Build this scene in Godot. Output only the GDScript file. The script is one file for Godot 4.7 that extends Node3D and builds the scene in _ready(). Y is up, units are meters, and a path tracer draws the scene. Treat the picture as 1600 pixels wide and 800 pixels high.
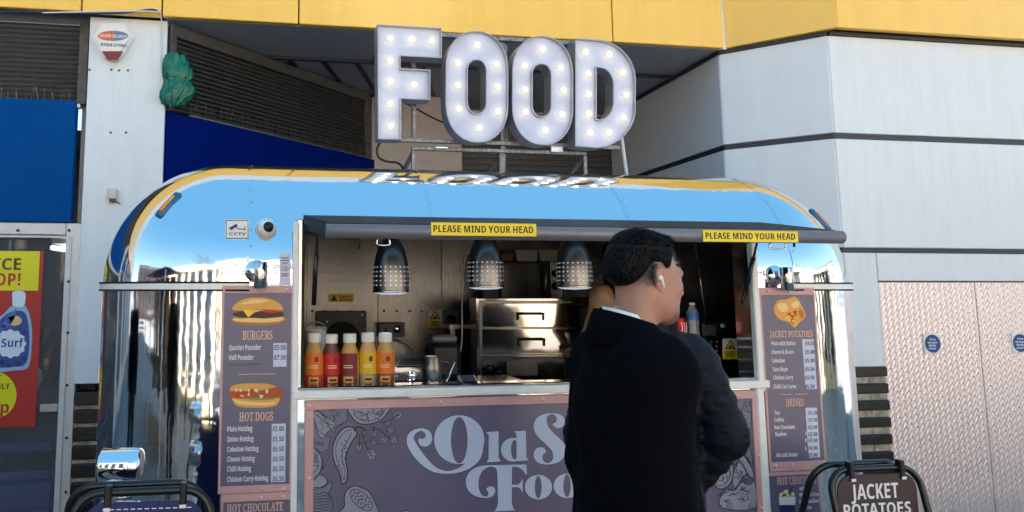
extends Node3D
# Food trailer in front of a clad building. X runs along the trailer front, -Z away from the camera, metres.

const FPX := 1150.0                      # focal length in photo pixels (1600 x 800)
const PPX := 570.0
const PPY := 318.0
const CAM := Vector3(0, 1.7, 0)
const YAW := -9.2
const PITCH := 6.55
const TF := -3.6                         # trailer front plane
const BELT := 1.72
const RR := 0.68
var M := {}
var cam_basis: Basis
var font_sans: Font
var font_bold: Font
var font_serif: Font
var names := {}
var rng := RandomNumberGenerator.new()

# ---------- positions ----------
func P(x: float, y: float, z: float) -> Vector3:      # photo pixel -> point on the wall plane z
	var d := cam_basis * Vector3((x - PPX) / FPX, -(y - PPY) / FPX, -1.0)
	return CAM + d * (z / d.z)
func rect(x0: float, y0: float, x1: float, y1: float, z: float) -> Array:   # pixel box -> [xmin, ymin, xmax, ymax] in metres
	var ym := (y0 + y1) / 2; var xm := (x0 + x1) / 2
	return [P(x0, ym, z).x, P(xm, y1, z).y, P(x1, ym, z).x, P(xm, y0, z).y]

# ---------- materials ----------
func mat(called: String, r: float, g: float, b: float, rough := 0.6, metal := 0.0) -> StandardMaterial3D:   # sRGB 0..255
	var m := StandardMaterial3D.new()
	m.albedo_color = Color(r / 255.0, g / 255.0, b / 255.0); m.roughness = rough; m.metallic = metal
	m.resource_name = called; M[called] = m
	return m
func noise_img(size: int, freq: float, sd: int, octaves := 4, ridged := false) -> Image:
	var n := FastNoiseLite.new(); n.seed = sd; n.frequency = freq; n.fractal_octaves = octaves
	n.noise_type = FastNoiseLite.TYPE_SIMPLEX_SMOOTH
	if ridged: n.fractal_type = FastNoiseLite.FRACTAL_RIDGED
	return n.get_seamless_image(size, size)
func normal_tex(img: Image, strength: float) -> ImageTexture:
	var i := img.duplicate() as Image; i.convert(Image.FORMAT_RGBA8); i.bump_map_to_normal_map(strength); i.generate_mipmaps()
	return ImageTexture.create_from_image(i)
func tone_tex(img: Image, lo: Color, hi: Color, sx := 1, sy := 1) -> ImageTexture:
	var w := img.get_width(); var h := img.get_height(); var o := Image.create(w, h, false, Image.FORMAT_RGB8)
	for y in h:
		for x in w:
			var v := img.get_pixel((x * sx) % w, (y * sy) % h).r
			o.set_pixel(x, y, lo.lerp(hi, clampf(v, 0, 1)))
	return ImageTexture.create_from_image(o)
func triplanar(m: StandardMaterial3D, scale: Vector3, nrm: Texture2D = null, ns := 1.0, alb: Texture2D = null) -> void:
	m.uv1_triplanar = true; m.uv1_world_triplanar = true; m.uv1_scale = scale
	if nrm: m.normal_enabled = true; m.normal_texture = nrm; m.normal_scale = ns
	if alb: m.albedo_texture = alb

func make_materials() -> void:
	var soft := noise_img(256, 0.012, 3, 3)
	var fine := noise_img(256, 0.06, 5, 4)
	var blotch := noise_img(256, 0.02, 9, 5)
	var soft_n := normal_tex(soft, 6.0)
	var fine_n := normal_tex(fine, 4.0)
	var white_blotch := tone_tex(blotch, Color(.95, .95, .955), Color(1, 1, 1))
	var stk := Image.create(256, 256, false, Image.FORMAT_RGB8); var sn := noise_img(256, 0.03, 31, 5)
	for y in 256:
		for x in 256:
			var v := sn.get_pixel((x * 3) % 256, y / 5).r * .6 + blotch.get_pixel(x, y).r * .4
			stk.set_pixel(x, y, Color(.98, .98, .977).lerp(Color(1, 1, 1), smoothstep(.2, .6, v)))
	var streaks := ImageTexture.create_from_image(stk)
	var smear := tone_tex(blotch, Color(.25, .25, .25), Color(1, 1, 1))
	var dirt := tone_tex(blotch, Color(.62, .61, .6), Color(1, 1, 1))
	var strong := tone_tex(blotch, Color(.45, .45, .45), Color(1, 1, 1))
	# brushed: noise stretched along one axis
	var br := Image.create(256, 256, false, Image.FORMAT_RGB8)
	var src := noise_img(256, 0.11, 21, 3)
	for y in 256:
		for x in 256: br.set_pixel(x, y, src.get_pixel((x * 5) % 256, y / 16 * 3 % 256))
	var brush_n := normal_tex(br, 1.2)
	var m := mat("mirror_aluminium", 228, 231, 234, 0.1, 1.0); m.roughness_texture = smear; triplanar(m, Vector3(1.3, 1.3, 1.3), soft_n, 0.07)
	m = mat("roof_aluminium", 226, 228, 232, 0.06, 1.0); triplanar(m, Vector3(1.6, 1.6, 1.6), soft_n, 0.05)
	m = mat("chrome", 235, 236, 238, 0.05, 1.0)
	m = mat("satin_aluminium", 190, 193, 198, 0.32, 1.0); triplanar(m, Vector3(3, 3, 3), fine_n, 0.12)
	m = mat("galvanised", 150, 152, 156, 0.45, 0.85); triplanar(m, Vector3(5, 5, 5), fine_n, 0.2, dirt)
	m = mat("stainless", 124, 121, 120, 0.26, 1.0); triplanar(m, Vector3(2, 1, 2), brush_n, 0.3, white_blotch)
	m = mat("stainless_bright", 200, 197, 197, 0.11, 1.0); triplanar(m, Vector3(1.5, 1.5, 1.5), soft_n, 0.04)
	m = mat("steel_mirror", 205, 201, 201, 0.085, 1.0); triplanar(m, Vector3(1.2, 1.2, 1.2), soft_n, 0.03)
	m = mat("lamp_steel", 150, 148, 147, 0.32, 1.0); triplanar(m, Vector3(6, 2, 6), brush_n, 0.4)
	m = mat("rivet", 170, 172, 175, 0.3, 1.0)
	m = mat("white_trim", 240, 238, 234, 0.35); triplanar(m, Vector3(2, 2, 2), null, 1, white_blotch)
	m = mat("gold_panel", 250, 196, 72, 0.28, 0.0); m.clearcoat_enabled = true; m.clearcoat = 0.6; m.clearcoat_roughness = 0.1; triplanar(m, Vector3(.45, .45, .45), soft_n, 0.015, streaks)
	m = mat("cladding", 220, 224, 229, 0.38); triplanar(m, Vector3(.5, .5, .5), soft_n, 0.012, streaks)
	m = mat("pillar_paint", 220, 225, 230, 0.5); triplanar(m, Vector3(.7, .7, .7), fine_n, 0.04, streaks)
	m = mat("column_paint", 172, 163, 160, 0.6); triplanar(m, Vector3(.9, .9, .9), fine_n, 0.1, white_blotch)
	m = mat("band_black", 38, 40, 48, 0.45)
	m = mat("soffit_grey", 150, 152, 157, 0.5); triplanar(m, Vector3(.8, .8, .8), null, 1, white_blotch)
	m = mat("louvre_dark", 92, 90, 90, 0.5); triplanar(m, Vector3(1.5, 1.5, 1.5), null, 1, dirt)
	m = mat("shutter_dark", 72, 72, 76, 0.55)
	m = mat("void_dark", 186, 186, 189, 0.8)
	m = mat("fascia_blue", 0, 74, 142, 0.6); m.metallic_specular = 0.15; triplanar(m, Vector3(.7, .7, .7), soft_n, 0.03, white_blotch)
	m = mat("fascia_navy", 0, 26, 108, 0.6); m.metallic_specular = 0.12; triplanar(m, Vector3(.7, .7, .7), soft_n, 0.03, white_blotch)
	m = mat("tile_black", 20, 21, 26, 0.3); triplanar(m, Vector3(2, 2, 2), fine_n, 0.15)
	m = mat("tile_white", 190, 182, 168, 0.6); triplanar(m, Vector3(2, 2, 2), fine_n, 0.2, dirt)
	m = mat("alu_frame", 205, 207, 210, 0.4, 0.25); triplanar(m, Vector3(2, 2, 2), null, 1, white_blotch)
	m = mat("plastic_white", 225, 224, 218, 0.45)
	m = mat("plastic_cream", 205, 198, 180, 0.5)
	m = mat("plastic_black", 14, 14, 16, 0.4)
	m = mat("plastic_grey", 92, 92, 96, 0.5)
	m = mat("rubber", 20, 20, 21, 0.75)
	m = mat("paint_black", 16, 17, 20, 0.28)
	m = mat("awning_grey", 122, 121, 126, 0.4, 0.3); triplanar(m, Vector3(2, 2, 2), null, 1, white_blotch)
	m = mat("awning_skin", 32, 33, 39, 0.5, 0.0); m.metallic_specular = 0.2; triplanar(m, Vector3(2, 2, 2), fine_n, 0.08)
	m = mat("strip_yellow", 240, 206, 20, 0.4)
	m = mat("ink_black", 22, 20, 22, 0.6)
	m = mat("board_purple", 104, 98, 121, 0.3); triplanar(m, Vector3(1.2, 1.2, 1.2), null, 1, white_blotch)
	m = mat("board_pink", 206, 158, 156, 0.4); triplanar(m, Vector3(1.2, 1.2, 1.2), null, 1, white_blotch)
	m = mat("pink_screw", 226, 190, 188, 0.35)
	m = mat("ink_title", 226, 176, 160, 0.5)
	m = mat("ink_white", 226, 224, 226, 0.5)
	m = mat("price_box", 202, 204, 224, 0.5)
	m = mat("ink_grey", 84, 84, 104, 0.6)
	m = mat("letter_silver", 186, 194, 216, 0.45)
	m = mat("art_line", 34, 32, 46, 0.5)
	m = mat("art_fill", 112, 112, 130, 0.45)
	m = mat("art_light", 142, 142, 158, 0.45)
	m = mat("bun", 226, 160, 72, 0.5); mat("bun_dark", 196, 112, 40, 0.5); mat("bun_pale", 240, 200, 130, 0.5)
	mat("patty", 84, 42, 24, 0.6); mat("cheese", 246, 196, 60, 0.5); mat("lettuce", 120, 150, 60, 0.5)
	mat("tomato", 196, 50, 30, 0.5); mat("sausage", 178, 76, 34, 0.5); mat("onion", 232, 216, 170, 0.5); mat("cocoa", 110, 70, 44, 0.5)
	m = mat("letter_face", 188, 195, 220, 0.42); triplanar(m, Vector3(2, 2, 2), soft_n, 0.04, white_blotch)
	m = mat("letter_side", 150, 153, 164, 0.35, 0.5); triplanar(m, Vector3(3, 3, 3), fine_n, 0.1)
	m = mat("bulb", 255, 250, 228, 0.3); m.emission_enabled = true; m.emission = Color(1.0, 0.88, 0.62); m.emission_energy_multiplier = 0.14
	m = mat("lamp_glow", 235, 240, 255, 0.4); m.emission_enabled = true; m.emission = Color(0.86, 0.93, 1.0); m.emission_energy_multiplier = 0.075
	m = mat("tube_glow", 255, 255, 255, 0.4); m.emission_enabled = true; m.emission = Color(1, 1, 1); m.emission_energy_multiplier = 0.3
	m = mat("sign_blue", 12, 62, 128, 0.4)
	m = mat("sign_navy", 20, 34, 92, 0.35); triplanar(m, Vector3(1.2, 1.2, 1.2), null, 1, white_blotch)
	m = mat("sign_brown", 58, 44, 48, 0.38); triplanar(m, Vector3(1.2, 1.2, 1.2), null, 1, white_blotch)
	m = mat("amber", 226, 142, 20, 0.2); m = mat("lens_blue", 30, 92, 130, 0.25)
	m = mat("alarm_red", 120, 32, 26, 0.25); m = mat("alarm_orange", 214, 96, 62, 0.5); m = mat("alarm_navy", 92, 122, 152, 0.5)
	m = mat("bag_green", 10, 104, 82, 0.3); triplanar(m, Vector3(4, 4, 4), fine_n, 0.5)
	m = mat("cable_blue", 20, 40, 96, 0.5); mat("cable_white", 210, 212, 214, 0.5); mat("cable_black", 18, 18, 20, 0.5)
	m = mat("wire", 140, 138, 132, 0.4, 0.7)
	m = mat("poster_yellow", 226, 214, 10, 0.45); mat("poster_red", 178, 40, 38, 0.45); mat("poster_brown", 88, 42, 36, 0.5)
	m = mat("soap_blue", 42, 74, 148, 0.4); mat("soap_pale", 150, 178, 212, 0.4); mat("soap_white", 214, 224, 236, 0.4); mat("soap_dark", 28, 48, 104, 0.4); mat("soap_cream", 224, 190, 130, 0.4); mat("soap_mid", 74, 112, 180, 0.4)
	m = mat("glass", 200, 215, 225, 0.02); m.transparency = BaseMaterial3D.TRANSPARENCY_ALPHA; m.albedo_color.a = 0.05; m.metallic_specular = 0.25
	m = mat("clear_plastic", 225, 232, 240, 0.08); m.transparency = BaseMaterial3D.TRANSPARENCY_ALPHA; m.albedo_color.a = 0.3
	m = mat("far_glass", 40, 48, 58, 0.06)
	m = mat("stone_cream", 214, 190, 146, 0.8); triplanar(m, Vector3(.25, .25, .25), fine_n, 0.3, white_blotch)
	m = mat("stone_pale", 222, 212, 194, 0.8); triplanar(m, Vector3(.3, .3, .3), fine_n, 0.3, white_blotch)
	m = mat("brick_far", 150, 104, 84, 0.85); triplanar(m, Vector3(.5, .5, .5), fine_n, 0.3, dirt)
	m = mat("roof_slate", 70, 72, 78, 0.7)
	m = mat("paving", 146, 147, 148, 0.85); triplanar(m, Vector3(.5, .5, .5), fine_n, 0.4, dirt)
	m = mat("bark", 66, 54, 44, 0.9)
	m = mat("shop_dark", 62, 62, 66, 0.7); mat("shop_shelf", 54, 53, 54, 0.6); mat("fluff", 216, 206, 190, 0.9); mat("sack_brown", 92, 70, 50, 0.85)
	m = mat("shop_blue", 14, 34, 92, 0.6)
	m = mat("sauce_red", 120, 32, 34, 0.35); mat("sauce_brown", 104, 50, 48, 0.35); mat("sauce_mustard", 214, 160, 92, 0.35); mat("sauce_dark", 70, 62, 66, 0.35); mat("sauce_amber", 196, 148, 70, 0.35)
	m = mat("label_orange", 226, 112, 26, 0.5); mat("label_red", 196, 30, 30, 0.5); mat("label_maroon", 124, 28, 36, 0.5); mat("label_yellow", 224, 176, 20, 0.5)
	m = mat("can_red", 176, 30, 34, 0.25, 0.4)
	m = mat("water_label", 60, 120, 190, 0.4)
	m = mat("cardboard", 150, 144, 134, 0.8); mat("cardboard_brown", 120, 74, 48, 0.8)
	m = mat("pink_scribble", 240, 110, 200, 0.5)
	# steel doors: pressed pattern, one small arched boss per cell
	var im := Image.create(128, 128, false, Image.FORMAT_L8)
	for y in 128:
		for x in 128:
			var u := fposmod(x, 32) / 32.0 - .5; var v := fposmod((y + (16 if (x / 32) % 2 else 0)) / 32.0 + .3 * cos(u * TAU), 1.0)
			im.set_pixel(x, y, Color(1, 1, 1) * (smoothstep(0.0, .8, v) * (1.0 - smoothstep(.82, 1.0, v)) * (.45 + .55 * cos(u * PI))))
	m = mat("door_steel", 228, 216, 219, 0.36, 0.6); triplanar(m, Vector3(4.6, 4.6, 4.6), normal_tex(im, 3.0), 0.55, white_blotch)
	# people
	m = mat("coat_wool", 9, 10, 15, 0.95); m.metallic_specular = 0.15; triplanar(m, Vector3(9, 9, 9), fine_n, 0.4)
	m = mat("puffer", 13, 16, 26, 0.6); m.metallic_specular = 0.3; triplanar(m, Vector3(4, 4, 4), fine_n, 0.25)
	m = mat("trousers", 22, 22, 27, 0.9)
	m = mat("hair", 11, 10, 12, 0.7); m.metallic_specular = 0.3; triplanar(m, Vector3(14, 5, 14), normal_tex(br, 3.0), 0.9); m.uv1_world_triplanar = false
	m = mat("skin", 255, 255, 255, 0.5); m.vertex_color_use_as_albedo = true; m.subsurf_scatter_enabled = true; m.subsurf_scatter_strength = 0.12
	m = mat("shirt", 224, 224, 230, 0.8); mat("zip_reflect", 190, 192, 196, 0.4)
	m = mat("leather_black", 18, 17, 17, 0.4)

# ---------- nodes ----------
func numbered(called: String) -> String:
	if not names.has(called): names[called] = 0; return called
	names[called] += 1
	return "%s_%03d" % [called, names[called]]
func tag(o: Node, label: String, category: String, group := "") -> void:
	o.set_meta("label", label); o.set_meta("category", category)
	if group != "": o.set_meta("group", group)
func thing(called: String, label: String, category: String, at: Vector3, group := "") -> Node3D:
	var o := Node3D.new(); o.name = numbered(called); add_child(o, true); o.position = at
	tag(o, label, category, group)
	return o
func off(o: Node) -> Vector3:
	var s := Vector3.ZERO
	while o != self and o is Node3D:
		s += (o as Node3D).position; o = o.get_parent()
	return s
func inst(parent: Node, called: String, mesh: Mesh, m: Material, xf := Transform3D.IDENTITY) -> MeshInstance3D:   # xf in world axes
	var o := MeshInstance3D.new(); o.name = called if parent != self else numbered(called)
	o.mesh = mesh; o.material_override = m; parent.add_child(o, true)
	o.transform = xf; o.position = xf.origin - off(parent)
	return o
func part(parent: Node, called: String, st: SurfaceTool, m: Material) -> MeshInstance3D:
	st.generate_normals()
	return inst(parent, called, st.commit(), m)
func structure(called: String, st: SurfaceTool, m: Material) -> MeshInstance3D:
	var o := part(self, called, st, m); o.set_meta("kind", "structure"); return o

# ---------- shapes ----------
func new_st(smooth := false) -> SurfaceTool:
	var st := SurfaceTool.new(); st.begin(Mesh.PRIMITIVE_TRIANGLES); st.set_smooth_group(0 if smooth else -1); return st
func tri(st: SurfaceTool, a: Vector3, b: Vector3, c: Vector3, n: Vector3) -> void:    # turned so that it faces n
	if (a - c).cross(a - b).dot(n) < 0.0:
		var t := b; b = c; c = t
	st.add_vertex(a); st.add_vertex(b); st.add_vertex(c)
func quad(st: SurfaceTool, a: Vector3, b: Vector3, c: Vector3, d: Vector3, n: Vector3) -> void:
	tri(st, a, b, c, n); tri(st, a, c, d, n)
func obox(st: SurfaceTool, xf: Transform3D, size: Vector3, bev := 0.0) -> void:
	var h := size * 0.5; bev = minf(bev, minf(h.x, minf(h.y, h.z)) * 0.9)
	if bev <= 0.0:
		for ax in 3:
			for s in [-1.0, 1.0]:
				var n := Vector3.ZERO; n[ax] = s
				var u := (ax + 1) % 3; var v := (ax + 2) % 3
				var q := []
				for k in [[-1, -1], [1, -1], [1, 1], [-1, 1]]:
					var p := Vector3.ZERO; p[ax] = s * h[ax]; p[u] = k[0] * h[u]; p[v] = k[1] * h[v]; q.append(xf * p)
				quad(st, q[0], q[1], q[2], q[3], xf.basis * n)
		return
	var vert := func(sx: float, sy: float, sz: float, ax: int) -> Vector3:
		var p := Vector3(sx * (h.x - bev), sy * (h.y - bev), sz * (h.z - bev)); var s := Vector3(sx, sy, sz)
		p[ax] = s[ax] * h[ax]; return xf * p
	var S := [-1.0, 1.0]
	for s in S:
		quad(st, vert.call(s, -1, -1, 0), vert.call(s, 1, -1, 0), vert.call(s, 1, 1, 0), vert.call(s, -1, 1, 0), xf.basis * Vector3(s, 0, 0))
		quad(st, vert.call(-1, s, -1, 1), vert.call(1, s, -1, 1), vert.call(1, s, 1, 1), vert.call(-1, s, 1, 1), xf.basis * Vector3(0, s, 0))
		quad(st, vert.call(-1, -1, s, 2), vert.call(1, -1, s, 2), vert.call(1, 1, s, 2), vert.call(-1, 1, s, 2), xf.basis * Vector3(0, 0, s))
	for a in S:
		for b in S:
			quad(st, vert.call(a, b, -1, 0), vert.call(a, b, 1, 0), vert.call(a, b, 1, 1), vert.call(a, b, -1, 1), xf.basis * Vector3(a, b, 0))
			quad(st, vert.call(a, -1, b, 0), vert.call(a, 1, b, 0), vert.call(a, 1, b, 2), vert.call(a, -1, b, 2), xf.basis * Vector3(a, 0, b))
			quad(st, vert.call(-1, a, b, 1), vert.call(1, a, b, 1), vert.call(1, a, b, 2), vert.call(-1, a, b, 2), xf.basis * Vector3(0, a, b))
			for c in S: tri(st, vert.call(a, b, c, 0), vert.call(a, b, c, 1), vert.call(a, b, c, 2), xf.basis * Vector3(a, b, c))
func box(st: SurfaceTool, x0: float, y0: float, z0: float, x1: float, y1: float, z1: float, bev := 0.0) -> void:
	obox(st, Transform3D(Basis(), Vector3(x0 + x1, y0 + y1, z0 + z1) / 2), Vector3(absf(x1 - x0), absf(y1 - y0), absf(z1 - z0)), bev)
func bx(x0: float, y0: float, z0: float, x1: float, y1: float, z1: float, bev := 0.0) -> SurfaceTool:
	var st := new_st(); box(st, x0, y0, z0, x1, y1, z1, bev); return st
func pbox(x0: float, y0: float, x1: float, y1: float, zf: float, thick: float, bev := 0.0) -> SurfaceTool:   # pixel rectangle on plane zf, thickness behind it
	var r := rect(x0, y0, x1, y1, zf)
	return bx(r[0], r[1], zf - thick, r[2], r[3], zf, bev)
func tube(st: SurfaceTool, pts: Array, r, sides := 8, closed := false) -> void:
	var n := pts.size(); var rings := []; var up := Vector3.UP
	for i in n:
		var a: Vector3 = pts[(i - 1 + n) % n] if (closed or i > 0) else pts[i]
		var b: Vector3 = pts[(i + 1) % n] if (closed or i < n - 1) else pts[i]
		var d := (b - a).normalized()
		if i == 0:
			up = Vector3.UP if absf(d.y) < 0.9 else Vector3.RIGHT
		up = (up - d * up.dot(d)).normalized()
		var sd := d.cross(up); var ring := []; var rad: float = r[i] if r is Array else r
		for k in sides:
			var t := TAU * k / sides; ring.append(pts[i] + (up * cos(t) + sd * sin(t)) * rad)
		rings.append(ring)
	for i in (n if closed else n - 1):
		var A: Array = rings[i]; var B: Array = rings[(i + 1) % n]; var c: Vector3 = (pts[i] + pts[(i + 1) % n]) / 2
		for k in sides:
			var k2 := (k + 1) % sides
			quad(st, A[k], A[k2], B[k2], B[k], (A[k] + A[k2] + B[k] + B[k2]) / 4 - c)
	if not closed:
		for e in [0, n - 1]:
			var d: Vector3 = (pts[0] - pts[1]) if e == 0 else (pts[n - 1] - pts[n - 2])
			for k in sides: tri(st, pts[e], rings[e][k], rings[e][(k + 1) % sides], d)
func bar(st: SurfaceTool, a: Vector3, b: Vector3, w: float, h := -1.0, bev := 0.0) -> void:      # square bar from a to b
	var d := b - a; var z := d.normalized(); var up := Vector3.UP if absf(z.y) < 0.95 else Vector3.BACK
	var x := up.cross(z).normalized(); var y := z.cross(x)
	obox(st, Transform3D(Basis(x, y, z), (a + b) / 2), Vector3(w, w if h < 0 else h, d.length()), bev)
func lathe(st: SurfaceTool, prof: Array, xf: Transform3D, sides := 24) -> void:      # prof: Vector2(radius, height)
	for i in prof.size() - 1:
		var a: Vector2 = prof[i]; var b: Vector2 = prof[i + 1]
		for k in sides:
			var t0 := TAU * k / sides; var t1 := TAU * (k + 1) / sides
			var c0 := Vector3(cos(t0), 0, sin(t0)); var c1 := Vector3(cos(t1), 0, sin(t1))
			var n2 := Vector2(b.y - a.y, -(b.x - a.x)); var n := (c0 + c1) * .5 * n2.x + Vector3.UP * n2.y
			var y0 := Vector3.UP * a.y; var y1 := Vector3.UP * b.y
			if a.x > 1e-6: tri(st, xf * (c0 * a.x + y0), xf * (c1 * a.x + y0), xf * (c1 * b.x + y1), xf.basis * n)
			if b.x > 1e-6: tri(st, xf * (c0 * a.x + y0), xf * (c1 * b.x + y1), xf * (c0 * b.x + y1), xf.basis * n)
func at(p: Vector3) -> Transform3D: return Transform3D(Basis(), p)
func facing(p: Vector3, dir: Vector3) -> Transform3D:      # local +Y turned to dir
	var y := dir.normalized(); var x := (Vector3.UP.cross(y) if absf(y.y) < .95 else Vector3.RIGHT.cross(y)).normalized()
	return Transform3D(Basis(x, y, x.cross(y)), p)
func prism(st: SurfaceTool, poly: PackedVector2Array, z0: float, z1: float) -> void:      # outline in metres (x, y), between z0 and z1
	var idx := Geometry2D.triangulate_polygon(poly)
	for i in range(0, idx.size(), 3):
		var a := poly[idx[i]]; var b := poly[idx[i + 1]]; var c := poly[idx[i + 2]]
		tri(st, Vector3(a.x, a.y, z1), Vector3(b.x, b.y, z1), Vector3(c.x, c.y, z1), Vector3.BACK)
		tri(st, Vector3(a.x, a.y, z0), Vector3(b.x, b.y, z0), Vector3(c.x, c.y, z0), Vector3.FORWARD)
	var ccw := not Geometry2D.is_polygon_clockwise(poly)
	for i in poly.size():
		var a := poly[i]; var b := poly[(i + 1) % poly.size()]; var n := Vector3(b.y - a.y, -(b.x - a.x), 0) * (1.0 if ccw else -1.0)
		quad(st, Vector3(a.x, a.y, z0), Vector3(b.x, b.y, z0), Vector3(b.x, b.y, z1), Vector3(a.x, a.y, z1), n)
func smooth_line(pts: Array, steps := 6, closed := false) -> Array:     # Catmull-Rom through Vector2 or Vector3 points
	var o := []; var n := pts.size()
	for i in (n if closed else n - 1):
		var p0 = pts[(i - 1 + n) % n] if (closed or i > 0) else pts[i]
		var p1 = pts[i]; var p2 = pts[(i + 1) % n]
		var p3 = pts[(i + 2) % n] if (closed or i + 2 < n) else p2
		for k in steps:
			var t := float(k) / steps
			o.append(0.5 * (2.0 * p1 + (p2 - p0) * t + (2.0 * p0 - 5.0 * p1 + 4.0 * p2 - p3) * t * t + (3.0 * p1 - p0 - 3.0 * p2 + p3) * t * t * t))
	if not closed: o.append(pts[n - 1])
	return o
# flat print, drawn in photo pixels on the plane z of the board it is printed on
func ink_poly(st: SurfaceTool, pts: Array, z: float) -> void:
	var pk := PackedVector2Array(pts); var idx := Geometry2D.triangulate_polygon(pk)
	for i in range(0, idx.size(), 3):
		var a := pk[idx[i]]; var b := pk[idx[i + 1]]; var c := pk[idx[i + 2]]
		tri(st, P(a.x, a.y, z), P(b.x, b.y, z), P(c.x, c.y, z), Vector3.BACK)
func ell_pts(cx: float, cy: float, rx: float, ry: float, rot := 0.0, n := 24, a0 := 0.0, a1 := TAU) -> Array:
	var o := []
	for i in n:
		var t := a0 + (a1 - a0) * i / (n if a1 - a0 > 6.28 else n - 1)
		o.append(Vector2(cx, cy) + Vector2(cos(t) * rx, sin(t) * ry).rotated(rot))
	return o
func ink_ell(st: SurfaceTool, cx: float, cy: float, rx: float, ry: float, z: float, rot := 0.0) -> void: ink_poly(st, ell_pts(cx, cy, rx, ry, rot), z)
func ink_line(st: SurfaceTool, pts: Array, w, z: float, closed := false) -> void:
	var n := pts.size(); var L := []; var R := []
	for i in n:
		var a: Vector2 = pts[(i - 1 + n) % n] if (closed or i > 0) else pts[i]
		var b: Vector2 = pts[(i + 1) % n] if (closed or i < n - 1) else pts[i]
		var d := (b - a).normalized(); var nn: Vector2 = Vector2(-d.y, d.x) * ((w[i] if w is Array else w) * .5)
		L.append(P(pts[i].x + nn.x, pts[i].y + nn.y, z)); R.append(P(pts[i].x - nn.x, pts[i].y - nn.y, z))
	for i in (n if closed else n - 1):
		var j := (i + 1) % n; quad(st, L[i], L[j], R[j], R[i], Vector3.BACK)
func ink_ring(st: SurfaceTool, outer: Array, inner: Array, z: float) -> void:
	var n := outer.size()
	for i in n:
		var j := (i + 1) % n
		quad(st, P(outer[i].x, outer[i].y, z), P(outer[j].x, outer[j].y, z), P(inner[j].x, inner[j].y, z), P(inner[i].x, inner[i].y, z), Vector3.BACK)
func text(parent: Node, s: String, x0: float, x1: float, yc: float, hpx: float, z: float, m: Material, font: Font = null, caps := 0.714, slope := 0.0) -> void:   # fitted between pixels x0..x1, capitals hpx high
	var t := TextMesh.new(); t.text = s; t.font = font if font else font_bold; t.font_size = 48; t.depth = 0.0008; t.curve_step = 2.0
	var a := P(x0, yc, z); var b := P(x1, yc, z); var h := P((x0 + x1) / 2, yc - hpx / 2, z).y - P((x0 + x1) / 2, yc + hpx / 2, z).y
	t.pixel_size = h / (caps * 48.0)
	var w := t.get_aabb().size.x; var sx := (b.x - a.x) / maxf(w, 0.001)
	var o := MeshInstance3D.new(); o.name = "lettering"; o.mesh = t; o.material_override = m; parent.add_child(o, true)
	o.position = P((x0 + x1) / 2, yc, z) - off(parent); o.position.z += 0.0005; o.scale = Vector3(sx, 1, 1)
	if slope != 0.0: o.rotation.z = slope

# ---------- camera, sky, sun ----------
func setup_view() -> void:
	cam_basis = Basis.from_euler(Vector3(deg_to_rad(PITCH), deg_to_rad(YAW), 0))
	var cam := Camera3D.new(); cam.name = "camera"; add_child(cam)
	cam.position = CAM; cam.basis = cam_basis; cam.near = 0.05; cam.far = 400.0
	cam.projection = Camera3D.PROJECTION_FRUSTUM; cam.size = 800.0 / FPX * cam.near
	cam.frustum_offset = Vector2((800.0 - PPX) / FPX, -(400.0 - PPY) / FPX) * cam.near
	cam.current = true
	var we := WorldEnvironment.new(); we.name = "environment"; var e := Environment.new(); we.environment = e; add_child(we)
	e.background_mode = Environment.BG_SKY
	var sky := Sky.new(); var sm := ProceduralSkyMaterial.new()
	sm.sky_top_color = Color(0.29, 0.485, 0.62); sm.sky_horizon_color = Color(0.76, 0.88, 0.98); sm.sky_curve = 0.16; sm.energy_multiplier = 0.54
	sm.ground_bottom_color = Color(0.3, 0.28, 0.26); sm.ground_horizon_color = Color(0.6, 0.64, 0.68); sm.sun_angle_max = 1.0
	sky.sky_material = sm; e.sky = sky
	e.tonemap_mode = Environment.TONE_MAPPER_LINEAR; e.tonemap_exposure = 5.7
	e.ambient_light_source = Environment.AMBIENT_SOURCE_SKY; e.sdfgi_enabled = true; e.ssao_enabled = true; e.ssil_enabled = true
	var sun := DirectionalLight3D.new(); sun.name = "sun"; add_child(sun)
	sun.light_energy = 1.6; sun.light_color = Color(1.0, 0.975, 0.945); sun.light_angular_distance = 0.5; sun.shadow_enabled = true
	sun.basis = Basis.looking_at(Vector3(0.22, -0.66, 0.72).normalized(), Vector3.UP)
	font_sans = sysfont("Droid Sans", 400); font_bold = sysfont("Droid Sans", 700); font_serif = sysfont("Droid Serif", 700)
func sysfont(fam: String, weight: int) -> SystemFont:
	var f := SystemFont.new(); f.font_names = PackedStringArray([fam]); f.font_weight = weight; return f

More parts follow.
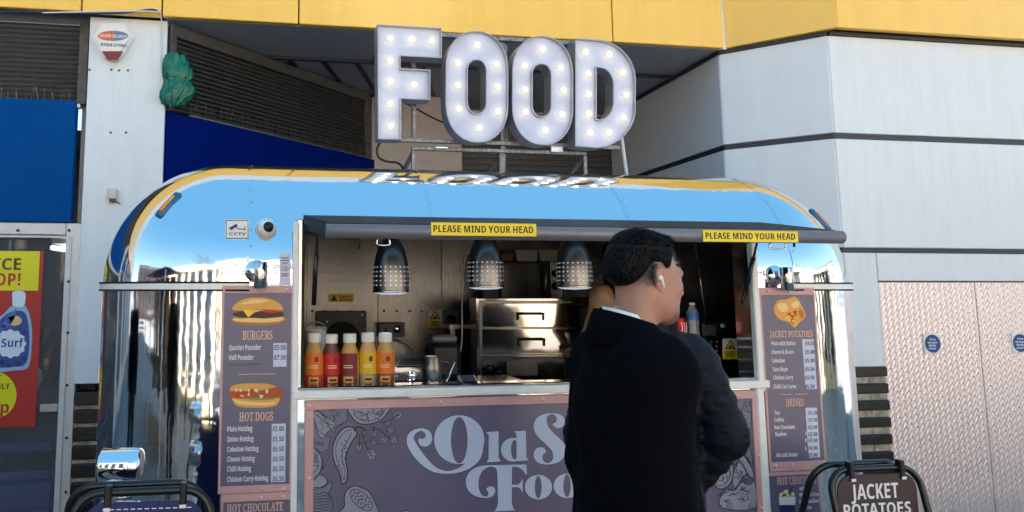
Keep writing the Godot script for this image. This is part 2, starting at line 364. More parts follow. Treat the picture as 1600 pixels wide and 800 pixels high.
# ---------- the clad building behind the trailer ----------
const GY := -0.42                      # the forecourt along the building lies lower than the paving
const BH := 3.95                       # underside of the gold fascia
func wall_piece(a: Vector2, b: Vector2, y0: float, y1: float, thick: float, bev := 0.004) -> SurfaceTool:   # upright slab whose front runs a -> b (x, z), front to the left-hand side of b -> a
	var st := new_st(); var d := b - a; var n := Vector2(-d.y, d.x).normalized()      # outward
	if n.y < -0.2: n = -n
	var c := (a + b) / 2 - n * thick / 2
	obox(st, Transform3D(Basis(Vector3(d.x, 0, d.y).normalized(), Vector3.UP, Vector3(n.x, 0, n.y)), Vector3(c.x, (y0 + y1) / 2, c.y)), Vector3(d.length(), y1 - y0, thick), bev)
	return st
func build_building() -> void:
	var b := thing("clad_building", "clad building with gold fascia panels above pale grey wall panels and steel doors", "building", Vector3(2, GY, -7))
	var g: Material = M.gold_panel
	# gold fascia
	var xs := [-32.0, -24.8, -17.6, -14.0, -10.4, -6.8, -3.2, P(127, 18, -6.1).x, P(253, 18, -6.1).x, P(467, 18, -6.1).x, P(957, 30, -6.1).x, 4.43]
	for i in xs.size() - 1:
		part(b, "gold_panel", bx(xs[i] + .006, BH, -6.16, xs[i + 1] - .006, 5.6, -6.1, .006), g)
	part(b, "gold_panel", wall_piece(Vector2(4.436, -6.1), Vector2(5.036, -5.44), BH, 5.6, .06), g)
	part(b, "gold_panel", bx(5.045, BH, -5.5, 7.6, 5.6, -5.44, .006), g)
	part(b, "gold_panel", bx(7.612, BH, -5.5, 11.0, 5.6, -5.44, .006), g)
	# upper storeys, out of the frame; they throw the shade in which the whole scene lies
	part(b, "upper_wall", bx(-34, 5.604, -16, 11, 7.6, -6.3), M.cladding)
	part(b, "fascia_backing", bx(-34, BH + .02, -6.5, 4.35, 5.6, -6.165), M.band_black)
	part(b, "fascia_backing", bx(4.9, BH + .02, -6.5, 11, 5.6, -5.6), M.band_black)
	# pale pillar at the shop
	var pl := rect(124, 20, 250, 800, -6.2)
	var pil := part(b, "pillar", bx(pl[0], 0.95, -6.6, pl[2], BH - .004, -6.2, .006), M.pillar_paint)
	for q in [[140, 109], [174, 109], [186, 110], [200, 110], [173, 207], [197, 207]]:
		var st := new_st(true); lathe(st, [Vector2(.011, 0), Vector2(.009, .003), Vector2(0, .004)], facing(P(q[0], q[1], -6.2), Vector3.BACK), 8); part(pil, "plugged_hole", st, M.plastic_grey)
	courses(b, rect(113, 612, 160, 800, -6.2)[0], pl[2], rect(113, 612, 160, 800, -6.2)[3], 0.137, 0.1, -6.2)
	# entrance recess: soffit, side louvre, column, shutter, return wall
	var sof := part(b, "soffit", bx(-.7, BH, -9.2, 4.9, BH + .012, -6.17), M.soffit_grey)
	for i in 7:
		var st := new_st(); var p := P(262 + i * 36, 75, -6.2)
		bar(st, Vector3(.05 + i * .34, BH - .006, -7.1), Vector3(.62 + i * .34, BH - .006, -8.7), .05, .01); part(sof, "soffit_slat", st, M.band_black)
	part(sof, "soffit_edge", bx(-.2, BH - .03, -7.05, 4.5, BH - .002, -7.0), M.band_black)
	part(sof, "soffit_joint", bx(1.2, BH - .003, -7.0, 1.212, BH - .0005, -6.17), M.band_black)
	part(sof, "soffit_joint", bx(3.2, BH - .003, -7.0, 3.212, BH - .0005, -6.17), M.band_black)
	var A := Vector2(-.66, -6.22); var B := Vector2(1.40, -8.2)
	var side := part(b, "side_wall", wall_piece(A + Vector2(-.12, -.12), B + Vector2(-.12, -.12), GY, BH - .01, .1, 0), M.void_dark)
	side.name = "side_wall"
	part(b, "side_fascia", wall_piece(A, B + Vector2(.07, -.07), 2.2, 3.17, .06), M.fascia_navy)
	part(b, "side_wall_lower", wall_piece(A, B, GY, 2.19, .05), M.fascia_navy)
	var lv := part(b, "side_louvre", wall_piece(A + Vector2(-.05, -.05), B + Vector2(-.05, -.05), 3.17, BH - .02, .03), M.louvre_dark)
	var dir := (B - A).normalized(); var nrm := Vector3(-dir.y, 0, dir.x)
	var sm := new_st(); obox(sm, Transform3D(Basis(Vector3(1, 0, 0), .62), Vector3.ZERO), Vector3((B - A).length() - .06, .005, .05)); sm.generate_normals(); var slat := sm.commit()
	for i in 17:
		var y := 3.2 + i * .04
		inst(lv, "slat", slat, M.louvre_dark, Transform3D(Basis(Vector3(dir.x, 0, dir.y), Vector3.UP, nrm), Vector3((A.x + B.x) / 2, y, (A.y + B.y) / 2)))
	part(lv, "louvre_frame", wall_piece(A + Vector2(.01, .01), A + dir * .06 + Vector2(.01, .01), 3.18, BH - .02, .03), M.louvre_dark)
	part(lv, "louvre_frame", wall_piece(B - dir * .12 + Vector2(.01, .01), B + Vector2(.01, .01), 3.18, BH - .02, .03), M.louvre_dark)
	part(lv, "louvre_frame", wall_piece(A + Vector2(.012, .012), B + Vector2(.012, .012), BH - .12, BH - .02, .03), M.louvre_dark)
	# column and shutter at the back
	var cr := rect(566, 190, 722, 280, -8.25)
	part(b, "column", bx(cr[0], GY, -8.6, cr[2], BH - .004, -8.25, .006), M.column_paint)
	var sh := part(b, "roller_shutter", bx(cr[2] - .05, GY, -8.9, 4.75, BH - .004, -8.8), M.void_dark)
	var s2 := new_st(); obox(s2, at(Vector3.ZERO), Vector3(4.75 - cr[2], .07, .03), .012); s2.generate_normals(); var sl2 := s2.commit()
	for i in 26: inst(sh, "slat", sl2, M.shutter_dark, at(Vector3((cr[2] + 4.75) / 2, 2.0 + i * .075, -8.79)))
	part(b, "back_wall", bx(-1, GY, -9.3, 5, BH, -9.2), M.void_dark)
	# bands and panels of the right-hand wall
	var yb1 := P(1460, 222, -5.55).y; var yt1 := P(1460, 213, -5.55).y
	var yb2 := P(1460, 396, -5.55).y; var yt2 := P(1460, 388, -5.55).y
	var faces := [[Vector2(4.62, -8.7), Vector2(4.43, -6.2)], [Vector2(4.43, -6.2), Vector2(5.03, -5.55)], [Vector2(5.038, -5.55), Vector2(8.2, -5.55)], [Vector2(8.21, -5.55), Vector2(11, -5.55)]]
	var ys := [[yt1, BH - .035], [yt2, yb1]]
	for fi in faces.size():
		var f: Array = faces[fi]
		for yy in ys: part(b, "cladding_panel", face_slab(f[0], f[1], yy[0], yy[1], 0.0, .04, .006), M.cladding)
		part(b, "black_band", face_slab(f[0], f[1], yb1 + .003, yt1 - .003, -.012, .04), M.band_black)
		part(b, "black_band", face_slab(f[0], f[1], yb2 + .003, yt2 - .003, -.012, .04), M.band_black)
		part(b, "black_band", face_slab(f[0], f[1], BH - .032, BH - .002, .02, .04), M.band_black)
		part(b, "inner_wall", face_slab(f[0], f[1], GY, BH - .05, -.045, .08), M.band_black)
	for fi in 2: part(b, "cladding_panel", face_slab(faces[fi][0], faces[fi][1], GY, yb2, 0.0, .04, .006), M.cladding)
	# pilaster beside the doors, its foot in black and white courses
	var xp := P(1372, 430, -5.55).x; var yc := P(1365, 573, -5.55).y
	part(b, "cladding_panel", bx(5.038, yc, -5.59, xp - .004, yb2, -5.55, .006), M.cladding)
	courses(b, 5.02, xp - .006, yc, .138, .078, -5.55)
	var yd := P(1480, 441, -5.55).y
	part(b, "cladding_panel", bx(xp + .004, yd + .01, -5.59, 8.2, yb2, -5.55, .006), M.cladding)
	var xd := [xp, P(1523, 443, -5.56).x, P(1523, 443, -5.56).x + (P(1523, 443, -5.56).x - xp), 8.2]
	for i in 3:
		var d := part(b, "steel_door", bx(xd[i] + .004, GY + .01, -5.6, xd[i + 1] - .004, yd, -5.56, .004), M.door_steel)
		if i == 0: d.set_meta("label", "pressed steel door leaf beside the striped pilaster")
	part(b, "cladding_panel", bx(8.21, GY, -5.59, 11, yb2, -5.55, .006), M.cladding)
	part(b, "end_wall", bx(10.9, GY, -16, 11, 5.6, -5.6), M.cladding)
func face_slab(a: Vector2, c: Vector2, y0: float, y1: float, proud: float, thick: float, bev := 0.0) -> SurfaceTool:   # a -> c runs left to right seen from the street
	var st := new_st(); var d := (c - a).normalized(); var n := Vector2(-d.y, d.x)
	if n.y < 0 and absf(d.x) > .3: n = -n
	elif absf(d.x) <= .3: n = Vector2(-absf(n.x), n.y * (1.0 if n.x < 0 else -1.0))
	var m := (a + c) / 2 + n * (proud - thick / 2)
	obox(st, Transform3D(Basis(Vector3(d.x, 0, d.y), Vector3.UP, Vector3(n.x, 0, n.y)), Vector3(m.x, (y0 + y1) / 2, m.y)), Vector3((c - a).length() - .004, y1 - y0, thick), bev)
	return st
func courses(b: Node3D, x0: float, x1: float, top: float, pitch: float, dark: float, z: float) -> void:
	var y := top; var i := 0
	while y > GY + .1:
		part(b, "black_block", bx(x0, y - dark, z - .2, x1, y, z + .03, .008), M.tile_black)
		var yb := maxf(y - pitch, GY)
		part(b, "pale_block", bx(x0 + .003, yb + .002, z - .2, (x0 + x1) / 2 - .002, y - dark - .002, z + .008, .003), M.tile_white)
		part(b, "pale_block", bx((x0 + x1) / 2 + .002, yb + .002, z - .2, x1 - .003, y - dark - .002, z + .008, .003), M.tile_white)
		y -= pitch; i += 1

func build_shopfront() -> void:
	var s := thing("shopfront", "shopfront with blue fascia board and dark slatted louvre beside the white pillar", "shopfront", Vector3(-2.2, 0, -6.4))
	var z := -6.22; var fr := rect(0, 155, 115, 347, z); var xl := -5.6
	part(s, "fascia_board", bx(xl, fr[1], z - .1, fr[2], fr[3], z, .008), M.fascia_blue)
	var lr := rect(0, 36, 113, 155, z - .08)
	var lv := part(s, "louvre", bx(xl, fr[3], z - .3, fr[2] + .02, BH - .01, z - .2), M.void_dark)
	var sm := new_st(); obox(sm, Transform3D(Basis(Vector3(1, 0, 0), .62), Vector3.ZERO), Vector3(fr[2] - .02 - xl, .006, .06)); sm.generate_normals(); var slat := sm.commit()
	for i in 16: inst(lv, "slat", slat, M.louvre_dark, at(Vector3((xl + fr[2] - .02) / 2, fr[3] + .04 + i * .042, z - .12)))
	part(lv, "louvre_frame", bx(fr[2] - .02, fr[3], z - .2, fr[2] + .05, BH - .01, z - .1), M.louvre_dark)
	part(s, "gap_strip", bx(fr[2] + .003, GY, z - .32, P(124, 300, -6.2).x, BH - .01, z - .21), M.void_dark)
	part(s, "corner_trim", bx(fr[2] + .003, fr[3] - .05, z - .08, P(124, 165, z).x, fr[3] - .02, z - .02), M.alu_frame)
	# aluminium frame and post
	var hb := fr[1] as float
	var post := rect(93, 350, 118, 800, z)
	var ps := part(s, "frame_post", bx(post[0], GY, z - .1, post[2], hb - .004, z - .01, .006), M.alu_frame)
	part(ps, "post_rib", bx(post[0] + .03, GY, z - .012, post[0] + .05, hb - .11, z + .002, .004), M.alu_frame)
	for q in [[107, 440], [106, 520], [105, 602], [104, 684], [103, 769], [28, 360], [108, 360]]:
		var st := new_st(true); lathe(st, [Vector2(.012, 0), Vector2(.011, .006), Vector2(0, .009)], facing(P(q[0], q[1], z), Vector3.BACK), 8); part(ps, "bolt", st, M.plastic_black)
	part(s, "frame_head", bx(xl, hb - .1, z - .1, post[0] - .002, hb - .004, z - .012, .006), M.alu_frame)
	part(s, "frame_head_lip", bx(xl, hb - .125, z - .1, post[0] - .002, hb - .103, z - .03, .004), M.alu_frame)
	part(s, "window_pane", bx(xl, GY + .1, z - .066, post[0] - .001, hb - .127, z - .06), M.glass)
	part(s, "stall_riser", bx(xl, GY, z - .1, post[0] - .002, GY + .098, z - .02, .006), M.alu_frame)
	part(s, "push_bar", pbox(62, 632, 90, 644, z - .02, .03, .004), M.satin_aluminium)
	# room behind the glass
	part(s, "shop_floor", bx(xl, GY, -10, post[0] + .2, GY + .08, z - .12), M.shop_shelf)
	part(s, "shop_ceiling", bx(xl, 3.0, -10, post[0] + .2, 3.05, z - .32), M.shop_shelf)
	part(s, "shop_back_wall", bx(xl, GY, -10.05, post[0] + .2, 3.0, -10), M.shop_dark)
	part(s, "shop_side_wall", bx(post[0] + .2, GY, -10, post[0] + .25, 3.0, z - .12), M.shop_dark)
	part(s, "shop_side_wall", bx(xl - .05, GY, -10, xl, 3.0, z), M.shop_dark)
	var tu := thing("ceiling_tube", "lit white fluorescent tube under the shop ceiling", "light", P(88, 398, -7.6))
	var st := new_st(true); var a := P(82, 387, -7.4); var c := a + Vector3(.12, 0, -1.2)
	tube(st, [a, c], .025, 10); part(tu, "tube", st, M.tube_glow)
	part(tu, "batten", bx(a.x - .01, a.y + .04, -8.6, c.x + .01, 3.0, -7.4), M.plastic_white)
	var ol := OmniLight3D.new(); ol.name = "tube_light"; tu.add_child(ol); ol.position = Vector3(.05, -.1, -.4); ol.light_energy = 0.04; ol.light_size = .1; ol.shadow_enabled = true; ol.omni_range = 6
	# goods in the window
	var gz := -6.75
	var gs := thing("display_shelf", "low grey display shelf inside the shop window", "shelf", Vector3(-2.9, GY + .08, gz))
	part(gs, "shelf_board", bx(-4.4, .78, gz - .5, -2.05, .82, gz + .2, .005), M.shop_shelf)
	for x in [-4.3, -3.2, -2.1]: part(gs, "shelf_leg", bx(x, GY + .08, gz - .4, x + .05, .78, gz + .1), M.shop_shelf)
	rng.seed = 4
	var fx := [P(8, 735, gz).x, P(26, 733, gz).x, P(42, 740, gz).x, P(-14, 735, gz).x]
	for i in fx.size():
		var f := thing("fluffy_cushion", ["small cream fluffy cushion between two others on the shop shelf", "larger cream fluffy cushion standing in front of the brown sack", "cream fluffy cushion nearest the aluminium window post", "cream fluffy cushion tucked behind the price poster"][i], "cushion", Vector3(fx[i], .82, gz), "cushions in the shop window")
		part(f, "cover", blob(Vector3(fx[i], .93, gz), Vector3(.085, .11, .07), 30 + i, .16), M.fluff)
	for q in [[70, 585, .32, .52, "tall brown sack close to the shop's window post"], [52, 640, .2, .5, "narrow brown sack between two wider sacks in the shop"], [20, 690, .25, .3, "short brown sack behind the poster in the shop"]]:
		var p := P(q[0], q[1], gz - .3)
		var f := thing("stuffed_sack", q[4], "sack", Vector3(p.x, .82, gz - .3), "sacks in the shop window")
		part(f, "sack_body", blob(Vector3(p.x, .82 + q[3] * .5, gz - .3), Vector3(q[2] * .4, q[3] * .5, .14), int(q[0]), .25), M.sack_brown)
	var bn := thing("blue_crate", "dark blue plastic crate at the foot of the shop window", "crate", Vector3(-2.6, GY + .08, -6.5))
	part(bn, "crate_body", bx(-4.0, GY + .08, -6.6, P(84, 790, -6.45).x, P(40, 752, -6.45).y, -6.4, .02), M.shop_blue)
	for i in 4: part(bn, "crate_rib", bx(-3.9, -.25 + i * .22, -6.4, P(84, 790, -6.45).x - .02, -.18 + i * .22, -6.385, .006), M.shop_blue)
	build_poster()
func blob(c: Vector3, r: Vector3, sd: int, amp: float, n := 16) -> SurfaceTool:
	var st := new_st(true); var nz := FastNoiseLite.new(); nz.seed = sd; nz.frequency = 1.1; nz.fractal_octaves = 3
	var pt := func(i: int, k: int) -> Vector3:
		var th := PI * i / n; var ph := TAU * (k % (2 * n)) / (2 * n); var d := Vector3(sin(th) * cos(ph), cos(th), sin(th) * sin(ph))
		return c + d * r * (1.0 + amp * nz.get_noise_3d(d.x * 1.6, d.y * 1.6, d.z * 1.6) * 1.6)
	for i in n:
		for k in 2 * n:
			var q := [pt.call(i, k), pt.call(i, k + 1), pt.call(i + 1, k + 1), pt.call(i + 1, k)]
			var m: Vector3 = (q[0] + q[1] + q[2] + q[3]) / 4 - c
			if i > 0: tri(st, q[0], q[1], q[2], m)
			if i < n - 1: tri(st, q[0], q[2], q[3], m)
	return st
func build_poster() -> void:
	var z := -6.27
	var p := thing("price_poster", "red and yellow price poster with a blue soap bottle on the shop window", "poster", P(-20, 520, z))
	part(p, "sheet", pbox(-62, 392, 62, 668, z, .003), M.poster_red)
	var zz := z + .0012; var st := pbox(-62, 392, 61, 454, zz, .001); part(p, "yellow_band", st, M.poster_yellow)
	text(p, "PRICE", -42, 33, 413, 18, zz + .001, M.poster_brown); text(p, "DROP!", -42, 32, 437, 19, zz + .001, M.poster_red)
	var k := func(a: Array) -> Array:
		var o := []
		for q in a: o.append(Vector2(q[0] / 2.669, 380 + q[1] / 2.667))
		return o
	st = new_st(); ink_poly(st, smooth_line(k.call([[50, 262], [105, 262], [130, 330], [133, 420], [118, 515], [60, 530], [-30, 528], [-55, 420], [-30, 340], [20, 290]]), 5, true), zz + .001); part(p, "bottle_print", st, M.soap_pale)
	st = new_st(); ink_poly(st, smooth_line(k.call([[38, 290], [98, 285], [118, 335], [122, 420], [108, 500], [60, 515], [-30, 510], [-45, 420], [-20, 345]]), 5, true), zz + .002); part(p, "bottle_print", st, M.soap_blue)
	st = new_st(); ink_ell(st, 22, 501, 12, 8, zz + .003); part(p, "bottle_print", st, M.soap_cream)
	st = new_st(); ink_poly(st, smooth_line(k.call([[52, 205], [75, 198], [104, 205], [106, 232], [98, 262], [56, 262], [52, 232]]), 3, true), zz + .0015); part(p, "bottle_print", st, M.soap_white)
	st = new_st(); ink_poly(st, k.call([[35, 300], [70, 270], [62, 310], [40, 345], [-10, 370]]), zz + .003); part(p, "bottle_print", st, M.soap_mid)
	st = new_st(); var fl := []
	for i in 48:
		var t := TAU * i / 48; var r := 24.0 + 1.6 * cos(t * 12); fl.append(Vector2(16 + cos(t) * r, 537 + sin(t) * r * .9))
	ink_poly(st, fl, zz + .0035); part(p, "bottle_print", st, M.soap_white)
	text(p, "Surf", 2, 36, 536, 13, zz + .0045, M.soap_blue)
	st = new_st()
	for q in [[2, 566, 6], [14, 571, 5], [27, 568, 6], [38, 560, 4], [6, 510, 4], [38, 520, 4], [32, 512, 3]]: ink_ell(st, q[0], q[1], q[2], q[2] * .7, zz + .004)
	part(p, "bottle_print", st, M.soap_dark).set_meta("kind", "stuff")
	st = new_st(); ink_ell(st, -10, 617, 36, 37, zz + .001); part(p, "yellow_disc", st, M.poster_yellow)
	text(p, "AT", -16, 3, 590, 9, zz + .002, M.poster_brown); text(p, "ONLY", -16, 15, 604, 9, zz + .002, M.poster_brown); text(p, "99p", -30, 14, 637, 17, zz + .002, M.poster_red)

func build_wall_fittings() -> void:
	# alarm box
	var z := -6.195
	var al := thing("alarm_box", "white hexagonal alarm box with red lens high on the white pillar", "alarm", P(178, 68, z))
	var px := func(a: Array) -> PackedVector2Array:
		var o := PackedVector2Array()
		for q in a:
			var w := P(q[0] / 2.0, q[1] / 2.0, z); o.append(Vector2(w.x, w.y))
		return o
	var st := new_st(); prism(st, px.call([[322, 80], [392, 80], [420, 124], [384, 182], [370, 194], [342, 194], [326, 182], [292, 124]]), z - .01, z + .06); part(al, "cover", st, M.plastic_white)
	st = new_st(); prism(st, px.call([[326, 84], [388, 84], [412, 124], [380, 172], [332, 172], [300, 124]]), z + .06, z + .075); part(al, "front_plate", st, M.plastic_white)
	st = new_st(); prism(st, px.call([[324, 170], [388, 170], [372, 196], [342, 196]]), z + .061, z + .085); part(al, "lens", st, M.alarm_red)
	st = new_st(); ink_ell(st, 176.5, 56, 24, 8, z + .0765, 0); part(al, "oval_print", st, M.alarm_orange)
	st = new_st(); ink_poly(st, ell_pts(178, 56, 22.5, 7.5, 0, 16, -PI / 2, PI / 2), z + .0775); part(al, "oval_print", st, M.alarm_navy)
	text(al, "CALDER SECURITY", 155, 199, 56.5, 4.6, z + .0785, M.ink_white); text(al, "01924 371941", 158, 198, 70.5, 4.6, z + .0765, M.sign_blue)
	# sensor
	var sp := P(177, 306, -6.2)
	var se := thing("wall_sensor", "small cream sensor box halfway up the white pillar", "sensor", sp)
	part(se, "case", bx(sp.x - .036, sp.y - .03, -6.2, sp.x + .036, sp.y + .055, -6.13, .008), M.plastic_cream)
	st = new_st(true); lathe(st, [Vector2(0, -.02), Vector2(.018, -.018), Vector2(.026, 0), Vector2(.026, .012)], at(Vector3(sp.x, sp.y - .042, -6.16)), 12); part(se, "lens", st, M.plastic_grey)
	st = new_st(true); tube(st, [Vector3(sp.x + .01, sp.y - .04, -6.19), Vector3(sp.x + .04, sp.y - .055, -6.19), Vector3(sp.x + .06, sp.y - .065, -6.195)], .004, 6); part(se, "lead", st, M.cable_black)
	# fire signs
	for q in [[1457, 537, "the door beside the striped pilaster"], [1594, 536, "the door beyond the joint"]]:
		var c := P(q[0], q[1], -5.555)
		var f := thing("fire_sign", "round blue fire sign on %s" % q[2], "sign", c, "fire door signs")
		part(f, "backing", bx(c.x - .085, c.y - .085, -5.56, c.x + .085, c.y + .085, -5.553, .002), M.plastic_white)
		st = new_st(); var dp := PackedVector2Array()
		for i in 32: dp.append(Vector2(c.x + .077 * cos(TAU * i / 32), c.y + .077 * sin(TAU * i / 32)))
		prism(st, dp, -5.553, -5.5515); part(f, "disc", st, M.sign_blue)
		var w := ["Fire", "escape", "Keep", "clear"]
		for i in 4: text(f, w[i], q[0] - [4.5, 7.5, 5.5, 5.5][i], q[0] + [4.5, 7.5, 5.5, 5.5][i], q[1] - 6.6 + i * 4.7, 3.3, -5.551, M.ink_white)
	# cables
	cable("blue_cable", "thin blue cable strung along the gold fascia's lower edge", [P(-60, 17, -6.07), P(60, 19, -6.07), P(128, 21, -6.07), P(190, 20, -6.07), P(236, 15, -6.07), P(249, 20, -6.07)], .012, M.cable_blue)
	cable("white_cable", "white cable clipped down the pillar's edge to the green bag", [P(66, 20, -6.06), P(160, 18, -6.06), P(240, 18, -6.06), P(251, 26, -6.1), P(253, 50, -6.18), P(252, 100, -6.18), P(255, 125, -6.18), P(262, 140, -6.2)], .009, M.cable_white)
	cable("sagging_cable", "dark blue cable sagging across the slanted louvre", [P(268, 100, -6.25), P(300, 116, -6.5), P(360, 138, -6.9), P(430, 154, -7.3), P(500, 160, -7.7), P(560, 153, -8.1), P(600, 145, -8.3)], .012, M.cable_blue)
	cable("drooping_cable", "black cable drooping between the column and the sign letters", [P(575, 151, -8.2), P(610, 150, -8.0), P(650, 170, -7.9), P(680, 186, -7.9), P(710, 196, -7.9), P(760, 200, -8.2)], .014, M.cable_black)
	# crumpled green bag
	var bp := P(277, 125, -6.2)
	var bg := thing("green_bag", "crumpled green plastic bag tied to the pillar's top corner", "bag", bp)
	var nz := FastNoiseLite.new(); nz.seed = 12; nz.frequency = 2.0; nz.fractal_octaves = 2; nz.fractal_type = FastNoiseLite.FRACTAL_RIDGED
	st = new_st(true); var rings := []
	var prof := [[90, 270, 2], [87, 273, 12], [94, 274, 16], [104, 275, 18], [112, 277, 21], [122, 277, 20], [128, 276, 18], [136, 279, 22], [145, 278, 23], [153, 274, 22], [160, 272, 18], [165, 271, 12], [165, 271, 3]]
	var pv := []
	for q in prof: pv.append(Vector3(q[0], q[1], q[2]))
	pv = smooth_line(pv, 4)
	for i in pv.size():
		var q: Vector3 = pv[i]; var ring := []; var cc := P(q.y, q.x, -6.16); var r: float = q.z / 210.0
		for k in 48:
			var t := TAU * k / 48; var d := Vector3(cos(t), 0, sin(t) * .6)
			ring.append(cc + d * r * (1.0 + .42 * (nz.get_noise_3d(d.x * .75, i * .018, d.z * .75) - .1) + .05 * nz.get_noise_3d(d.x * 1.3 + 5, i * .1, d.z * 1.3)) + Vector3.UP * .025 * nz.get_noise_2d(k * .12, i * .1))
		rings.append(ring)
	for i in pv.size() - 1:
		for k in 48:
			var k2 := (k + 1) % 48; var cc2 := P(pv[i].y, pv[i].x, -6.16)
			quad(st, rings[i][k], rings[i][k2], rings[i + 1][k2], rings[i + 1][k], rings[i][k] - cc2)
	part(bg, "bag_skin", st, M.bag_green)
	# bird spikes
	spikes("bird_spikes", "row of thin wire bird spikes above the blue fascia board", Vector3(-5.5, 3.2, -6.25), Vector3(rect(0, 155, 110, 347, -6.22)[2], 3.2, -6.25), 70, 1)
	spikes("bird_spikes", "row of thin wire bird spikes above the slanted navy fascia", Vector3(-.5, 3.17, -6.38), Vector3(1.36, 3.17, -8.17), 46, 2)
func cable(called: String, label: String, pts: Array, r: float, m: Material) -> void:
	var o := thing(called, label, "cable", pts[0]); var st := new_st(true); tube(st, smooth_line(pts, 8), r * .7, 8); part(o, "sheath", st, m)
func spikes(called: String, label: String, a: Vector3, b: Vector3, n: int, sd: int) -> void:
	var o := thing(called, label, "bird spikes", a); rng.seed = sd
	var st := new_st(); bar(st, a + Vector3.UP * .006, b + Vector3.UP * .006, .03, .01); part(o, "base_strip", st, M.wire)
	st = new_st()
	for i in n:
		var p := a.lerp(b, (i + rng.randf() * .6) / n); var d := Vector3(rng.randf_range(-.035, .035), rng.randf_range(.1, .15), rng.randf_range(-.03, .06))
		tube(st, [p, p + d], .0032, 4)
	part(o, "wires", st, M.wire).set_meta("kind", "stuff")

# ---------- street on the camera's side, mirrored in the trailer ----------
func build_street() -> void:
	structure("ground", bx(-120, GY - .3, -5.76, 4.7, 0, 120), M.paving)
	structure("pavement", bx(4.7, GY - .3, -3.4, 120, 0, 120), M.paving)
	structure("forecourt", bx(-120, GY - .4, -60, 120, GY, -3.38), M.paving)
	facade("terrace_building", "cream stone terrace with tall sash windows across the street", Vector2(-34, 20), Vector2(-9, 24), 10.5, 9, 3, M.stone_cream)
	facade("tower_block", "tall plain cream tower behind the street's far side", Vector2(6.5, 34), Vector2(13, 34), 24.0, 3, 8, M.stone_pale)
	facade("shop_terrace", "cream stone shop terrace with flat cornice across the street", Vector2(10, 24), Vector2(38, 18), 9.0, 10, 3, M.stone_cream)
	facade("brick_terrace", "red brown brick terrace closing the street's far end", Vector2(-40, -2), Vector2(-34.5, 20), 10.0, 8, 3, M.brick_far)
	facade("pale_block", "pale stone block closing the other end of the street", Vector2(38.5, 18), Vector2(42, -4), 9.0, 8, 3, M.stone_pale)
	# rounded corner building
	var b := thing("round_building", "round cornered cream building with ringed cornice and dark windows", "building", Vector3(1, 0, 29))
	var st := new_st(true); lathe(st, [Vector2(8, 0), Vector2(8, 11)], at(Vector3(1, 0, 29)), 48); part(b, "wall", st, M.stone_cream)
	st = new_st(); lathe(st, [Vector2(8.0, 10.6), Vector2(8.5, 10.8), Vector2(8.5, 11.2), Vector2(8, 11.2)], at(Vector3(1, 0, 29)), 48); lathe(st, [Vector2(8.0, 4.0), Vector2(8.3, 4.1), Vector2(8.3, 4.4), Vector2(8, 4.4)], at(Vector3(1, 0, 29)), 48); part(b, "cornice", st, M.stone_pale)
	st = new_st(); lathe(st, [Vector2(6.2, 11.2), Vector2(6.2, 12.6), Vector2(5.4, 13.0), Vector2(0, 13.6)], at(Vector3(1, 0, 29)), 40); part(b, "roof", st, M.roof_slate)
	var fr := window_meshes(1.2, 1.9)
	for k in 13:
		for r in 3:
			var a := PI + PI * (k + .5) / 13; var n := Vector3(cos(a), 0, sin(a)); var p := Vector3(1, [2.2, 6.0, 8.8][r], 29) + n * 8.02
			window_at(b, fr, p, n)
	kiosk(); side_bays(); market_stall()
	for i in 4:
		var p := Vector3(-1.2 - i * 1.1, 0, .6 + i * .12); var bo := thing("bollard", "slim black bollard standing on the paving left of the trailer", "bollard", p, "bollards on the paving")
		var bs := new_st(true); lathe(bs, [Vector2(.06, 0), Vector2(.06, .85), Vector2(.075, .86), Vector2(.075, .92), Vector2(.05, .98), Vector2(0, 1.0)], at(p), 20); part(bo, "shaft", bs, M.paint_black)
		bs = new_st(true); lathe(bs, [Vector2(.0615, .7), Vector2(.0615, .78)], at(p), 20); part(bo, "pale_band", bs, M.plastic_white)
	for q in [[-7.0, 12.5, 9.5, 5], [-3.0, 16.0, 8.0, 8], [8.5, 15.0, 8.5, 11]]: bare_tree(Vector3(q[0], 0, q[1]), q[2], q[3])
func kiosk() -> void:
	var k := thing("stone_kiosk", "cream stone kiosk with pale columns and dark bays facing the burger menu", "kiosk", Vector3(-3.8, 0, 2.6))
	part(k, "back_wall", bx(-6.2, 0, 2.9, -1.3, 3.1, 3.1), M.stone_cream); part(k, "canopy", bx(-6.4, 3.1, 1.8, -1.1, 3.5, 3.2, .02), M.stone_pale)
	for i in 6: part(k, "column", bx(-6.2 + i * .93, 0, 1.95, -5.9 + i * .93, 3.1, 2.25, .02), M.stone_pale)
	for i in 5: part(k, "bay_glass", bx(-5.89 + i * .93, .4, 2.2, -5.28 + i * .93, 3.09, 2.22), M.far_glass); part(k, "bay_sill", bx(-5.89 + i * .93, 0, 2.1, -5.28 + i * .93, .39, 2.24, .01), M.stone_cream)
	var k2 := k.duplicate() as Node3D; k2.name = numbered("stone_kiosk"); add_child(k2, true); k2.position += Vector3(9.6, 0, .1); k2.set_meta("label", "cream stone kiosk with pale columns across from the trailer's potato menu")
	var k3 := k.duplicate() as Node3D; k3.name = numbered("stone_kiosk"); add_child(k3, true); k3.position = Vector3(13.0, 0, .8); k3.rotation.y = PI / 2; k3.set_meta("label", "cream stone kiosk with pale columns turned side on beyond the trailer's end")
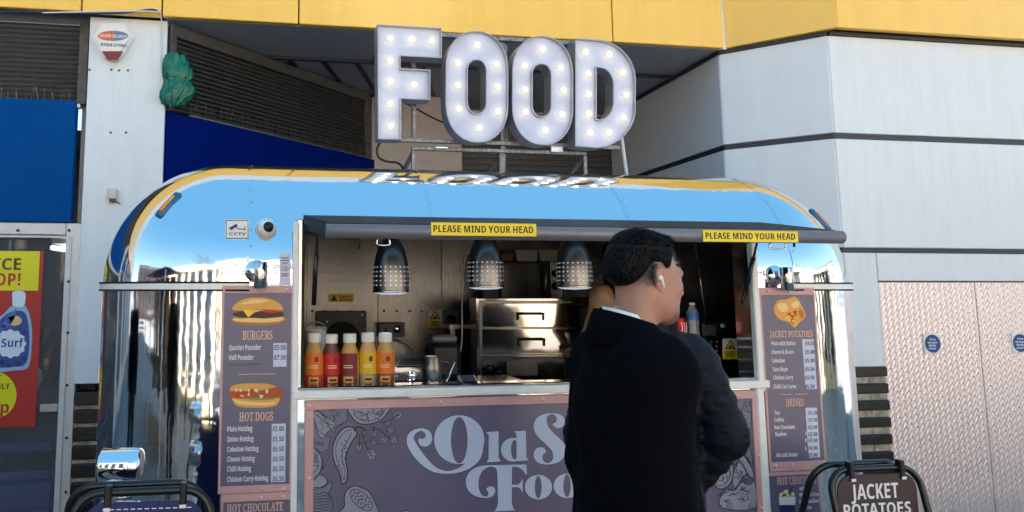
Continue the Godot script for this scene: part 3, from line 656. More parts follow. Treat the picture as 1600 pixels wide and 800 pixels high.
func market_stall() -> void:
	var k := thing("market_stall", "market stall with dark and cream hanging cloths left of the trailer", "stall", Vector3(-5.4, 0, -.8))
	var cl := [M.band_black, M.shop_blue, M.stone_pale, M.band_black, M.sack_brown, M.band_black, M.stone_cream, M.shop_blue, M.band_black, M.stone_pale]
	for i in 10:
		var x := -7.7 + i * .46; part(k, "hanging_cloth", bx(x, .25 + .1 * (i % 3), -.5 + .05 * (i % 2), x + .43, 2.3, -.47 + .05 * (i % 2), .008), cl[i])
	for x in [-7.75, -5.4, -3.1]:
		part(k, "post", bx(x - .025, 0, -.58, x + .025, 2.45, -.53), M.alu_frame); part(k, "post", bx(x - .025, 0, -2.0, x + .025, 2.45, -1.95), M.alu_frame)
	part(k, "awning", bx(-7.9, 2.45, -2.15, -2.95, 2.52, -.3, .02), M.shop_blue); part(k, "table", bx(-7.6, .78, -1.8, -3.3, .82, -.7, .01), M.sack_brown)
	for x in [-7.5, -3.4]: part(k, "table_leg", bx(x, 0, -1.3, x + .05, .78, -1.25), M.alu_frame)
func side_bays() -> void:
	for i in 7:
		var x := -5.75 - i * 2.8; var s := thing("shop_bay", ["dark glazed shop bay just past the blue fascia shop", "dark glazed shop bay between two pale piers", "dark glazed shop bay with a second navy fascia", "dark glazed shop bay past the second navy fascia", "dark glazed shop bay with black fascia further along", "dark glazed shop bay beside the last pier", "dark glazed shop bay at the parade's end"][i], "shopfront", Vector3(x - 1.3, 0, -6.4), "further bays of the shop parade")
		part(s, "pier", bx(x - .45, GY, -6.6, x, BH - .01, -6.18, .01), M.pillar_paint); part(s, "fascia_board", bx(x - 2.75, 2.55, -6.3, x - .46, 3.2, -6.2, .01), [M.fascia_blue, M.band_black, M.fascia_navy][i % 3])
		part(s, "window_pane", bx(x - 2.75, .3, -6.36, x - .46, 2.54, -6.34), M.far_glass); part(s, "stall_riser", bx(x - 2.75, GY, -6.4, x - .46, .299, -6.25), M.alu_frame); part(s, "louvre", bx(x - 2.75, 3.21, -6.42, x - .46, BH - .01, -6.38), M.louvre_dark)
		for k in 3: part(s, "mullion", bx(x - 2.7 + k * .75, .3, -6.335, x - 2.64 + k * .75, 2.54, -6.28), M.alu_frame)
func window_meshes(w: float, h: float) -> Array:
	var a := new_st(); box(a, -w / 2 - .12, -h / 2 - .12, -.02, -w / 2, h / 2 + .12, .1); box(a, w / 2, -h / 2 - .12, -.02, w / 2 + .12, h / 2 + .12, .1); box(a, -w / 2, h / 2, -.02, w / 2, h / 2 + .12, .1); box(a, -w / 2, -h / 2 - .12, -.02, w / 2, -h / 2, .14); box(a, -.03, -h / 2, 0, .03, h / 2, .06); box(a, -w / 2, -.03, 0, w / 2, .03, .055)
	a.generate_normals(); var g := new_st(); box(g, -w / 2, -h / 2, -.02, w / 2, h / 2, .02); g.generate_normals()
	return [a.commit(), g.commit()]
func window_at(b: Node3D, fr: Array, p: Vector3, n: Vector3) -> void:
	var xf := Transform3D(Basis(Vector3.UP.cross(n).normalized(), Vector3.UP, n), p)
	var w := inst(b, "window", fr[0], M.plastic_white, xf)
	var g := MeshInstance3D.new(); g.name = "pane"; g.mesh = fr[1]; g.material_override = M.far_glass; w.add_child(g, true)
func facade(called: String, label: String, a: Vector2, c: Vector2, h: float, cols: int, rows: int, m: Material) -> void:
	var b := thing(called, label, "building", Vector3((a.x + c.x) / 2, 0, (a.y + c.y) / 2))
	var d := (c - a).normalized(); var n := Vector2(d.y, -d.x)            # towards the trailer
	var mid := (a + c) / 2; if (Vector2(1.5, -3.6) - mid).dot(n) < 0: n = -n
	var L := (c - a).length(); var bs := Basis(Vector3(d.x, 0, d.y), Vector3.UP, Vector3(n.x, 0, n.y))
	var ctr := mid - n * 4.0
	var st := new_st(); obox(st, Transform3D(bs, Vector3(ctr.x, h / 2, ctr.y)), Vector3(L, h, 8)); part(b, "wall", st, m)
	st = new_st(); obox(st, Transform3D(bs, Vector3(ctr.x, h + .15, ctr.y)), Vector3(L + .5, .3, 8.6)); part(b, "roof", st, M.roof_slate)
	st = new_st(); var cm := mid + n * .12; obox(st, Transform3D(bs, Vector3(cm.x, h - .35, cm.y)), Vector3(L, .35, .24)); part(b, "cornice", st, M.stone_pale)
	var fr := window_meshes(L / cols * .42, h / rows * .55)
	for i in cols:
		for r in rows:
			var q := a + d * (L * (i + .5) / cols) + n * .01
			window_at(b, fr, Vector3(q.x, h / rows * (r + .48), q.y), Vector3(n.x, 0, n.y))
func bare_tree(base: Vector3, h: float, sd: int) -> void:
	var t := thing("bare_tree", {5: "leafless street tree in front of the cream terrace", 8: "smallest leafless street tree before the round building", 11: "leafless street tree in front of the shop terrace"}[sd], "tree", base, "bare street trees")
	rng.seed = sd; var tr := new_st(true); tube(tr, [base, base + Vector3(.05, h * .2, 0), base + Vector3(-.05, h * .38, .05)], [.2, .15, .12], 8); part(t, "trunk", tr, M.bark)
	var st := new_st(true); branch(st, base + Vector3(-.05, h * .37, .05), Vector3.UP, h * .26, .1, 5); part(t, "crown", st, M.bark)
func branch(st: SurfaceTool, p: Vector3, d: Vector3, l: float, r: float, depth: int) -> void:
	var n := 4 if depth >= 4 else 3
	for i in n:
		var q := Vector3(rng.randf_range(-1, 1), rng.randf_range(-.1, .6), rng.randf_range(-1, 1)).normalized()
		var dd := (d + q * .62).normalized(); var ll := l * rng.randf_range(.65, 1.05); var e := p + dd * ll
		tube(st, [p, p + dd * ll * .5 + q * ll * .04, e], [r, r * .75, r * .5], 4 if depth < 4 else 6)
		if depth > 1: branch(st, e, dd, l * .72, r * .52, depth - 1)

# ---------- the food trailer ----------
const XL := -0.085
const XR := 2.985
func skin_grid(cols: Array, rows: Array) -> ArrayMesh:     # cols: [core x, core z, nx, nz]; rows: [radius, y, tilt]
	var v := PackedVector3Array(); var n := PackedVector3Array(); var ix := PackedInt32Array()
	for c in cols:
		for r in rows:
			v.append(Vector3(c[0] + c[2] * r[0], r[1], c[1] + c[3] * r[0])); n.append(Vector3(c[2] * cos(r[2]), sin(r[2]), c[3] * cos(r[2])))
	var R := rows.size()
	for i in cols.size() - 1:
		for k in R - 1:
			var a := i * R + k; var q := [a, a + 1, a + R + 1, a + R]
			for t in [[0, 1, 2], [0, 2, 3]]:
				var A: int = q[t[0]]; var B: int = q[t[1]]; var C: int = q[t[2]]
				if (v[A] - v[C]).cross(v[A] - v[B]).dot(n[A] + n[B] + n[C]) < 0: ix.append_array(PackedInt32Array([A, C, B]))
				else: ix.append_array(PackedInt32Array([A, B, C]))
	var arr := []; arr.resize(Mesh.ARRAY_MAX); arr[Mesh.ARRAY_VERTEX] = v; arr[Mesh.ARRAY_NORMAL] = n; arr[Mesh.ARRAY_INDEX] = ix
	var m := ArrayMesh.new(); m.add_surface_from_arrays(Mesh.PRIMITIVE_TRIANGLES, arr); return m
func skin_rows(y0: float, y1: float) -> Array:
	var o := []; var ys := [y0]
	var y := y0
	while y < minf(y1, BELT) - .2: y += .2; ys.append(y)
	for q in ys:
		if q < BELT: o.append([RR, q, 0.0])
	if y1 <= BELT: o.append([RR, y1, 0.0]); return o
	var p0 := asin(clampf((maxf(y0, BELT) - BELT) / RR, 0, 1)); var p1 := asin(clampf((y1 - BELT) / RR, 0, 1))
	for i in 41:
		var p := lerpf(p0, p1, i / 40.0); o.append([RR * cos(p), BELT + RR * sin(p), p])
	return o
func cap_cols(s: float) -> Array:      # s -1 left, 1 right: front corner, side, back corner
	var cx := XL if s < 0 else XR; var o := []
	for i in 49:
		var a := PI / 2 * i / 48; o.append([cx, TF - RR, s * sin(a), cos(a)])
	for i in 49:
		var a := PI / 2 + PI / 2 * i / 48; o.append([cx, TF - 2.0 + RR, s * sin(a), cos(a)])
	return o
func skin_pt(x: float, y: float, out := 0.0) -> Vector3:     # on the flat front's section
	if y <= BELT: return Vector3(x, y, TF + out)
	var p := asin(clampf((y - BELT) / RR, 0, 1)); return Vector3(x, BELT + sin(p) * (RR + out), TF - RR + cos(p) * (RR + out))
var HX0: float
var HX1: float
var HY0: float
var HY1 := 2.03
func build_trailer() -> void:
	HX0 = P(467, 480, TF).x; HX1 = P(1182, 480, TF).x; HY0 = P(670, 604, TF).y
	var t := thing("food_trailer", "mirror polished rounded aluminium food trailer with an open serving hatch", "trailer", Vector3(1.5, 0, -4.6))
	var mm: Material = M.mirror_aluminium
	var caps := []
	for s in [-1.0, 1.0]: caps.append(inst(t, "end_cap", skin_grid(cap_cols(s), skin_rows(.4, BELT + RR)), mm))
	var strip := func(x0: float, x1: float, y0: float, y1: float) -> void:
		var c := []
		for i in 9: c.append([lerpf(x0, x1, i / 8.0), TF - RR, 0.0, 1.0])
		inst(t, "front_panel", skin_grid(c, skin_rows(y0, y1)), mm)
	strip.call(XL, HX0, .4, HY1); strip.call(HX1, XR, .4, HY1); strip.call(HX0, HX1, .4, HY0)
	strip.call(XL, .95, HY1, BELT + RR); strip.call(.95, 2.05, HY1, BELT + RR); strip.call(2.05, XR, HY1, BELT + RR)
	var c := []
	for i in 2: c.append([[XL, XR][i], TF - 2.0 + RR, 0.0, -1.0])
	inst(t, "rear_panel", skin_grid(c, skin_rows(.4, BELT + RR)), mm)
	part(t, "roof_panel", bx(XL, BELT + RR - .02, TF - 2 + RR, XR, BELT + RR, TF - RR), M.roof_aluminium)
	part(t, "chassis", bx(-.5, .3, -5.3, 3.5, .4, -3.9), M.rubber)
	for x in [.9, 1.75]:
		for z in [-3.82, -5.38]:
			var st := new_st(true); lathe(st, [Vector2(.16, -.09), Vector2(.3, -.085), Vector2(.32, -.05), Vector2(.32, .05), Vector2(.3, .085), Vector2(.16, .09)], facing(Vector3(x, .32, z), Vector3.BACK), 28)
			var w := part(t, "wheel", st, M.rubber)
			st = new_st(true); lathe(st, [Vector2(.0, .06), Vector2(.05, .065), Vector2(.15, .05), Vector2(.16, .085)], facing(Vector3(x, .32, z), Vector3.BACK * signf(z + 4.6)), 24); part(w, "rim", st, M.satin_aluminium)
	# seams with rivets
	for x in [.012, 2.96, .95, 2.05]:
		var st := new_st(); var prev := Vector3.ZERO; var y0: float = BELT if x < .5 or x > 2.9 else HY1
		var pts := []
		for i in 21: pts.append(skin_pt(x, lerpf(y0, BELT + RR - .003, i / 20.0), .0015))
		for i in 20: bar(st, pts[i], pts[i + 1], .012, .002)
		var sm := part(t, "seam_strip", st, M.roof_aluminium)
		st = new_st(true)
		var ph := asin((y0 - BELT) / RR)
		for i in 13:
			var p := lerpf(ph + .02, PI / 2 - .05, i / 12.0); var n := Vector3(0, sin(p), cos(p))
			lathe(st, [Vector2(.005, 0), Vector2(.004, .002), Vector2(0, .003)], facing(Vector3(x + .014, BELT + sin(p) * RR, TF - RR + cos(p) * RR), n), 6)
		part(sm, "rivets", st, M.rivet).set_meta("kind", "stuff")
	# belt rail round both ends
	for s in [-1.0, 1.0]:
		var cols := cap_cols(s); var pts := []; var x_in: float = P(390, 440, TF).x if s < 0 else P(1228, 440, TF).x
		pts.append(Vector3(x_in, BELT - .012, TF))
		for q in cols: pts.append(Vector3(q[0] + q[2] * RR, BELT - .012, q[1] + q[3] * RR))
		var st := new_st()
		for i in pts.size() - 1: bar(st, pts[i], pts[i + 1] + (pts[i + 1] - pts[i]) * .06, .034, .028)
		var rl := part(t, "belt_rail", st, M.white_trim)
		st = new_st()
		for dy in [-.019, .019]:
			for i in pts.size() - 1: bar(st, pts[i] + Vector3.UP * dy, pts[i + 1] + (pts[i + 1] - pts[i]) * .06 + Vector3.UP * dy, .04, .009)
		part(rl, "rail_edge", st, M.rubber)
	# hatch surround: posts, sill, dark reveal
	for q in [[456, 466, 343, 800], [1180, 1190, 380, 612], [1188, 1200, 600, 800]]:
		var r := rect(q[0], q[2], q[1], q[3], TF + .03); part(t, "white_post", bx(r[0], .4 if q[3] == 800 else r[1], TF - .01, r[2], minf(r[3], 2.02), TF + .03, .006), M.white_trim)
	var sy := P(670, 606, TF + .03).y
	part(t, "sill_trim", bx(HX0 - .03, sy - .042, TF - .005, HX1 + .03, sy, TF + .034, .006), M.white_trim)
	part(t, "sill", bx(HX0, sy + .002, TF - .08, HX1, HY0 + .012, TF + .018, .008), M.stainless_bright)
	part(t, "hatch_jamb", bx(HX0 - .006, HY0, TF - .16, HX0 + .012, HY1, TF - .008), M.stainless_bright)
	part(t, "hatch_jamb", bx(HX1 - .012, HY0, TF - .16, HX1 + .006, HY1, TF - .008), M.stainless_bright)
	for s in [-1.0, 1.0]:
		var x: float = HX0 + .02 if s < 0 else HX1 - .02
		part(t, "rubber_seal", bx(x - .006, HY0 + .014, TF - .012, x + .006, HY1, TF + .004), M.rubber)
	# inside shell
	var zi := TF - .17; var zb := TF - 1.86; var x0 := XL - .1; var x1 := XR + .1
	part(t, "inner_back_wall", bx(x0, .42, zb - .02, x1, 2.1, zb), M.stainless)
	part(t, "inner_ceiling", bx(x0, 2.1, zb + .02, x1, 2.13, zi - .13), M.soffit_grey)
	part(t, "inner_floor", bx(x0, .42, zb, x1, .45, zi), M.rubber)
	part(t, "inner_end_wall", bx(x0 - .03, .42, zb, x0, 2.1, zi - .13), M.stainless)
	part(t, "inner_end_wall", bx(x1, .42, zb, x1 + .03, 2.1, zi - .13), M.stainless)
	part(t, "inner_front_wall", bx(x0, .42, zi - .02, HX0 - .01, 2.0, zi), M.stainless)
	part(t, "inner_front_wall", bx(HX1 + .01, .42, zi - .02, x1, 2.0, zi), M.stainless)
	part(t, "inner_front_wall", bx(HX0 - .01, .42, zi - .02, HX1 + .01, 1.12, zi), M.stainless)
	part(t, "lintel", bx(x0, 2.0, zi - .13, x1, 2.12, zi - .1), M.stainless)
	part(t, "lintel", bx(HX0 - .02, HY1, zi - .1, HX1 + .02, HY1 + .012, TF - .075), M.stainless)
	for q in [[x0, 1.6, zi - .65], [1.601, 2.399, TF - .36], [2.4, x1, zi - .65]]:
		var wk := part(t, "worktop", bx(q[0], 1.13, q[2], q[1], CY, TF - .082, .003), M.stainless_bright)
		part(wk, "worktop_front", bx(q[0], .45, q[2] + .02, q[1], 1.128, q[2] + .04), M.stainless)
	part(t, "back_counter", bx(1.3, .45, zb + .002, 2.7, CB, TF - .93, .006), M.stainless)
	var rk := part(t, "back_shelf", bx(P(700, 470, -5.0).x, 1.42, zb + .002, P(980, 470, -5.0).x, 1.45, zb + .5), M.stainless)
	for q in [702, 970]: part(rk, "shelf_post", bx(P(q, 470, -5.0).x, .45, zb + .46, P(q, 470, -5.0).x + .03, 1.42, zb + .49), M.stainless)
	# steel panels of the back wall, with joints and rivets
	var px := [478, 590, 690, 780]
	for i in 3:
		var pn := part(t, "wall_panel", bx(P(px[i], 500, zb).x + .004, .9, zb + .001, P(px[i + 1], 500, zb).x - .004, 2.09, zb + .008, .002), M.stainless)
		var st := new_st(true)
		for k in 5: lathe(st, [Vector2(.01, 0), Vector2(.008, .004), Vector2(0, .006)], facing(P(px[i] + 10 + k * 20, 486, zb + .008), Vector3.BACK), 8)
		part(pn, "rivets", st, M.sack_brown).set_meta("kind", "stuff")
	# awning flap
	var fz := -3.09; var bl := P(510, 357, fz); var brr := P(1315, 374, fz); var by := (bl.y + brr.y) / 2
	var hl := P(474, 343, TF); var hx1 := brr.x - .03
	var st := new_st(); var a := Vector3(hl.x, hl.y, TF - .0); var b := Vector3(hx1, hl.y, TF)
	var e := Vector3(hx1, by + .012, fz); var d := Vector3(bl.x + .02, by + .012, fz); var up := Vector3(0, .022, 0)
	quad(st, a, b, e, d, Vector3.DOWN); quad(st, a + up, b + up, e + up, d + up, Vector3.UP); quad(st, a, d, d + up, a + up, Vector3.LEFT); quad(st, b, e, e + up, b + up, Vector3.RIGHT); quad(st, d, e, e + up, d + up, Vector3.BACK); quad(st, a, b, b + up, a + up, Vector3.FORWARD)
	var aw := part(t, "awning_flap", st, M.awning_skin)
	for k in 6:
		var f := (k + .5) / 6.0; var st2 := new_st(); bar(st2, a.lerp(b, f) + Vector3(0, -.004, .02), d.lerp(e, f) + Vector3(0, -.004, -.03), .03, .008); part(aw, "flap_rib", st2, M.satin_aluminium)
	st = new_st(); bar(st, a + Vector3(0, -.006, .012), b + Vector3(0, -.006, .012), .02, .012); part(aw, "hinge", st, M.rubber)
	st = new_st(); bar(st, a + Vector3(.005, -.012, 0), d + Vector3(.0, -.012, -.02), .012, .06); part(aw, "flap_cheek", st, M.awning_skin)
	st = new_st(true); tube(st, [Vector3(bl.x, by, fz), Vector3(brr.x, by, fz)], .031, 24); part(aw, "front_bar", st, M.awning_grey)
	for q in [[590, 608], [1203, 1226]]:
		st = new_st(true); var hz := fz - .02; var p0 := P(q[0], 376, hz); var p1 := P(q[1], 379, hz)
		tube(st, smooth_line([Vector3(p0.x, by - .03, hz), Vector3(p0.x, by - .055, hz), Vector3(p1.x, by - .055, hz), Vector3(p1.x, by - .03, hz)], 4), .004, 6); part(aw, "pull_handle", st, M.chrome)
	for q in [[518, 562, 1], [1240, 1272, -1]]:
		st = new_st(true); var hz := fz - .02; var p0 := P(q[0], 371, hz); var p1 := P(q[1], 373, hz)
		if q[2] < 0: var sw := p0; p0 = p1; p1 = sw
		tube(st, [p0 + Vector3(0, .012, 0), p0, p1, p1 + Vector3(0, -.045, 0)], .006, 6); part(aw, "catch_rod", st, M.paint_black)
	for s in [-1.0, 1.0]:
		var x: float = HX0 + .075 if s < 0 else HX1 - .06
		st = new_st(true); tube(st, [Vector3(x, 1.62, TF - .03), Vector3(x, 1.86, TF + .08)], .012, 10); tube(st, [Vector3(x, 1.86, TF + .08), Vector3(x, 2.03, TF + .155)], .006, 8); part(t, "gas_strut", st, M.paint_black)
	for q in [[674, 838, 348.5, 368.5, 358.5], [1099, 1247, 360.5, 378.0, 369.2]]:
		var zf := fz + .034; var y0 := P((q[0] + q[1]) / 2, q[4], zf).y
		var r := rect(q[0], q[2], q[1], q[3], zf)
		var sk := thing("warning_strip", "yellow strip reading please mind your head, %s" % ("over the hatch's middle" if q[0] < 800 else "at the bar's free end"), "sticker", Vector3((r[0] + r[2]) / 2, y0, zf), "head warning strips")
		part(sk, "strip", bx(r[0], r[1], zf - .006, r[2], r[3], zf), M.strip_yellow)
		text(sk, "PLEASE MIND YOUR HEAD", q[0] + 4, q[1] - 4, q[4], 10.5 if q[0] < 800 else 9.5, zf, M.ink_black)
	# marker lights on both shoulders
	for q in [[-1.0, 262, 318], [1.0, 1282, 343]]:
		var best := Vector3.ZERO; var bn := Vector3.UP; var bd := 1e9; var cx: float = XL if q[0] < 0 else XR
		for i in 40:
			for k in 40:
				var al := PI / 2 * i / 40; var ph := PI / 2 * k / 40; var n := Vector3(q[0] * sin(al) * cos(ph), sin(ph), cos(al) * cos(ph)); var p := Vector3(cx, BELT, TF - RR) + n * RR
				var s := cam_basis.inverse() * (p - CAM); var sc := Vector2(PPX - FPX * s.x / s.z, PPY + FPX * s.y / s.z)
				if sc.distance_to(Vector2(q[1], q[2])) < bd: bd = sc.distance_to(Vector2(q[1], q[2])); best = p; bn = n
		var tg := Vector3.UP.cross(bn).normalized(); var al2: Vector3 = (bn.cross(tg) * .95 + tg * (.35 * -q[0] if q[0] > 0 else .35)).normalized()
		var xf := Transform3D(Basis(al2.cross(bn).normalized(), bn, al2), best)
		st = new_st(true); obox(st, xf, Vector3(.05, .03, .17), .012); var ml := part(t, "marker_light", st, M.lens_blue)
		st = new_st(true); obox(st, xf * at(Vector3(0, .012, 0)), Vector3(.028, .02, .11), .008); part(ml, "amber_lens", st, M.amber)
	# hinges on the left end
	for y in [475, 582]:
		var p := P(161, y, -4.3); part(t, "hinge", bx(XL - RR - .012, p.y - .05, -4.36, XL - RR + .004, p.y + .05, -4.24, .003), M.satin_aluminium)
	build_trailer_fittings()
const CY := 1.17
const CB := 1.05
func wall_lamp(px: float, py: float, label: String) -> void:
	var p := P(px, py, TF + .06); var o := thing("wall_lamp", label, "lamp", Vector3(p.x, p.y, TF), "chrome wall lamps")
	var st := new_st(true); lathe(st, [Vector2(0.0, .02), Vector2(.05, .016), Vector2(.055, 0)], facing(Vector3(p.x - .02, p.y + .02, TF), Vector3.BACK), 20); part(o, "wall_plate", st, M.chrome)
	st = new_st(true); lathe(st, [Vector2(.03, -.062), Vector2(.032, -.06), Vector2(.032, .06), Vector2(.03, .063), Vector2(0, .064)], at(Vector3(p.x, p.y, TF + .062)), 24); part(o, "lamp_barrel", st, M.stainless_bright)
	st = new_st(true); lathe(st, [Vector2(.0, -.058), Vector2(.029, -.058)], at(Vector3(p.x, p.y, TF + .062)), 20); part(o, "lens", st, M.price_box)
func build_trailer_fittings() -> void:
	wall_lamp(407, 430, "small chrome barrel lamp above the burger menu board"); wall_lamp(1229, 436, "small chrome barrel lamp above the jacket potato menu board")
	# CCTV sticker, dome camera, paper notice
	var z := TF - .035
	var s := thing("cctv_sticker", "square white CCTV sticker with a camera symbol on the trailer skin", "sticker", P(370, 358, z))
	var r := rect(352, 343, 389, 374, z)
	part(s, "sheet", bx(r[0], r[1], z - .03, r[2], r[3], z), M.plastic_white)
	var st := new_st(); ink_line(st, [Vector2(353.5, 344.5), Vector2(387.5, 344.5), Vector2(387.5, 372.5), Vector2(353.5, 372.5)], 1.6, z + .001, true)
	ink_poly(st, [Vector2(357.5, 356), Vector2(369, 349.5), Vector2(372, 353), Vector2(361, 360)], z + .001); ink_line(st, [Vector2(368, 354), Vector2(373, 358), Vector2(381, 358)], 1.6, z + .0012); ink_line(st, [Vector2(382.5, 354), Vector2(382.5, 360)], 1.6, z + .0012); part(s, "symbol", st, M.sign_navy)
	text(s, "CCTV", 358, 384, 365.5, 4.6, z + .001, M.sign_navy)
	var cp := skin_pt(P(416, 357, TF - .03).x, P(416, 357, TF - .03).y)
	s = thing("cctv_camera", "white dome security camera beside the serving hatch", "camera", cp)
	st = new_st(true); lathe(st, [Vector2(.052, 0), Vector2(.052, .02), Vector2(.046, .03)], facing(cp, Vector3.BACK), 24); part(s, "base_ring", st, M.plastic_white)
	st = new_st(true); var pr := []
	for i in 9: pr.append(Vector2(.044 * cos(PI / 2 * i / 8.0), .028 + .044 * sin(PI / 2 * i / 8.0)))
	lathe(st, pr, facing(cp, Vector3.BACK), 24); var bl := part(s, "ball", st, M.plastic_white)
	var ld := Vector3(.25, .12, .9).normalized(); st = new_st(true); lathe(st, [Vector2(.0, .047), Vector2(.024, .0465), Vector2(.026, .036)], facing(cp + Vector3(0, 0, .028), ld), 20); part(bl, "lens", st, M.plastic_black)
	s = thing("paper_notice", "small pale printed notice taped beside the hatch post", "notice", P(446, 420, TF + .004))
	part(s, "sheet", pbox(437, 394, 454, 446, TF + .005, .004), M.price_box)
	st = new_st()
	for q in [[440, 451, 403], [438.5, 452, 407], [441, 450, 411], [440, 451, 428], [440, 450, 431]]: ink_line(st, [Vector2(q[0], q[2]), Vector2(q[1], q[2])], 1.4, TF + .006)
	ink_line(st, ell_pts(445.5, 420, 5, 3.4), .8, TF + .006, true); ink_line(st, ell_pts(446.5, 420, 2, 1.6), .8, TF + .006, true); part(s, "print", st, M.ink_grey)
	# coloured advert scraps at the right post
	part(thing("advert_card", "pale card with a pink scribble stuck beside the right post", "card", P(1186, 640, TF + .004)), "sheet", pbox(1181, 617, 1196, 657, TF + .004, .003), M.plastic_white)
	var ac := get_child(get_child_count() - 1); st = new_st(); ink_poly(st, smooth_line([Vector2(1182, 646), Vector2(1187, 643.5), Vector2(1193, 646), Vector2(1194, 652), Vector2(1189, 654), Vector2(1184, 651)], 4, true), TF + .0052); part(ac, "scribble", st, M.pink_scribble)
	build_front_board(); build_menus()

func screw(parent: Node, px: float, py: float, z: float) -> void:
	var st := new_st(true); lathe(st, [Vector2(.0085, 0), Vector2(.008, .004), Vector2(.004, .007), Vector2(0, .0075)], facing(P(px, py, z), Vector3.BACK), 12); part(parent, "screw_cap", st, M.pink_screw)
func build_front_board() -> void:
	var z := TF + .02; var yt := P(680, 622, z).y; var yb := .5
	var x0 := P(476, 700, z).x; var x1 := P(1189, 690, z).x; var w := .042
	var o := thing("front_board", "purple front board in a pink frame with silver display lettering", "sign board", Vector3((x0 + x1) / 2, yb, z))
	part(o, "board", bx(x0 + .01, yb + .01, TF + .002, x1 - .01, yt - .01, z - .004), M.board_purple)
	part(o, "frame_bar", bx(x0, yt - w, TF + .002, x1, yt, z + .004, .003), M.board_pink); part(o, "frame_bar", bx(x0, yb, TF + .002, x1, yb + w, z + .004, .003), M.board_pink)
	part(o, "frame_bar", bx(x0, yb + w, TF + .002, x0 + w, yt - w, z + .004, .003), M.board_pink); part(o, "frame_bar", bx(x1 - w, yb + w, TF + .002, x1, yt - w, z + .004, .003), M.board_pink)
	for q in [[484, 630], [689, 626], [848, 621], [1174, 616], [482, 747], [1180, 712], [1184, 794]]:
		var p := P(q[0], q[1], z + .004)
		if q[0] > 1000: p.x = x1 - w / 2
		elif q[0] < 490: p.x = x0 + w / 2
		if q[1] < 640: p.y = yt - w / 2
		var st := new_st(true); lathe(st, [Vector2(.0085, 0), Vector2(.008, .004), Vector2(.004, .007), Vector2(0, .0075)], facing(p, Vector3.BACK), 12); part(o, "screw_cap", st, M.pink_screw)
	var zi := z - .003
	# display lettering, traced as flat print
	var k := func(a: Array) -> Array:
		var r := []
		for q in a: r.append(Vector2(640 + q[0] / 4.708, 630 + q[1] / 4.708))
		return r
	var kv := func(a: Array, s := 5) -> Array: return smooth_line(k.call(a), s, true)
	var e := func(cx: float, cy: float, rx: float, ry: float) -> Array: return ell_pts(640 + cx / 4.708, 630 + cy / 4.708, rx / 4.708, ry / 4.708, 0, 40)
	var lt := new_st(); var ol := new_st(); var zl := zi + .0015
	ink_ring(lt, e.call(365, 268, 186, 180), e.call(365, 272, 60, 170), zl)
	var tail := [[525, 330, 40], [490, 400, 60], [430, 458, 50], [350, 497, 30], [260, 508, 22], [170, 480, 44], [85, 405, 66], [22, 315, 66], [5, 255, 50], [30, 215, 34], [70, 196, 20], [105, 192, 18]]
	var tp := []; var tw := []
	for q in tail: tp.append([q[0], q[1]]); tw.append(Vector2(q[2] / 4.708, 0))
	var tpp := smooth_line(k.call(tp), 5); var tww := []
	for v in smooth_line(tw, 5): tww.append(v.x)
	ink_line(lt, tpp, tww, zl + .0004); var tol := []
	for v in tww: tol.append(v + 1.3)
	ink_line(ol, tpp, tol, zi + .0006)
	var polys := [kv.call([[75, 195], [120, 190], [155, 215], [167, 260], [152, 300], [115, 320], [78, 308], [64, 280], [72, 258], [95, 262], [115, 248], [115, 222], [95, 207]]),
		k.call([[563, 212], [655, 206], [655, 400], [672, 428], [566, 436], [580, 410], [582, 235]]), k.call([[768, 206], [856, 202], [860, 400], [876, 420], [775, 428], [786, 400], [786, 225]]),
		kv.call([[1045, 72], [1100, 80], [1135, 105], [1142, 140], [1130, 170], [1095, 185], [1060, 170], [1052, 150], [1075, 140], [1080, 110], [1065, 88], [1040, 80], [1015, 95], [1008, 125], [1020, 170], [1060, 220], [1110, 265], [1145, 310], [1148, 360], [1125, 410], [1080, 440], [1010, 452], [950, 440], [920, 410], [912, 375], [925, 340], [960, 323], [995, 335], [1003, 360], [985, 375], [978, 400], [990, 430], [1020, 440], [1045, 425], [1055, 395], [1045, 350], [1000, 300], [950, 255], [918, 205], [913, 155], [935, 110], [985, 80]], 3),
		k.call([[858, 450], [866, 522], [852, 526], [832, 492], [800, 472], [755, 466], [752, 600], [800, 598], [820, 580], [825, 560], [834, 560], [833, 655], [823, 652], [818, 632], [795, 618], [752, 618], [752, 740], [765, 775], [782, 788], [622, 796], [640, 770], [650, 735], [645, 520], [640, 485], [625, 473], [610, 468], [590, 468], [570, 474], [550, 486], [530, 508], [516, 535], [508, 570], [507, 600], [511, 635], [525, 668], [540, 682], [555, 688], [568, 685], [577, 675], [580, 660], [575, 648], [562, 638], [565, 627], [575, 618], [590, 612], [605, 612], [620, 618], [628, 630], [631, 645], [626, 665], [612, 684], [592, 694], [560, 698], [510, 692], [480, 682], [455, 667], [432, 645], [418, 615], [413, 585], [416, 550], [430, 520], [450, 496], [480, 475], [515, 463], [560, 456]]),
		k.call([[1155, 195], [1245, 190], [1245, 395], [1262, 412], [1158, 414], [1172, 395], [1172, 215]])]
	for p in polys: ink_poly(lt, p, zl + .0002); ink_line(ol, p, 1.3, zi + .0007, true)
	ink_ring(lt, e.call(762, 342, 90, 88), e.call(772, 342, 26, 72), zl); ink_ring(lt, e.call(948, 617, 101, 91), e.call(946, 617, 25, 82), zl); ink_ring(lt, e.call(1160, 608, 101, 91), e.call(1158, 606, 27, 83), zl)
	for q in [[365, 268, 186, 180], [365, 272, 60, 170], [762, 342, 90, 88], [948, 617, 101, 91], [1160, 608, 101, 91]]: ink_line(ol, e.call(q[0], q[1], q[2], q[3]), 1.3, zi + .0005, true)
	part(o, "display_lettering", lt, M.letter_silver); part(o, "lettering_outline", ol, M.art_line)
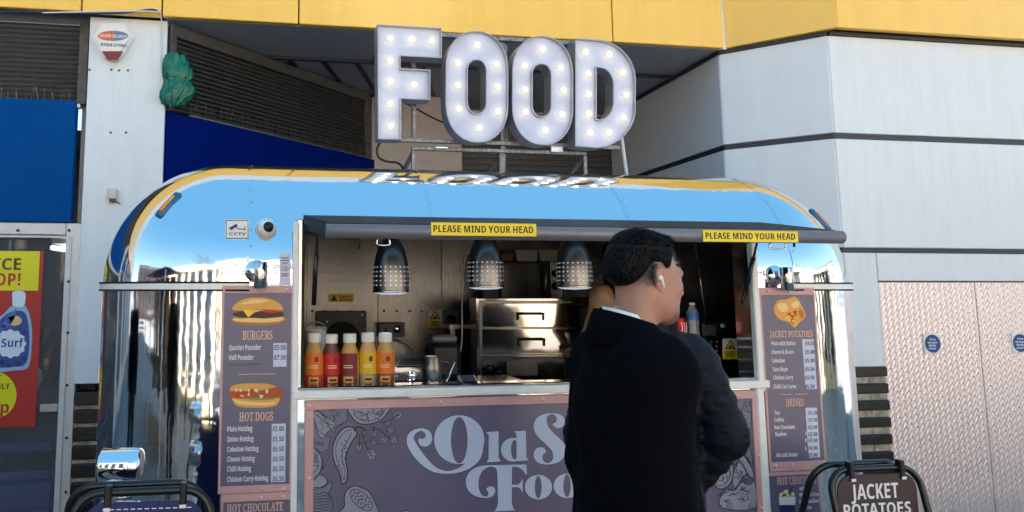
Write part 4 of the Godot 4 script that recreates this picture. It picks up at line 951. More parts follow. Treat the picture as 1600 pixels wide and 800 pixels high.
	# engraved food drawings, left then right
	var f: Material = M.art_fill; var fl: Material = M.art_light; var ln := new_st(); board = o
	var q1 := func(a: Array) -> Array:
		var r := []
		for q in a: r.append(Vector2(460 + q[0] / 4.2115, 610 + q[1] / 4.2115))
		return r
	art(f, ln, smooth_line(q1.call([[118, 108], [200, 106], [352, 104], [345, 150], [352, 190], [320, 215], [275, 240], [268, 278], [240, 260], [200, 180], [150, 130], [118, 140]]), 3, true), zi, 1.0)
	squiggles(ln, 492, 636, 536, 668, 22, zi + .0009, 61)
	art(fl, ln, q1.call([[124, 160], [135, 132], [160, 140], [270, 215], [265, 240], [215, 275], [195, 310], [172, 312], [160, 295]]), zi + .0003, 1.0)
	ink_line(ln, q1.call([[130, 145], [200, 215], [262, 232]]), .9, zi + .001); ink_line(ln, q1.call([[150, 160], [190, 195], [240, 218], [220, 190], [165, 150]]), .7, zi + .001)
	art(fl, ln, smooth_line(q1.call([[360, 103], [375, 170], [420, 215], [490, 222], [570, 195], [618, 140], [618, 103]]), 4, true), zi + .0003, 1.6)
	ink_line(ln, smooth_line(q1.call([[385, 108], [400, 165], [440, 195], [500, 200], [570, 170], [600, 110]]), 5), 1.0, zi + .001)
	ink_line(ln, smooth_line(q1.call([[395, 150], [430, 140], [470, 160], [480, 190], [430, 190], [400, 165]]), 4, true), 1.1, zi + .001); ink_line(ln, smooth_line(q1.call([[515, 130], [540, 105], [575, 110], [580, 145], [540, 160]]), 4, true), 1.1, zi + .001)
	squiggles(ln, 556, 638, 598, 654, 12, zi + .001, 62)
	var chili := smooth_line(q1.call([[400, 258], [370, 240], [320, 252], [272, 310], [250, 390], [262, 470], [298, 550], [310, 605], [325, 614], [345, 590], [350, 530], [338, 460], [348, 400], [385, 330], [412, 290]]), 4, true)
	art(fl, ln, chili, zi + .0006, 2.0)
	ink_line(ln, smooth_line(q1.call([[380, 262], [330, 275], [285, 330], [272, 400], [285, 470], [312, 545], [325, 590], [335, 530], [315, 460], [318, 390], [350, 330]]), 4, true), 1.0, zi + .0012)
	for i in 16: ink_ell(ln, 460 + (300 + 18 * sin(i * 2.3) + (16 - i) * 2.2) / 4.2115, 610 + (330 + i * 13.0) / 4.2115, .9, 1.3, zi + .0012)
	ink_line(ln, smooth_line(q1.call([[395, 268], [415, 240], [445, 248], [468, 268]]), 4), 2.4, zi + .001)
	for q in [[[440, 265], [460, 330], [500, 430]], [[510, 235], [560, 260], [600, 290], [640, 330]], [[430, 290], [425, 370]], [[560, 215], [620, 200], [690, 150]], [[520, 240], [520, 280]]]: ink_line(ln, smooth_line(q1.call(q), 4), 1.2, zi + .001)
	for q in [[425, 372, 1.9, 10], [462, 322, 1.2, 8], [505, 420, 1.4, 14], [518, 342, .6, 8], [525, 280, 1.5, 9], [590, 325, 1.9, 10], [650, 325, .8, 11], [632, 262, -.3, 9], [615, 212, .3, 8], [680, 165, -.5, 12]]: leaf(fl, ln, 460 + q[0] / 4.2115, 610 + q[1] / 4.2115, q[2], q[3], zi + .0004)
	art(f, ln, q1.call([[118, 225], [190, 290], [235, 310], [225, 385], [180, 412], [118, 370]]), zi + .0002, 1.0); text(o, "CAYEN", 489, 506, 693, 5, zi + .0012, M.art_line, font_bold, .714, -.22)
	art(fl, ln, smooth_line(q1.call([[116, 385], [150, 400], [178, 440], [180, 500], [155, 560], [116, 580]]), 4, true), zi + .0004, 1.6); ink_line(ln, smooth_line(q1.call([[118, 415], [145, 430], [158, 470], [150, 520], [118, 545]]), 4), 1.0, zi + .001); squiggles(ln, 488, 712, 496, 738, 8, zi + .001, 63)
	art(f, ln, smooth_line(q1.call([[185, 520], [225, 440], [228, 410], [210, 430], [190, 480]]), 3, true), zi + .0002, 1.0)
	art(fl, ln, smooth_line(q1.call([[116, 590], [160, 555], [205, 575], [215, 610], [170, 640], [116, 650]]), 4, true), zi + .0005, 1.2)
	art(f, ln, smooth_line(q1.call([[116, 650], [190, 640], [240, 595], [245, 640], [225, 680], [245, 720], [240, 800], [116, 805]]), 4, true), zi + .0003, 1.2)
	for i in 7: ink_line(ln, smooth_line(q1.call([[118, 672 + i * 20], [160, 684 + i * 19], [200, 672 + i * 19], [238, 690 + i * 17]]), 5), 1.1, zi + .001)
	art(fl, ln, smooth_line(q1.call([[310, 806], [330, 760], [328, 700], [350, 650], [400, 628], [440, 640], [490, 665], [520, 715], [540, 760], [540, 806]]), 4, true), zi + .0004, 1.6)
	ink_line(ln, q1.call(ell_arr(440, 720, 90, 46, .75)), 1.2, zi + .001, true)
	for i in 26:
		var a := i * 2.4; var r := sqrt(i / 26.0); var v := Vector2(cos(a) * 78 * r, sin(a) * 36 * r).rotated(.75); ink_ell(ln, 460 + (440 + v.x) / 4.2115, 610 + (720 + v.y) / 4.2115, 1.5, 1.1, zi + .001, a)
	art(fl, ln, q1.call(ell_arr(735, 830, 45, 40, 0)), zi + .0004, 1.4)
	var q2 := func(a: Array) -> Array:
		var r := []
		for q in a: r.append(Vector2(1080 + q[0] / 3.807, 590 + q[1] / 3.807))
		return r
	art(fl, ln, q2.call(ell_arr(185, 565, 66, 98, .1)), zi + .0004, 1.6); ink_line(ln, q2.call(ell_arr(180, 565, 52, 80, .1)), 1.0, zi + .001, true)
	for i in 5: ink_line(ln, q2.call(ell_arr(195 + 28 * cos(i * 1.1 - 2), 565 + 46 * sin(i * 1.1 - 2), 14, 18, 0)), 1.1, zi + .001, true)
	art(f, ln, smooth_line(q2.call([[335, 120], [352, 118], [352, 310], [300, 330], [285, 290], [310, 240], [300, 200]]), 4, true), zi + .0002, 1.0); squiggles(ln, 1158, 632, 1172, 672, 14, zi + .001, 64)
	art(fl, ln, smooth_line(q2.call([[244, 370], [262, 355], [300, 440], [362, 540], [372, 595], [345, 585], [290, 500], [250, 430]]), 4, true), zi + .0006, 1.4)
	art(f, ln, smooth_line(q2.call([[262, 350], [290, 315], [330, 380], [356, 440], [366, 530], [310, 440]]), 4, true), zi + .0004, 1.4); squiggles(ln, 1150, 678, 1172, 728, 16, zi + .001, 65)
	art(fl, ln, smooth_line(q2.call([[290, 500], [330, 560], [300, 600], [260, 660], [245, 600], [262, 540]]), 4, true), zi + .0002, 1.2); squiggles(ln, 1150, 730, 1164, 755, 14, zi + .001, 66)
	art(fl, ln, smooth_line(q2.call([[170, 720], [215, 665], [260, 670], [300, 620], [345, 640], [378, 620], [380, 775], [190, 778]]), 3, true), zi + .0005, 1.2); squiggles(ln, 1128, 762, 1178, 792, 40, zi + .001, 67)
	part(o, "drawing_lines", ln, M.art_line)
func ell_arr(cx: float, cy: float, rx: float, ry: float, rot: float) -> Array:
	var o := []
	for v in ell_pts(cx, cy, rx, ry, rot, 28): o.append([v.x, v.y])
	return o
var board: Node3D
func art(m: Material, ln: SurfaceTool, pts: Array, z: float, w: float) -> void:
	var st := new_st(); ink_poly(st, pts, z + .0003); part(board, "food_drawing", st, m); ink_line(ln, pts, w, z + .0008, true)
func squiggles(ln: SurfaceTool, x0: float, y0: float, x1: float, y1: float, n: int, z: float, sd: int) -> void:
	rng.seed = sd
	for i in n:
		var p := Vector2(rng.randf_range(x0, x1), rng.randf_range(y0, y1)); var a := rng.randf() * TAU; var pts := [p]
		for k in 4: a += rng.randf_range(-1.2, 1.2); p += Vector2(cos(a), sin(a)) * rng.randf_range(1.6, 3.2); pts.append(p)
		ink_line(ln, smooth_line(pts, 3), rng.randf_range(.6, 1.2), z)
func leaf(f: Material, ln: SurfaceTool, x: float, y: float, a: float, s: float, z: float) -> void:
	var o := []
	for q in [[-.9, 0], [-.5, .35], [-.35, .7], [-.05, .45], [.2, .8], [.35, .4], [.75, .45], [.7, .15], [1.1, 0], [.7, -.15], [.75, -.45], [.35, -.4], [.2, -.8], [-.05, -.45], [-.35, -.7], [-.5, -.35]]: o.append(Vector2(x, y) + Vector2(q[0], q[1]).rotated(a) * s * .8)
	art(f, ln, o, z, 1.1); ink_line(ln, [Vector2(x, y) + Vector2(-.9, 0).rotated(a) * s * .8, Vector2(x, y) + Vector2(.8, 0).rotated(a) * s * .8], 1.0, z + .001)
	for k in [-.4, .1]:
		for sgn in [-1, 1]: ink_line(ln, [Vector2(x, y) + Vector2(k, 0).rotated(a) * s * .8, Vector2(x, y) + Vector2(k + .3, .45 * sgn).rotated(a) * s * .8], .7, z + .001)

func menu_base(label: String, x0: float, x1: float, y0: float, y1: float, top: float, bot: float) -> Node3D:
	var z := TF + .016; var r := rect(x0, y0, x1, y1, z)
	var o := thing("menu_board", label, "menu board", Vector3((r[0] + r[2]) / 2, r[1], z), "menu boards on the trailer front")
	part(o, "board", bx(r[0], r[1], TF + .002, r[2], r[3], z), M.board_purple)
	var rt := rect(x0, y0, x1, y0 + top, z)
	if top > 0: part(o, "pink_strip", bx(r[0] - .002, rt[1], TF + .002, r[2] + .002, r[3] + .002, z + .004, .002), M.board_pink)
	if bot > 0: part(o, "pink_strip", bx(r[0] - .002, r[1] - .002, TF + .002, r[2] + .002, rect(x0, y1 - bot, x1, y1, z)[3], z + .004, .002), M.board_pink)
	part(o, "side_strip", bx(r[0] - .004, r[1], TF + .002, r[0] + .008, r[3], z + .003, .002), M.board_pink); part(o, "side_strip", bx(r[2] - .008, r[1], TF + .002, r[2] + .004, r[3], z + .003, .002), M.board_pink)
	return o
func rows_of(o: Node3D, xs: Array, rows: Array, h: float, px0: float, px1: float, z: float) -> void:    # rows: [text, x1, y, price]
	for q in rows:
		text(o, q[0], xs[0] + (q[4] if q.size() > 4 else 0), q[1], q[2], h, z, M.ink_white)
		if q[3] != "": text(o, q[3], px0 + (q[5] if q.size() > 5 else 0), px1 + (q[5] if q.size() > 5 else 0), q[2], h * .95, z + .001, M.ink_grey)
func build_menus() -> void:
	var z := TF + .0165
	var o := menu_base("menu board with a burger and a hot dog picture and their prices", 345, 456, 447, 769, 11, 11)
	for q in [[405, 453], [449, 453], [410, 764], [444, 763]]: screw(o, q[0], q[1], z + .004)
	food_burger(o, 404, 487, z); food_hotdog(o, 400, 617, z)
	text(o, "BURGERS", 379, 426, 524, 14, z, M.ink_title, font_serif); text(o, "HOT DOGS", 374, 427, 651, 14, z, M.ink_title, font_serif)
	var st := pbox(427, 536, 448, 573, z + .0006, .001); part(o, "price_panel", st, M.price_box); part(o, "price_panel", pbox(424, 662, 446, 753, z + .0006, .001), M.price_box)
	rows_of(o, [358], [["Quarter Pounder", 408, 543, "£5.50"], ["Half Pounder", 396, 558.5, "£7.50"]], 8, 428.5, 446.5, z)
	rows_of(o, [355], [["Plain Hotdog", 394, 670, "£5.00"], ["Onion Hotdog", 396, 686, "£5.50"], ["Coleslaw Hotdog", 404, 701.5, "£6.50"], ["Cheese Hotdog", 398, 717, "£6.50"], ["Chilli Hotdog", 392, 732.5, "£6.50"], ["Chicken Curry Hotdog", 419, 748, "£6.50"]], 8, 426, 443.5, z)
	text(o, "SALAD  -  CHEESE  -  ONION", 358, 407, 569.5, 3, z, M.ink_grey)
	st = new_st(); ink_line(st, [Vector2(372, 585), Vector2(399, 584.5)], 1, z + .001); ink_line(st, [Vector2(403, 584.4), Vector2(431, 584)], 1, z + .001); ink_ell(st, 401, 584.5, 1.2, 1.2, z + .001); part(o, "divider", st, M.ink_title)
	o = menu_base("burger side's lower menu board headed hot chocolate", 344, 456, 771, 1010, 12, 0); screw(o, 408, 777, z + .004); screw(o, 443, 776, z + .004)
	text(o, "HOT CHOCOLATE", 355, 443, 793, 13, z, M.ink_title, font_serif)
	# right-hand boards
	o = menu_base("menu board with a jacket potato picture and drinks prices", 1195, 1281, 450, 735, 11, 14)
	for q in [[1200, 455], [1233, 456], [1212, 728], [1238, 727]]: screw(o, q[0], q[1], z + .004)
	food_potato(o, 1233, 488, z)
	text(o, "JACKET POTATOES", 1203, 1270, 522, 10.5, z, M.ink_title, font_serif); text(o, "DRINKS", 1228, 1256, 629, 12, z, M.ink_title, font_serif)
	part(o, "price_panel", pbox(1256, 530, 1274, 608, z + .0006, .001), M.price_box); part(o, "price_panel", pbox(1261, 637, 1279, 715, z + .0006, .001), M.price_box)
	rows_of(o, [1205], [["Plain with Butter", 1243, 536.5, "£4.50"], ["Cheese & Beans", 1240, 550, "£5.00"], ["Coleslaw", 1226, 563.5, "£5.00", 1], ["Tuna Mayo", 1231, 577, "£5.50", 2], ["Chicken Curry", 1239, 590, "£5.50", 3], ["Chilli Con Carne", 1244, 604, "£5.50", 3.5]], 6.3, 1258, 1272.5, z)
	rows_of(o, [1210], [["Tea", 1218, 645, "£1.20"], ["Coffee", 1225, 656, "£1.50"], ["Hot Chocolate", 1242, 667.5, "£2.50"], ["Slushies", 1229, 678.5, "£2.50", 1], ["S", 1260, 677, "", 48], ["M", 1260, 688, "£3.50", 48], ["L", 1260.5, 700, "£4.50", 48], ["All Cold Drinks", 1246, 711, "£1.00", 3]], 6.0, 1263, 1277, z)
	st = new_st(); ink_line(st, [Vector2(1220, 616.3), Vector2(1238, 616)], .8, z + .001); ink_line(st, [Vector2(1242, 616), Vector2(1262, 615.6)], .8, z + .001); part(o, "divider", st, M.ink_title)
	o = menu_base("potato side's lower menu board headed hot chocolate with a cup", 1199, 1288, 737, 1010, 5, 0)
	text(o, "HOT CHOCOLATE", 1214, 1281, 750.5, 12, z, M.ink_title, font_serif)
	rows_of(o, [1249], [["with", 1259, 763, ""], ["Whipped Cream,", 1285, 772.5, ""], ["Marshmallows", 1281, 783, ""], ["& Flake", 1268, 793, "", 1]], 6, 0, 0, z)
	st = new_st(); ink_poly(st, [Vector2(1217, 776), Vector2(1243, 776), Vector2(1240, 830), Vector2(1221, 830)], z + .001); part(o, "cup_print", st, M.plastic_white)
	st = new_st(); ink_poly(st, [Vector2(1218, 789), Vector2(1242.5, 789), Vector2(1240, 826), Vector2(1221, 826)], z + .0015); part(o, "cup_print", st, M.sign_navy)
	st = new_st()
	for q in [[1222, 773, 4.5], [1229, 769, 5], [1237, 772, 4.5], [1232, 774, 5], [1226, 774, 4]]: ink_ell(st, q[0], q[1], q[2], q[2] * .8, z + .002)
	part(o, "cup_print", st, M.onion)
	st = new_st(); ink_poly(st, [Vector2(1231, 770), Vector2(1235, 759), Vector2(1239.5, 760.5), Vector2(1236, 772)], z + .0025); ink_ell(st, 1226, 773, 2, 1.2, z + .0025); part(o, "cup_print", st, M.cocoa)
func food_burger(o: Node3D, cx: float, cy: float, z: float) -> void:
	var L := {}
	for n in ["bun", "bun_dark", "bun_pale", "patty", "cheese", "lettuce", "tomato"]: L[n] = new_st()
	ink_poly(L.bun_dark, smooth_line([Vector2(cx - 37, cy + 10), Vector2(cx - 36, cy + 18), Vector2(cx, cy + 21), Vector2(cx + 35, cy + 18), Vector2(cx + 37, cy + 9)], 4, true), z + .001)
	ink_poly(L.bun_pale, smooth_line([Vector2(cx - 34, cy + 9), Vector2(cx - 34, cy + 15), Vector2(cx, cy + 17), Vector2(cx + 33, cy + 15), Vector2(cx + 34, cy + 8)], 4, true), z + .0014)
	ink_poly(L.lettuce, smooth_line([Vector2(cx - 40, cy + 5), Vector2(cx - 30, cy + 11), Vector2(cx - 10, cy + 9), Vector2(cx + 12, cy + 11), Vector2(cx + 41, cy + 4), Vector2(cx, cy)], 4, true), z + .0018)
	ink_poly(L.patty, smooth_line([Vector2(cx - 38, cy + 2), Vector2(cx - 34, cy + 8), Vector2(cx, cy + 10), Vector2(cx + 34, cy + 8), Vector2(cx + 37, cy + 1), Vector2(cx, cy - 3)], 4, true), z + .0022)
	ink_poly(L.tomato, smooth_line([Vector2(cx + 2, cy - 3), Vector2(cx + 20, cy + 2), Vector2(cx + 38, cy - 2), Vector2(cx + 30, cy - 8)], 4, true), z + .0026)
	ink_poly(L.bun, smooth_line([Vector2(cx - 39, cy - 2), Vector2(cx - 35, cy - 13), Vector2(cx - 18, cy - 21), Vector2(cx + 8, cy - 22), Vector2(cx + 30, cy - 15), Vector2(cx + 38, cy - 3), Vector2(cx + 20, cy - 3), Vector2(cx, cy - 4)], 4, true), z + .003)
	ink_poly(L.bun_pale, smooth_line([Vector2(cx - 28, cy - 12), Vector2(cx - 8, cy - 19), Vector2(cx + 16, cy - 18), Vector2(cx, cy - 13)], 4, true), z + .0034)
	ink_poly(L.cheese, [Vector2(cx - 25, cy - 3), Vector2(cx + 10, cy - 3), Vector2(cx - 6, cy + 1), Vector2(cx - 16, cy + 9)], z + .0034)
	for n in L: part(o, "burger_print", L[n], M[n])
func food_hotdog(o: Node3D, cx: float, cy: float, z: float) -> void:
	var L := {}
	for n in ["bun", "bun_pale", "sausage", "onion", "tomato", "lettuce"]: L[n] = new_st()
	ink_poly(L.bun, smooth_line([Vector2(cx - 40, cy - 2), Vector2(cx - 37, cy - 14), Vector2(cx - 15, cy - 18), Vector2(cx + 20, cy - 17), Vector2(cx + 38, cy - 8), Vector2(cx + 37, cy + 8), Vector2(cx + 28, cy + 18), Vector2(cx, cy + 20), Vector2(cx - 30, cy + 17)], 4, true), z + .001)
	ink_poly(L.bun_pale, smooth_line([Vector2(cx - 36, cy + 6), Vector2(cx - 20, cy + 10), Vector2(cx + 15, cy + 12), Vector2(cx + 30, cy + 10), Vector2(cx + 22, cy + 16), Vector2(cx - 24, cy + 15)], 4, true), z + .0014)
	ink_poly(L.lettuce, smooth_line([Vector2(cx - 38, cy + 3), Vector2(cx, cy + 8), Vector2(cx + 30, cy + 6), Vector2(cx, cy)], 4, true), z + .0018)
	ink_poly(L.sausage, smooth_line([Vector2(cx - 42, cy), Vector2(cx - 38, cy - 6), Vector2(cx, cy - 6), Vector2(cx + 34, cy - 12), Vector2(cx + 42, cy - 6), Vector2(cx + 38, cy + 4), Vector2(cx, cy + 5), Vector2(cx - 34, cy + 5)], 4, true), z + .0022)
	rng.seed = 8
	for i in 22: ink_ell(L.onion if i % 2 else L.tomato, cx - 32 + rng.randf() * 50, cy - 8 + rng.randf() * 12, rng.randf_range(2, 4), rng.randf_range(1, 2), z + .0026 + i * .00002, rng.randf() * 3)
	for n in L: part(o, "hot_dog_print", L[n], M[n]).set_meta("kind", "stuff")
func food_potato(o: Node3D, cx: float, cy: float, z: float) -> void:
	var L := {}
	for n in ["bun", "bun_pale", "bun_dark", "tomato", "cheese"]: L[n] = new_st()
	ink_poly(L.bun, smooth_line([Vector2(cx - 24, cy - 4), Vector2(cx - 18, cy - 18), Vector2(cx - 4, cy - 20), Vector2(cx + 10, cy - 24), Vector2(cx + 20, cy - 10), Vector2(cx + 26, cy + 6), Vector2(cx + 16, cy + 16), Vector2(cx + 8, cy + 24), Vector2(cx, cy + 16), Vector2(cx - 16, cy + 10)], 4, true), z + .001)
	ink_ell(L.bun_pale, cx - 10, cy - 8, 9, 7, z + .0014, .4); ink_ell(L.bun_pale, cx + 10, cy - 12, 7, 5, z + .0014, -.4); ink_ell(L.bun_dark, cx + 19, cy + 2, 4, 8, z + .0014, -.3)
	rng.seed = 9
	for i in 22: ink_ell(L.tomato if i % 3 else L.cheese, cx + 3 + rng.randf_range(-7, 8), cy + rng.randf_range(-2, 20), 2.4, 1.8, z + .0018 + i * .00002, rng.randf() * 3)
	for n in L: part(o, "potato_print", L[n], M[n]).set_meta("kind", "stuff")

# ---------- FOOD sign on the roof ----------
func build_sign() -> void:
	var z := -4.36; var o := thing("roof_sign", "big white FOOD letters with glowing bulbs on a galvanised roof frame", "sign", Vector3(1.6, BELT + RR, -4.5))
	var k := func(a: Array) -> PackedVector2Array:
		var r := PackedVector2Array()
		for q in a:
			var w := P(580 + q[0] / 3.076, 30 + q[1] / 3.076, z); r.append(Vector2(w.x, w.y))
		return r
	var stad := func(x0: float, y0: float, x1: float, y1: float, skew: float) -> Array:
		var r := []; var w := (x1 - x0) / 2; var cx := (x0 + x1) / 2
		for i in 64:
			var t := TAU * i / 64; var c := cos(t); var s := sin(t); var ry := minf((y1 - y0) / 2, w * 1.25)
			var yc := (y1 - ry) if s > 0 else (y0 + ry)
			r.append([cx + w * signf(c) * pow(absf(c), .92), yc + ry * signf(s) * pow(absf(s), .92) + skew * c])
		return r
	var dsh := func(x0: float, y0: float, x1: float, y1: float, rx: float, ry: float, sk: float) -> Array:      # D outline: square left side, round right side, 64 points
		var r := []
		for i in 16: r.append([x0, lerpf(y0, y1, i / 16.0)])
		for i in 8: r.append([lerpf(x0, x1 - rx, i / 8.0), y1 + sk * i / 8.0])
		for i in 16: var t := PI / 2 * i / 16; r.append([x1 - rx + rx * sin(t), y1 + sk - ry + ry * cos(t)])
		for i in 16: var t := PI / 2 * i / 16; r.append([x1 - rx + rx * cos(t), y0 + sk + ry - ry * sin(t)])
		for i in 8: r.append([lerpf(x1 - rx, x0, i / 8.0), y0 + sk * (1 - i / 8.0)])
		return r
	var fpts := [[35, 28], [335, 46], [335, 182], [137, 172], [137, 240], [280, 247], [280, 383], [140, 378], [140, 573], [37, 572]]
	var letters := [
		["F", k.call(fpts), null, [[90, 95], [194, 100], [290, 107], [90, 202], [92, 302], [205, 315], [90, 410], [92, 515]]],
		["O", k.call(stad.call(362, 60, 655, 588, 6.0)), k.call(stad.call(460, 192, 556, 455, 2.0)), [[507, 125], [415, 212], [600, 220], [415, 318], [607, 327], [420, 432], [607, 445], [517, 525]]],
		["O", k.call(stad.call(682, 84, 967, 600, 6.0)), k.call(stad.call(772, 212, 868, 470, 2.0)), [[822, 145], [735, 225], [908, 237], [737, 340], [922, 342], [740, 448], [915, 460], [835, 537]]],
		["D", k.call(dsh.call(985, 94, 1268, 606, 190, 190, 8.0)), k.call(dsh.call(1080, 226, 1168, 482, 70, 90, 3.0)), [[1027, 160], [1140, 172], [1040, 265], [1205, 258], [1042, 362], [1222, 367], [1043, 455], [1210, 475], [1048, 547], [1140, 547]]]]
	var bulb := new_st(true)
	for i in 9:
		for j in 7:      # a bud of small pointed petals
			var a := TAU * i / 9 + j * .35; var e := PI / 2 * j / 7; var d := Vector3(cos(a) * cos(e), sin(a) * cos(e), sin(e) * .9).normalized()
			var s := d.cross(Vector3(.3, .9, .2)).normalized() * .007; var u := d.cross(s).normalized() * .007; var c := d * .008
			for q in [[s, u], [u, -s], [-s, -u], [-u, s]]: tri(bulb, c + q[0], c + q[1], d * .025, q[0] + q[1] + d * .01)
	bulb.generate_normals(); var bm := bulb.commit()
	for L in letters:
		var out: PackedVector2Array = L[1]; var st := new_st(); var face := z - .028; var back := z - .11
		if L[2] == null: prism(st, out, back, face)
		else: ring_prism(st, out, L[2], back, face)
		var lt := part(o, "letter", st, M.letter_face); lt.set_meta("label", "letter %s with a white face and bulbs" % L[0])
		st = new_st(); rim(st, out, back - .004, z, .006, 1.0)
		if L[2] != null: rim(st, L[2], back - .004, z, .006, -1.0)
		part(lt, "letter_rim", st, M.letter_side)
		for q in L[3]:
			var p := P(580 + q[0] / 3.076, 30 + q[1] / 3.076, face); p.z = face
			inst(lt, "bulb", bm, M.bulb, Transform3D(Basis(Vector3.BACK, q[0] * 1.0).scaled(Vector3.ONE * 1.0), p + Vector3(0, 0, .002)))
			var ol := OmniLight3D.new(); ol.name = "bulb_light"; lt.add_child(ol, true); ol.position = p + Vector3(0, 0, .035) - off(lt); ol.light_energy = .0005; ol.light_size = .02; ol.light_color = Color(1, .92, .74); ol.omni_range = 3.0; ol.shadow_enabled = true
	# frame: letter rails, uprights, base frame on the roof
	var zf := z - .135; var B := func(x0: float, y0: float, x1: float, y1: float, w: float, zz: float) -> void:
		var st := new_st(); var a := P(x0, y0, zz); var c := P(x1, y1, zz); bar(st, a, c, w, w, .003); part(o, "frame_bar", st, M.galvanised)
	B.call(686, 55, 905, 69, .03, zf); B.call(588, 217, 968, 231, .028, zf); B.call(646, 75, 647, 217, .03, zf - .03); B.call(784, 66, 785, 274, .034, zf - .03); B.call(790, 70, 791, 224, .02, zf - .03)
	var base_y := BELT + RR + .012; var zr := -4.5
	var x0 := P(643, 276, zr).x; var x1 := P(917, 281, zr).x; var ty := P(780, 236, zr).y
	var S := func(a: Vector3, c: Vector3, w: float) -> void:
		var st := new_st(); bar(st, a, c, w, w, .003); part(o, "base_bar", st, M.galvanised)
	S.call(Vector3(x0, base_y, zr), Vector3(x1, base_y, zr), .024); S.call(Vector3(x0, ty, zr), Vector3(x1, ty, zr), .026)
	var bb := BELT + RR
	for x in [x0 + .012, (x0 + x1) / 2, x1 - .012]:
		S.call(Vector3(x, bb + .002, zr + .001), Vector3(x, ty - .014, zr + .001), .025); S.call(Vector3(x - .03, bb + .012, zr - .34), Vector3(x, ty - .03, zr - .02), .024)
	S.call(Vector3(x0, bb + .012, zr - .35), Vector3(x1, bb + .012, zr - .35), .024)
	S.call(Vector3((x0 + x1) / 2 + .045, bb, zr - .1), Vector3((x0 + x1) / 2 + .045, ty + .02, zr - .1), .026)
	for q in [690, 870]:
		var p := P(q, 231, zf + .02); part(o, "clamp", bx(p.x - .045, ty - .005, zr - .02, p.x + .045, p.y + .012, zr + .03, .006), M.satin_aluminium)
	var st := new_st(true); tube(st, [P(971, 215, zf), Vector3(P(981, 283, -4.6).x, bb + .002, -4.6)], .012, 10); part(o, "stay_rod", st, M.cable_white)
	cable("sign_cable", "black cable looping from the letter F down to the roof", [P(594, 222, zf), P(589, 234, zf), P(592, 246, zf), P(604, 252, zf), P(622, 255, zf - .05), Vector3(P(630, 262, -4.6).x, bb + .06, -4.6), Vector3(P(628, 270, -4.6).x, bb + .006, -4.6)], .011, M.cable_black)
func ring_prism(st: SurfaceTool, a: PackedVector2Array, b: PackedVector2Array, z0: float, z1: float) -> void:
	# outer and inner loops carry the same number of points
	var n := a.size()
	for i in n:
		var j := (i + 1) % n
		for q in [[z1, Vector3.BACK], [z0, Vector3.FORWARD]]: quad(st, Vector3(a[i].x, a[i].y, q[0]), Vector3(a[j].x, a[j].y, q[0]), Vector3(b[j].x, b[j].y, q[0]), Vector3(b[i].x, b[i].y, q[0]), q[1])
func rim(st: SurfaceTool, a: PackedVector2Array, z0: float, z1: float, w: float, s: float) -> void:     # sheet metal edge along an outline; s 1 outside it, -1 inside a hole
	var n := a.size(); var o := []; var ccw := 1.0 if not Geometry2D.is_polygon_clockwise(a) else -1.0
	for i in n:
		var d0 := (a[i] - a[(i - 1 + n) % n]).normalized(); var d1 := (a[(i + 1) % n] - a[i]).normalized(); var n0 := Vector2(d0.y, -d0.x); var n1 := Vector2(d1.y, -d1.x); var m := n0 + n1
		o.append(a[i] + m / maxf(m.length_squared() * .5, .4) * w * s * ccw)
	for i in n:
		var j := (i + 1) % n; var d := a[j] - a[i]; var nn := Vector3(d.y, -d.x, 0) * ccw * s
		var A := [Vector3(a[i].x, a[i].y, z0), Vector3(a[j].x, a[j].y, z0), Vector3(a[j].x, a[j].y, z1), Vector3(a[i].x, a[i].y, z1)]
		var O := [Vector3(o[i].x, o[i].y, z0), Vector3(o[j].x, o[j].y, z0), Vector3(o[j].x, o[j].y, z1), Vector3(o[i].x, o[i].y, z1)]
		quad(st, O[0], O[1], O[2], O[3], nn); quad(st, A[0], A[1], A[2], A[3], -nn); quad(st, A[2], A[3], O[3], O[2], Vector3.BACK); quad(st, A[0], A[1], O[1], O[0], Vector3.FORWARD)

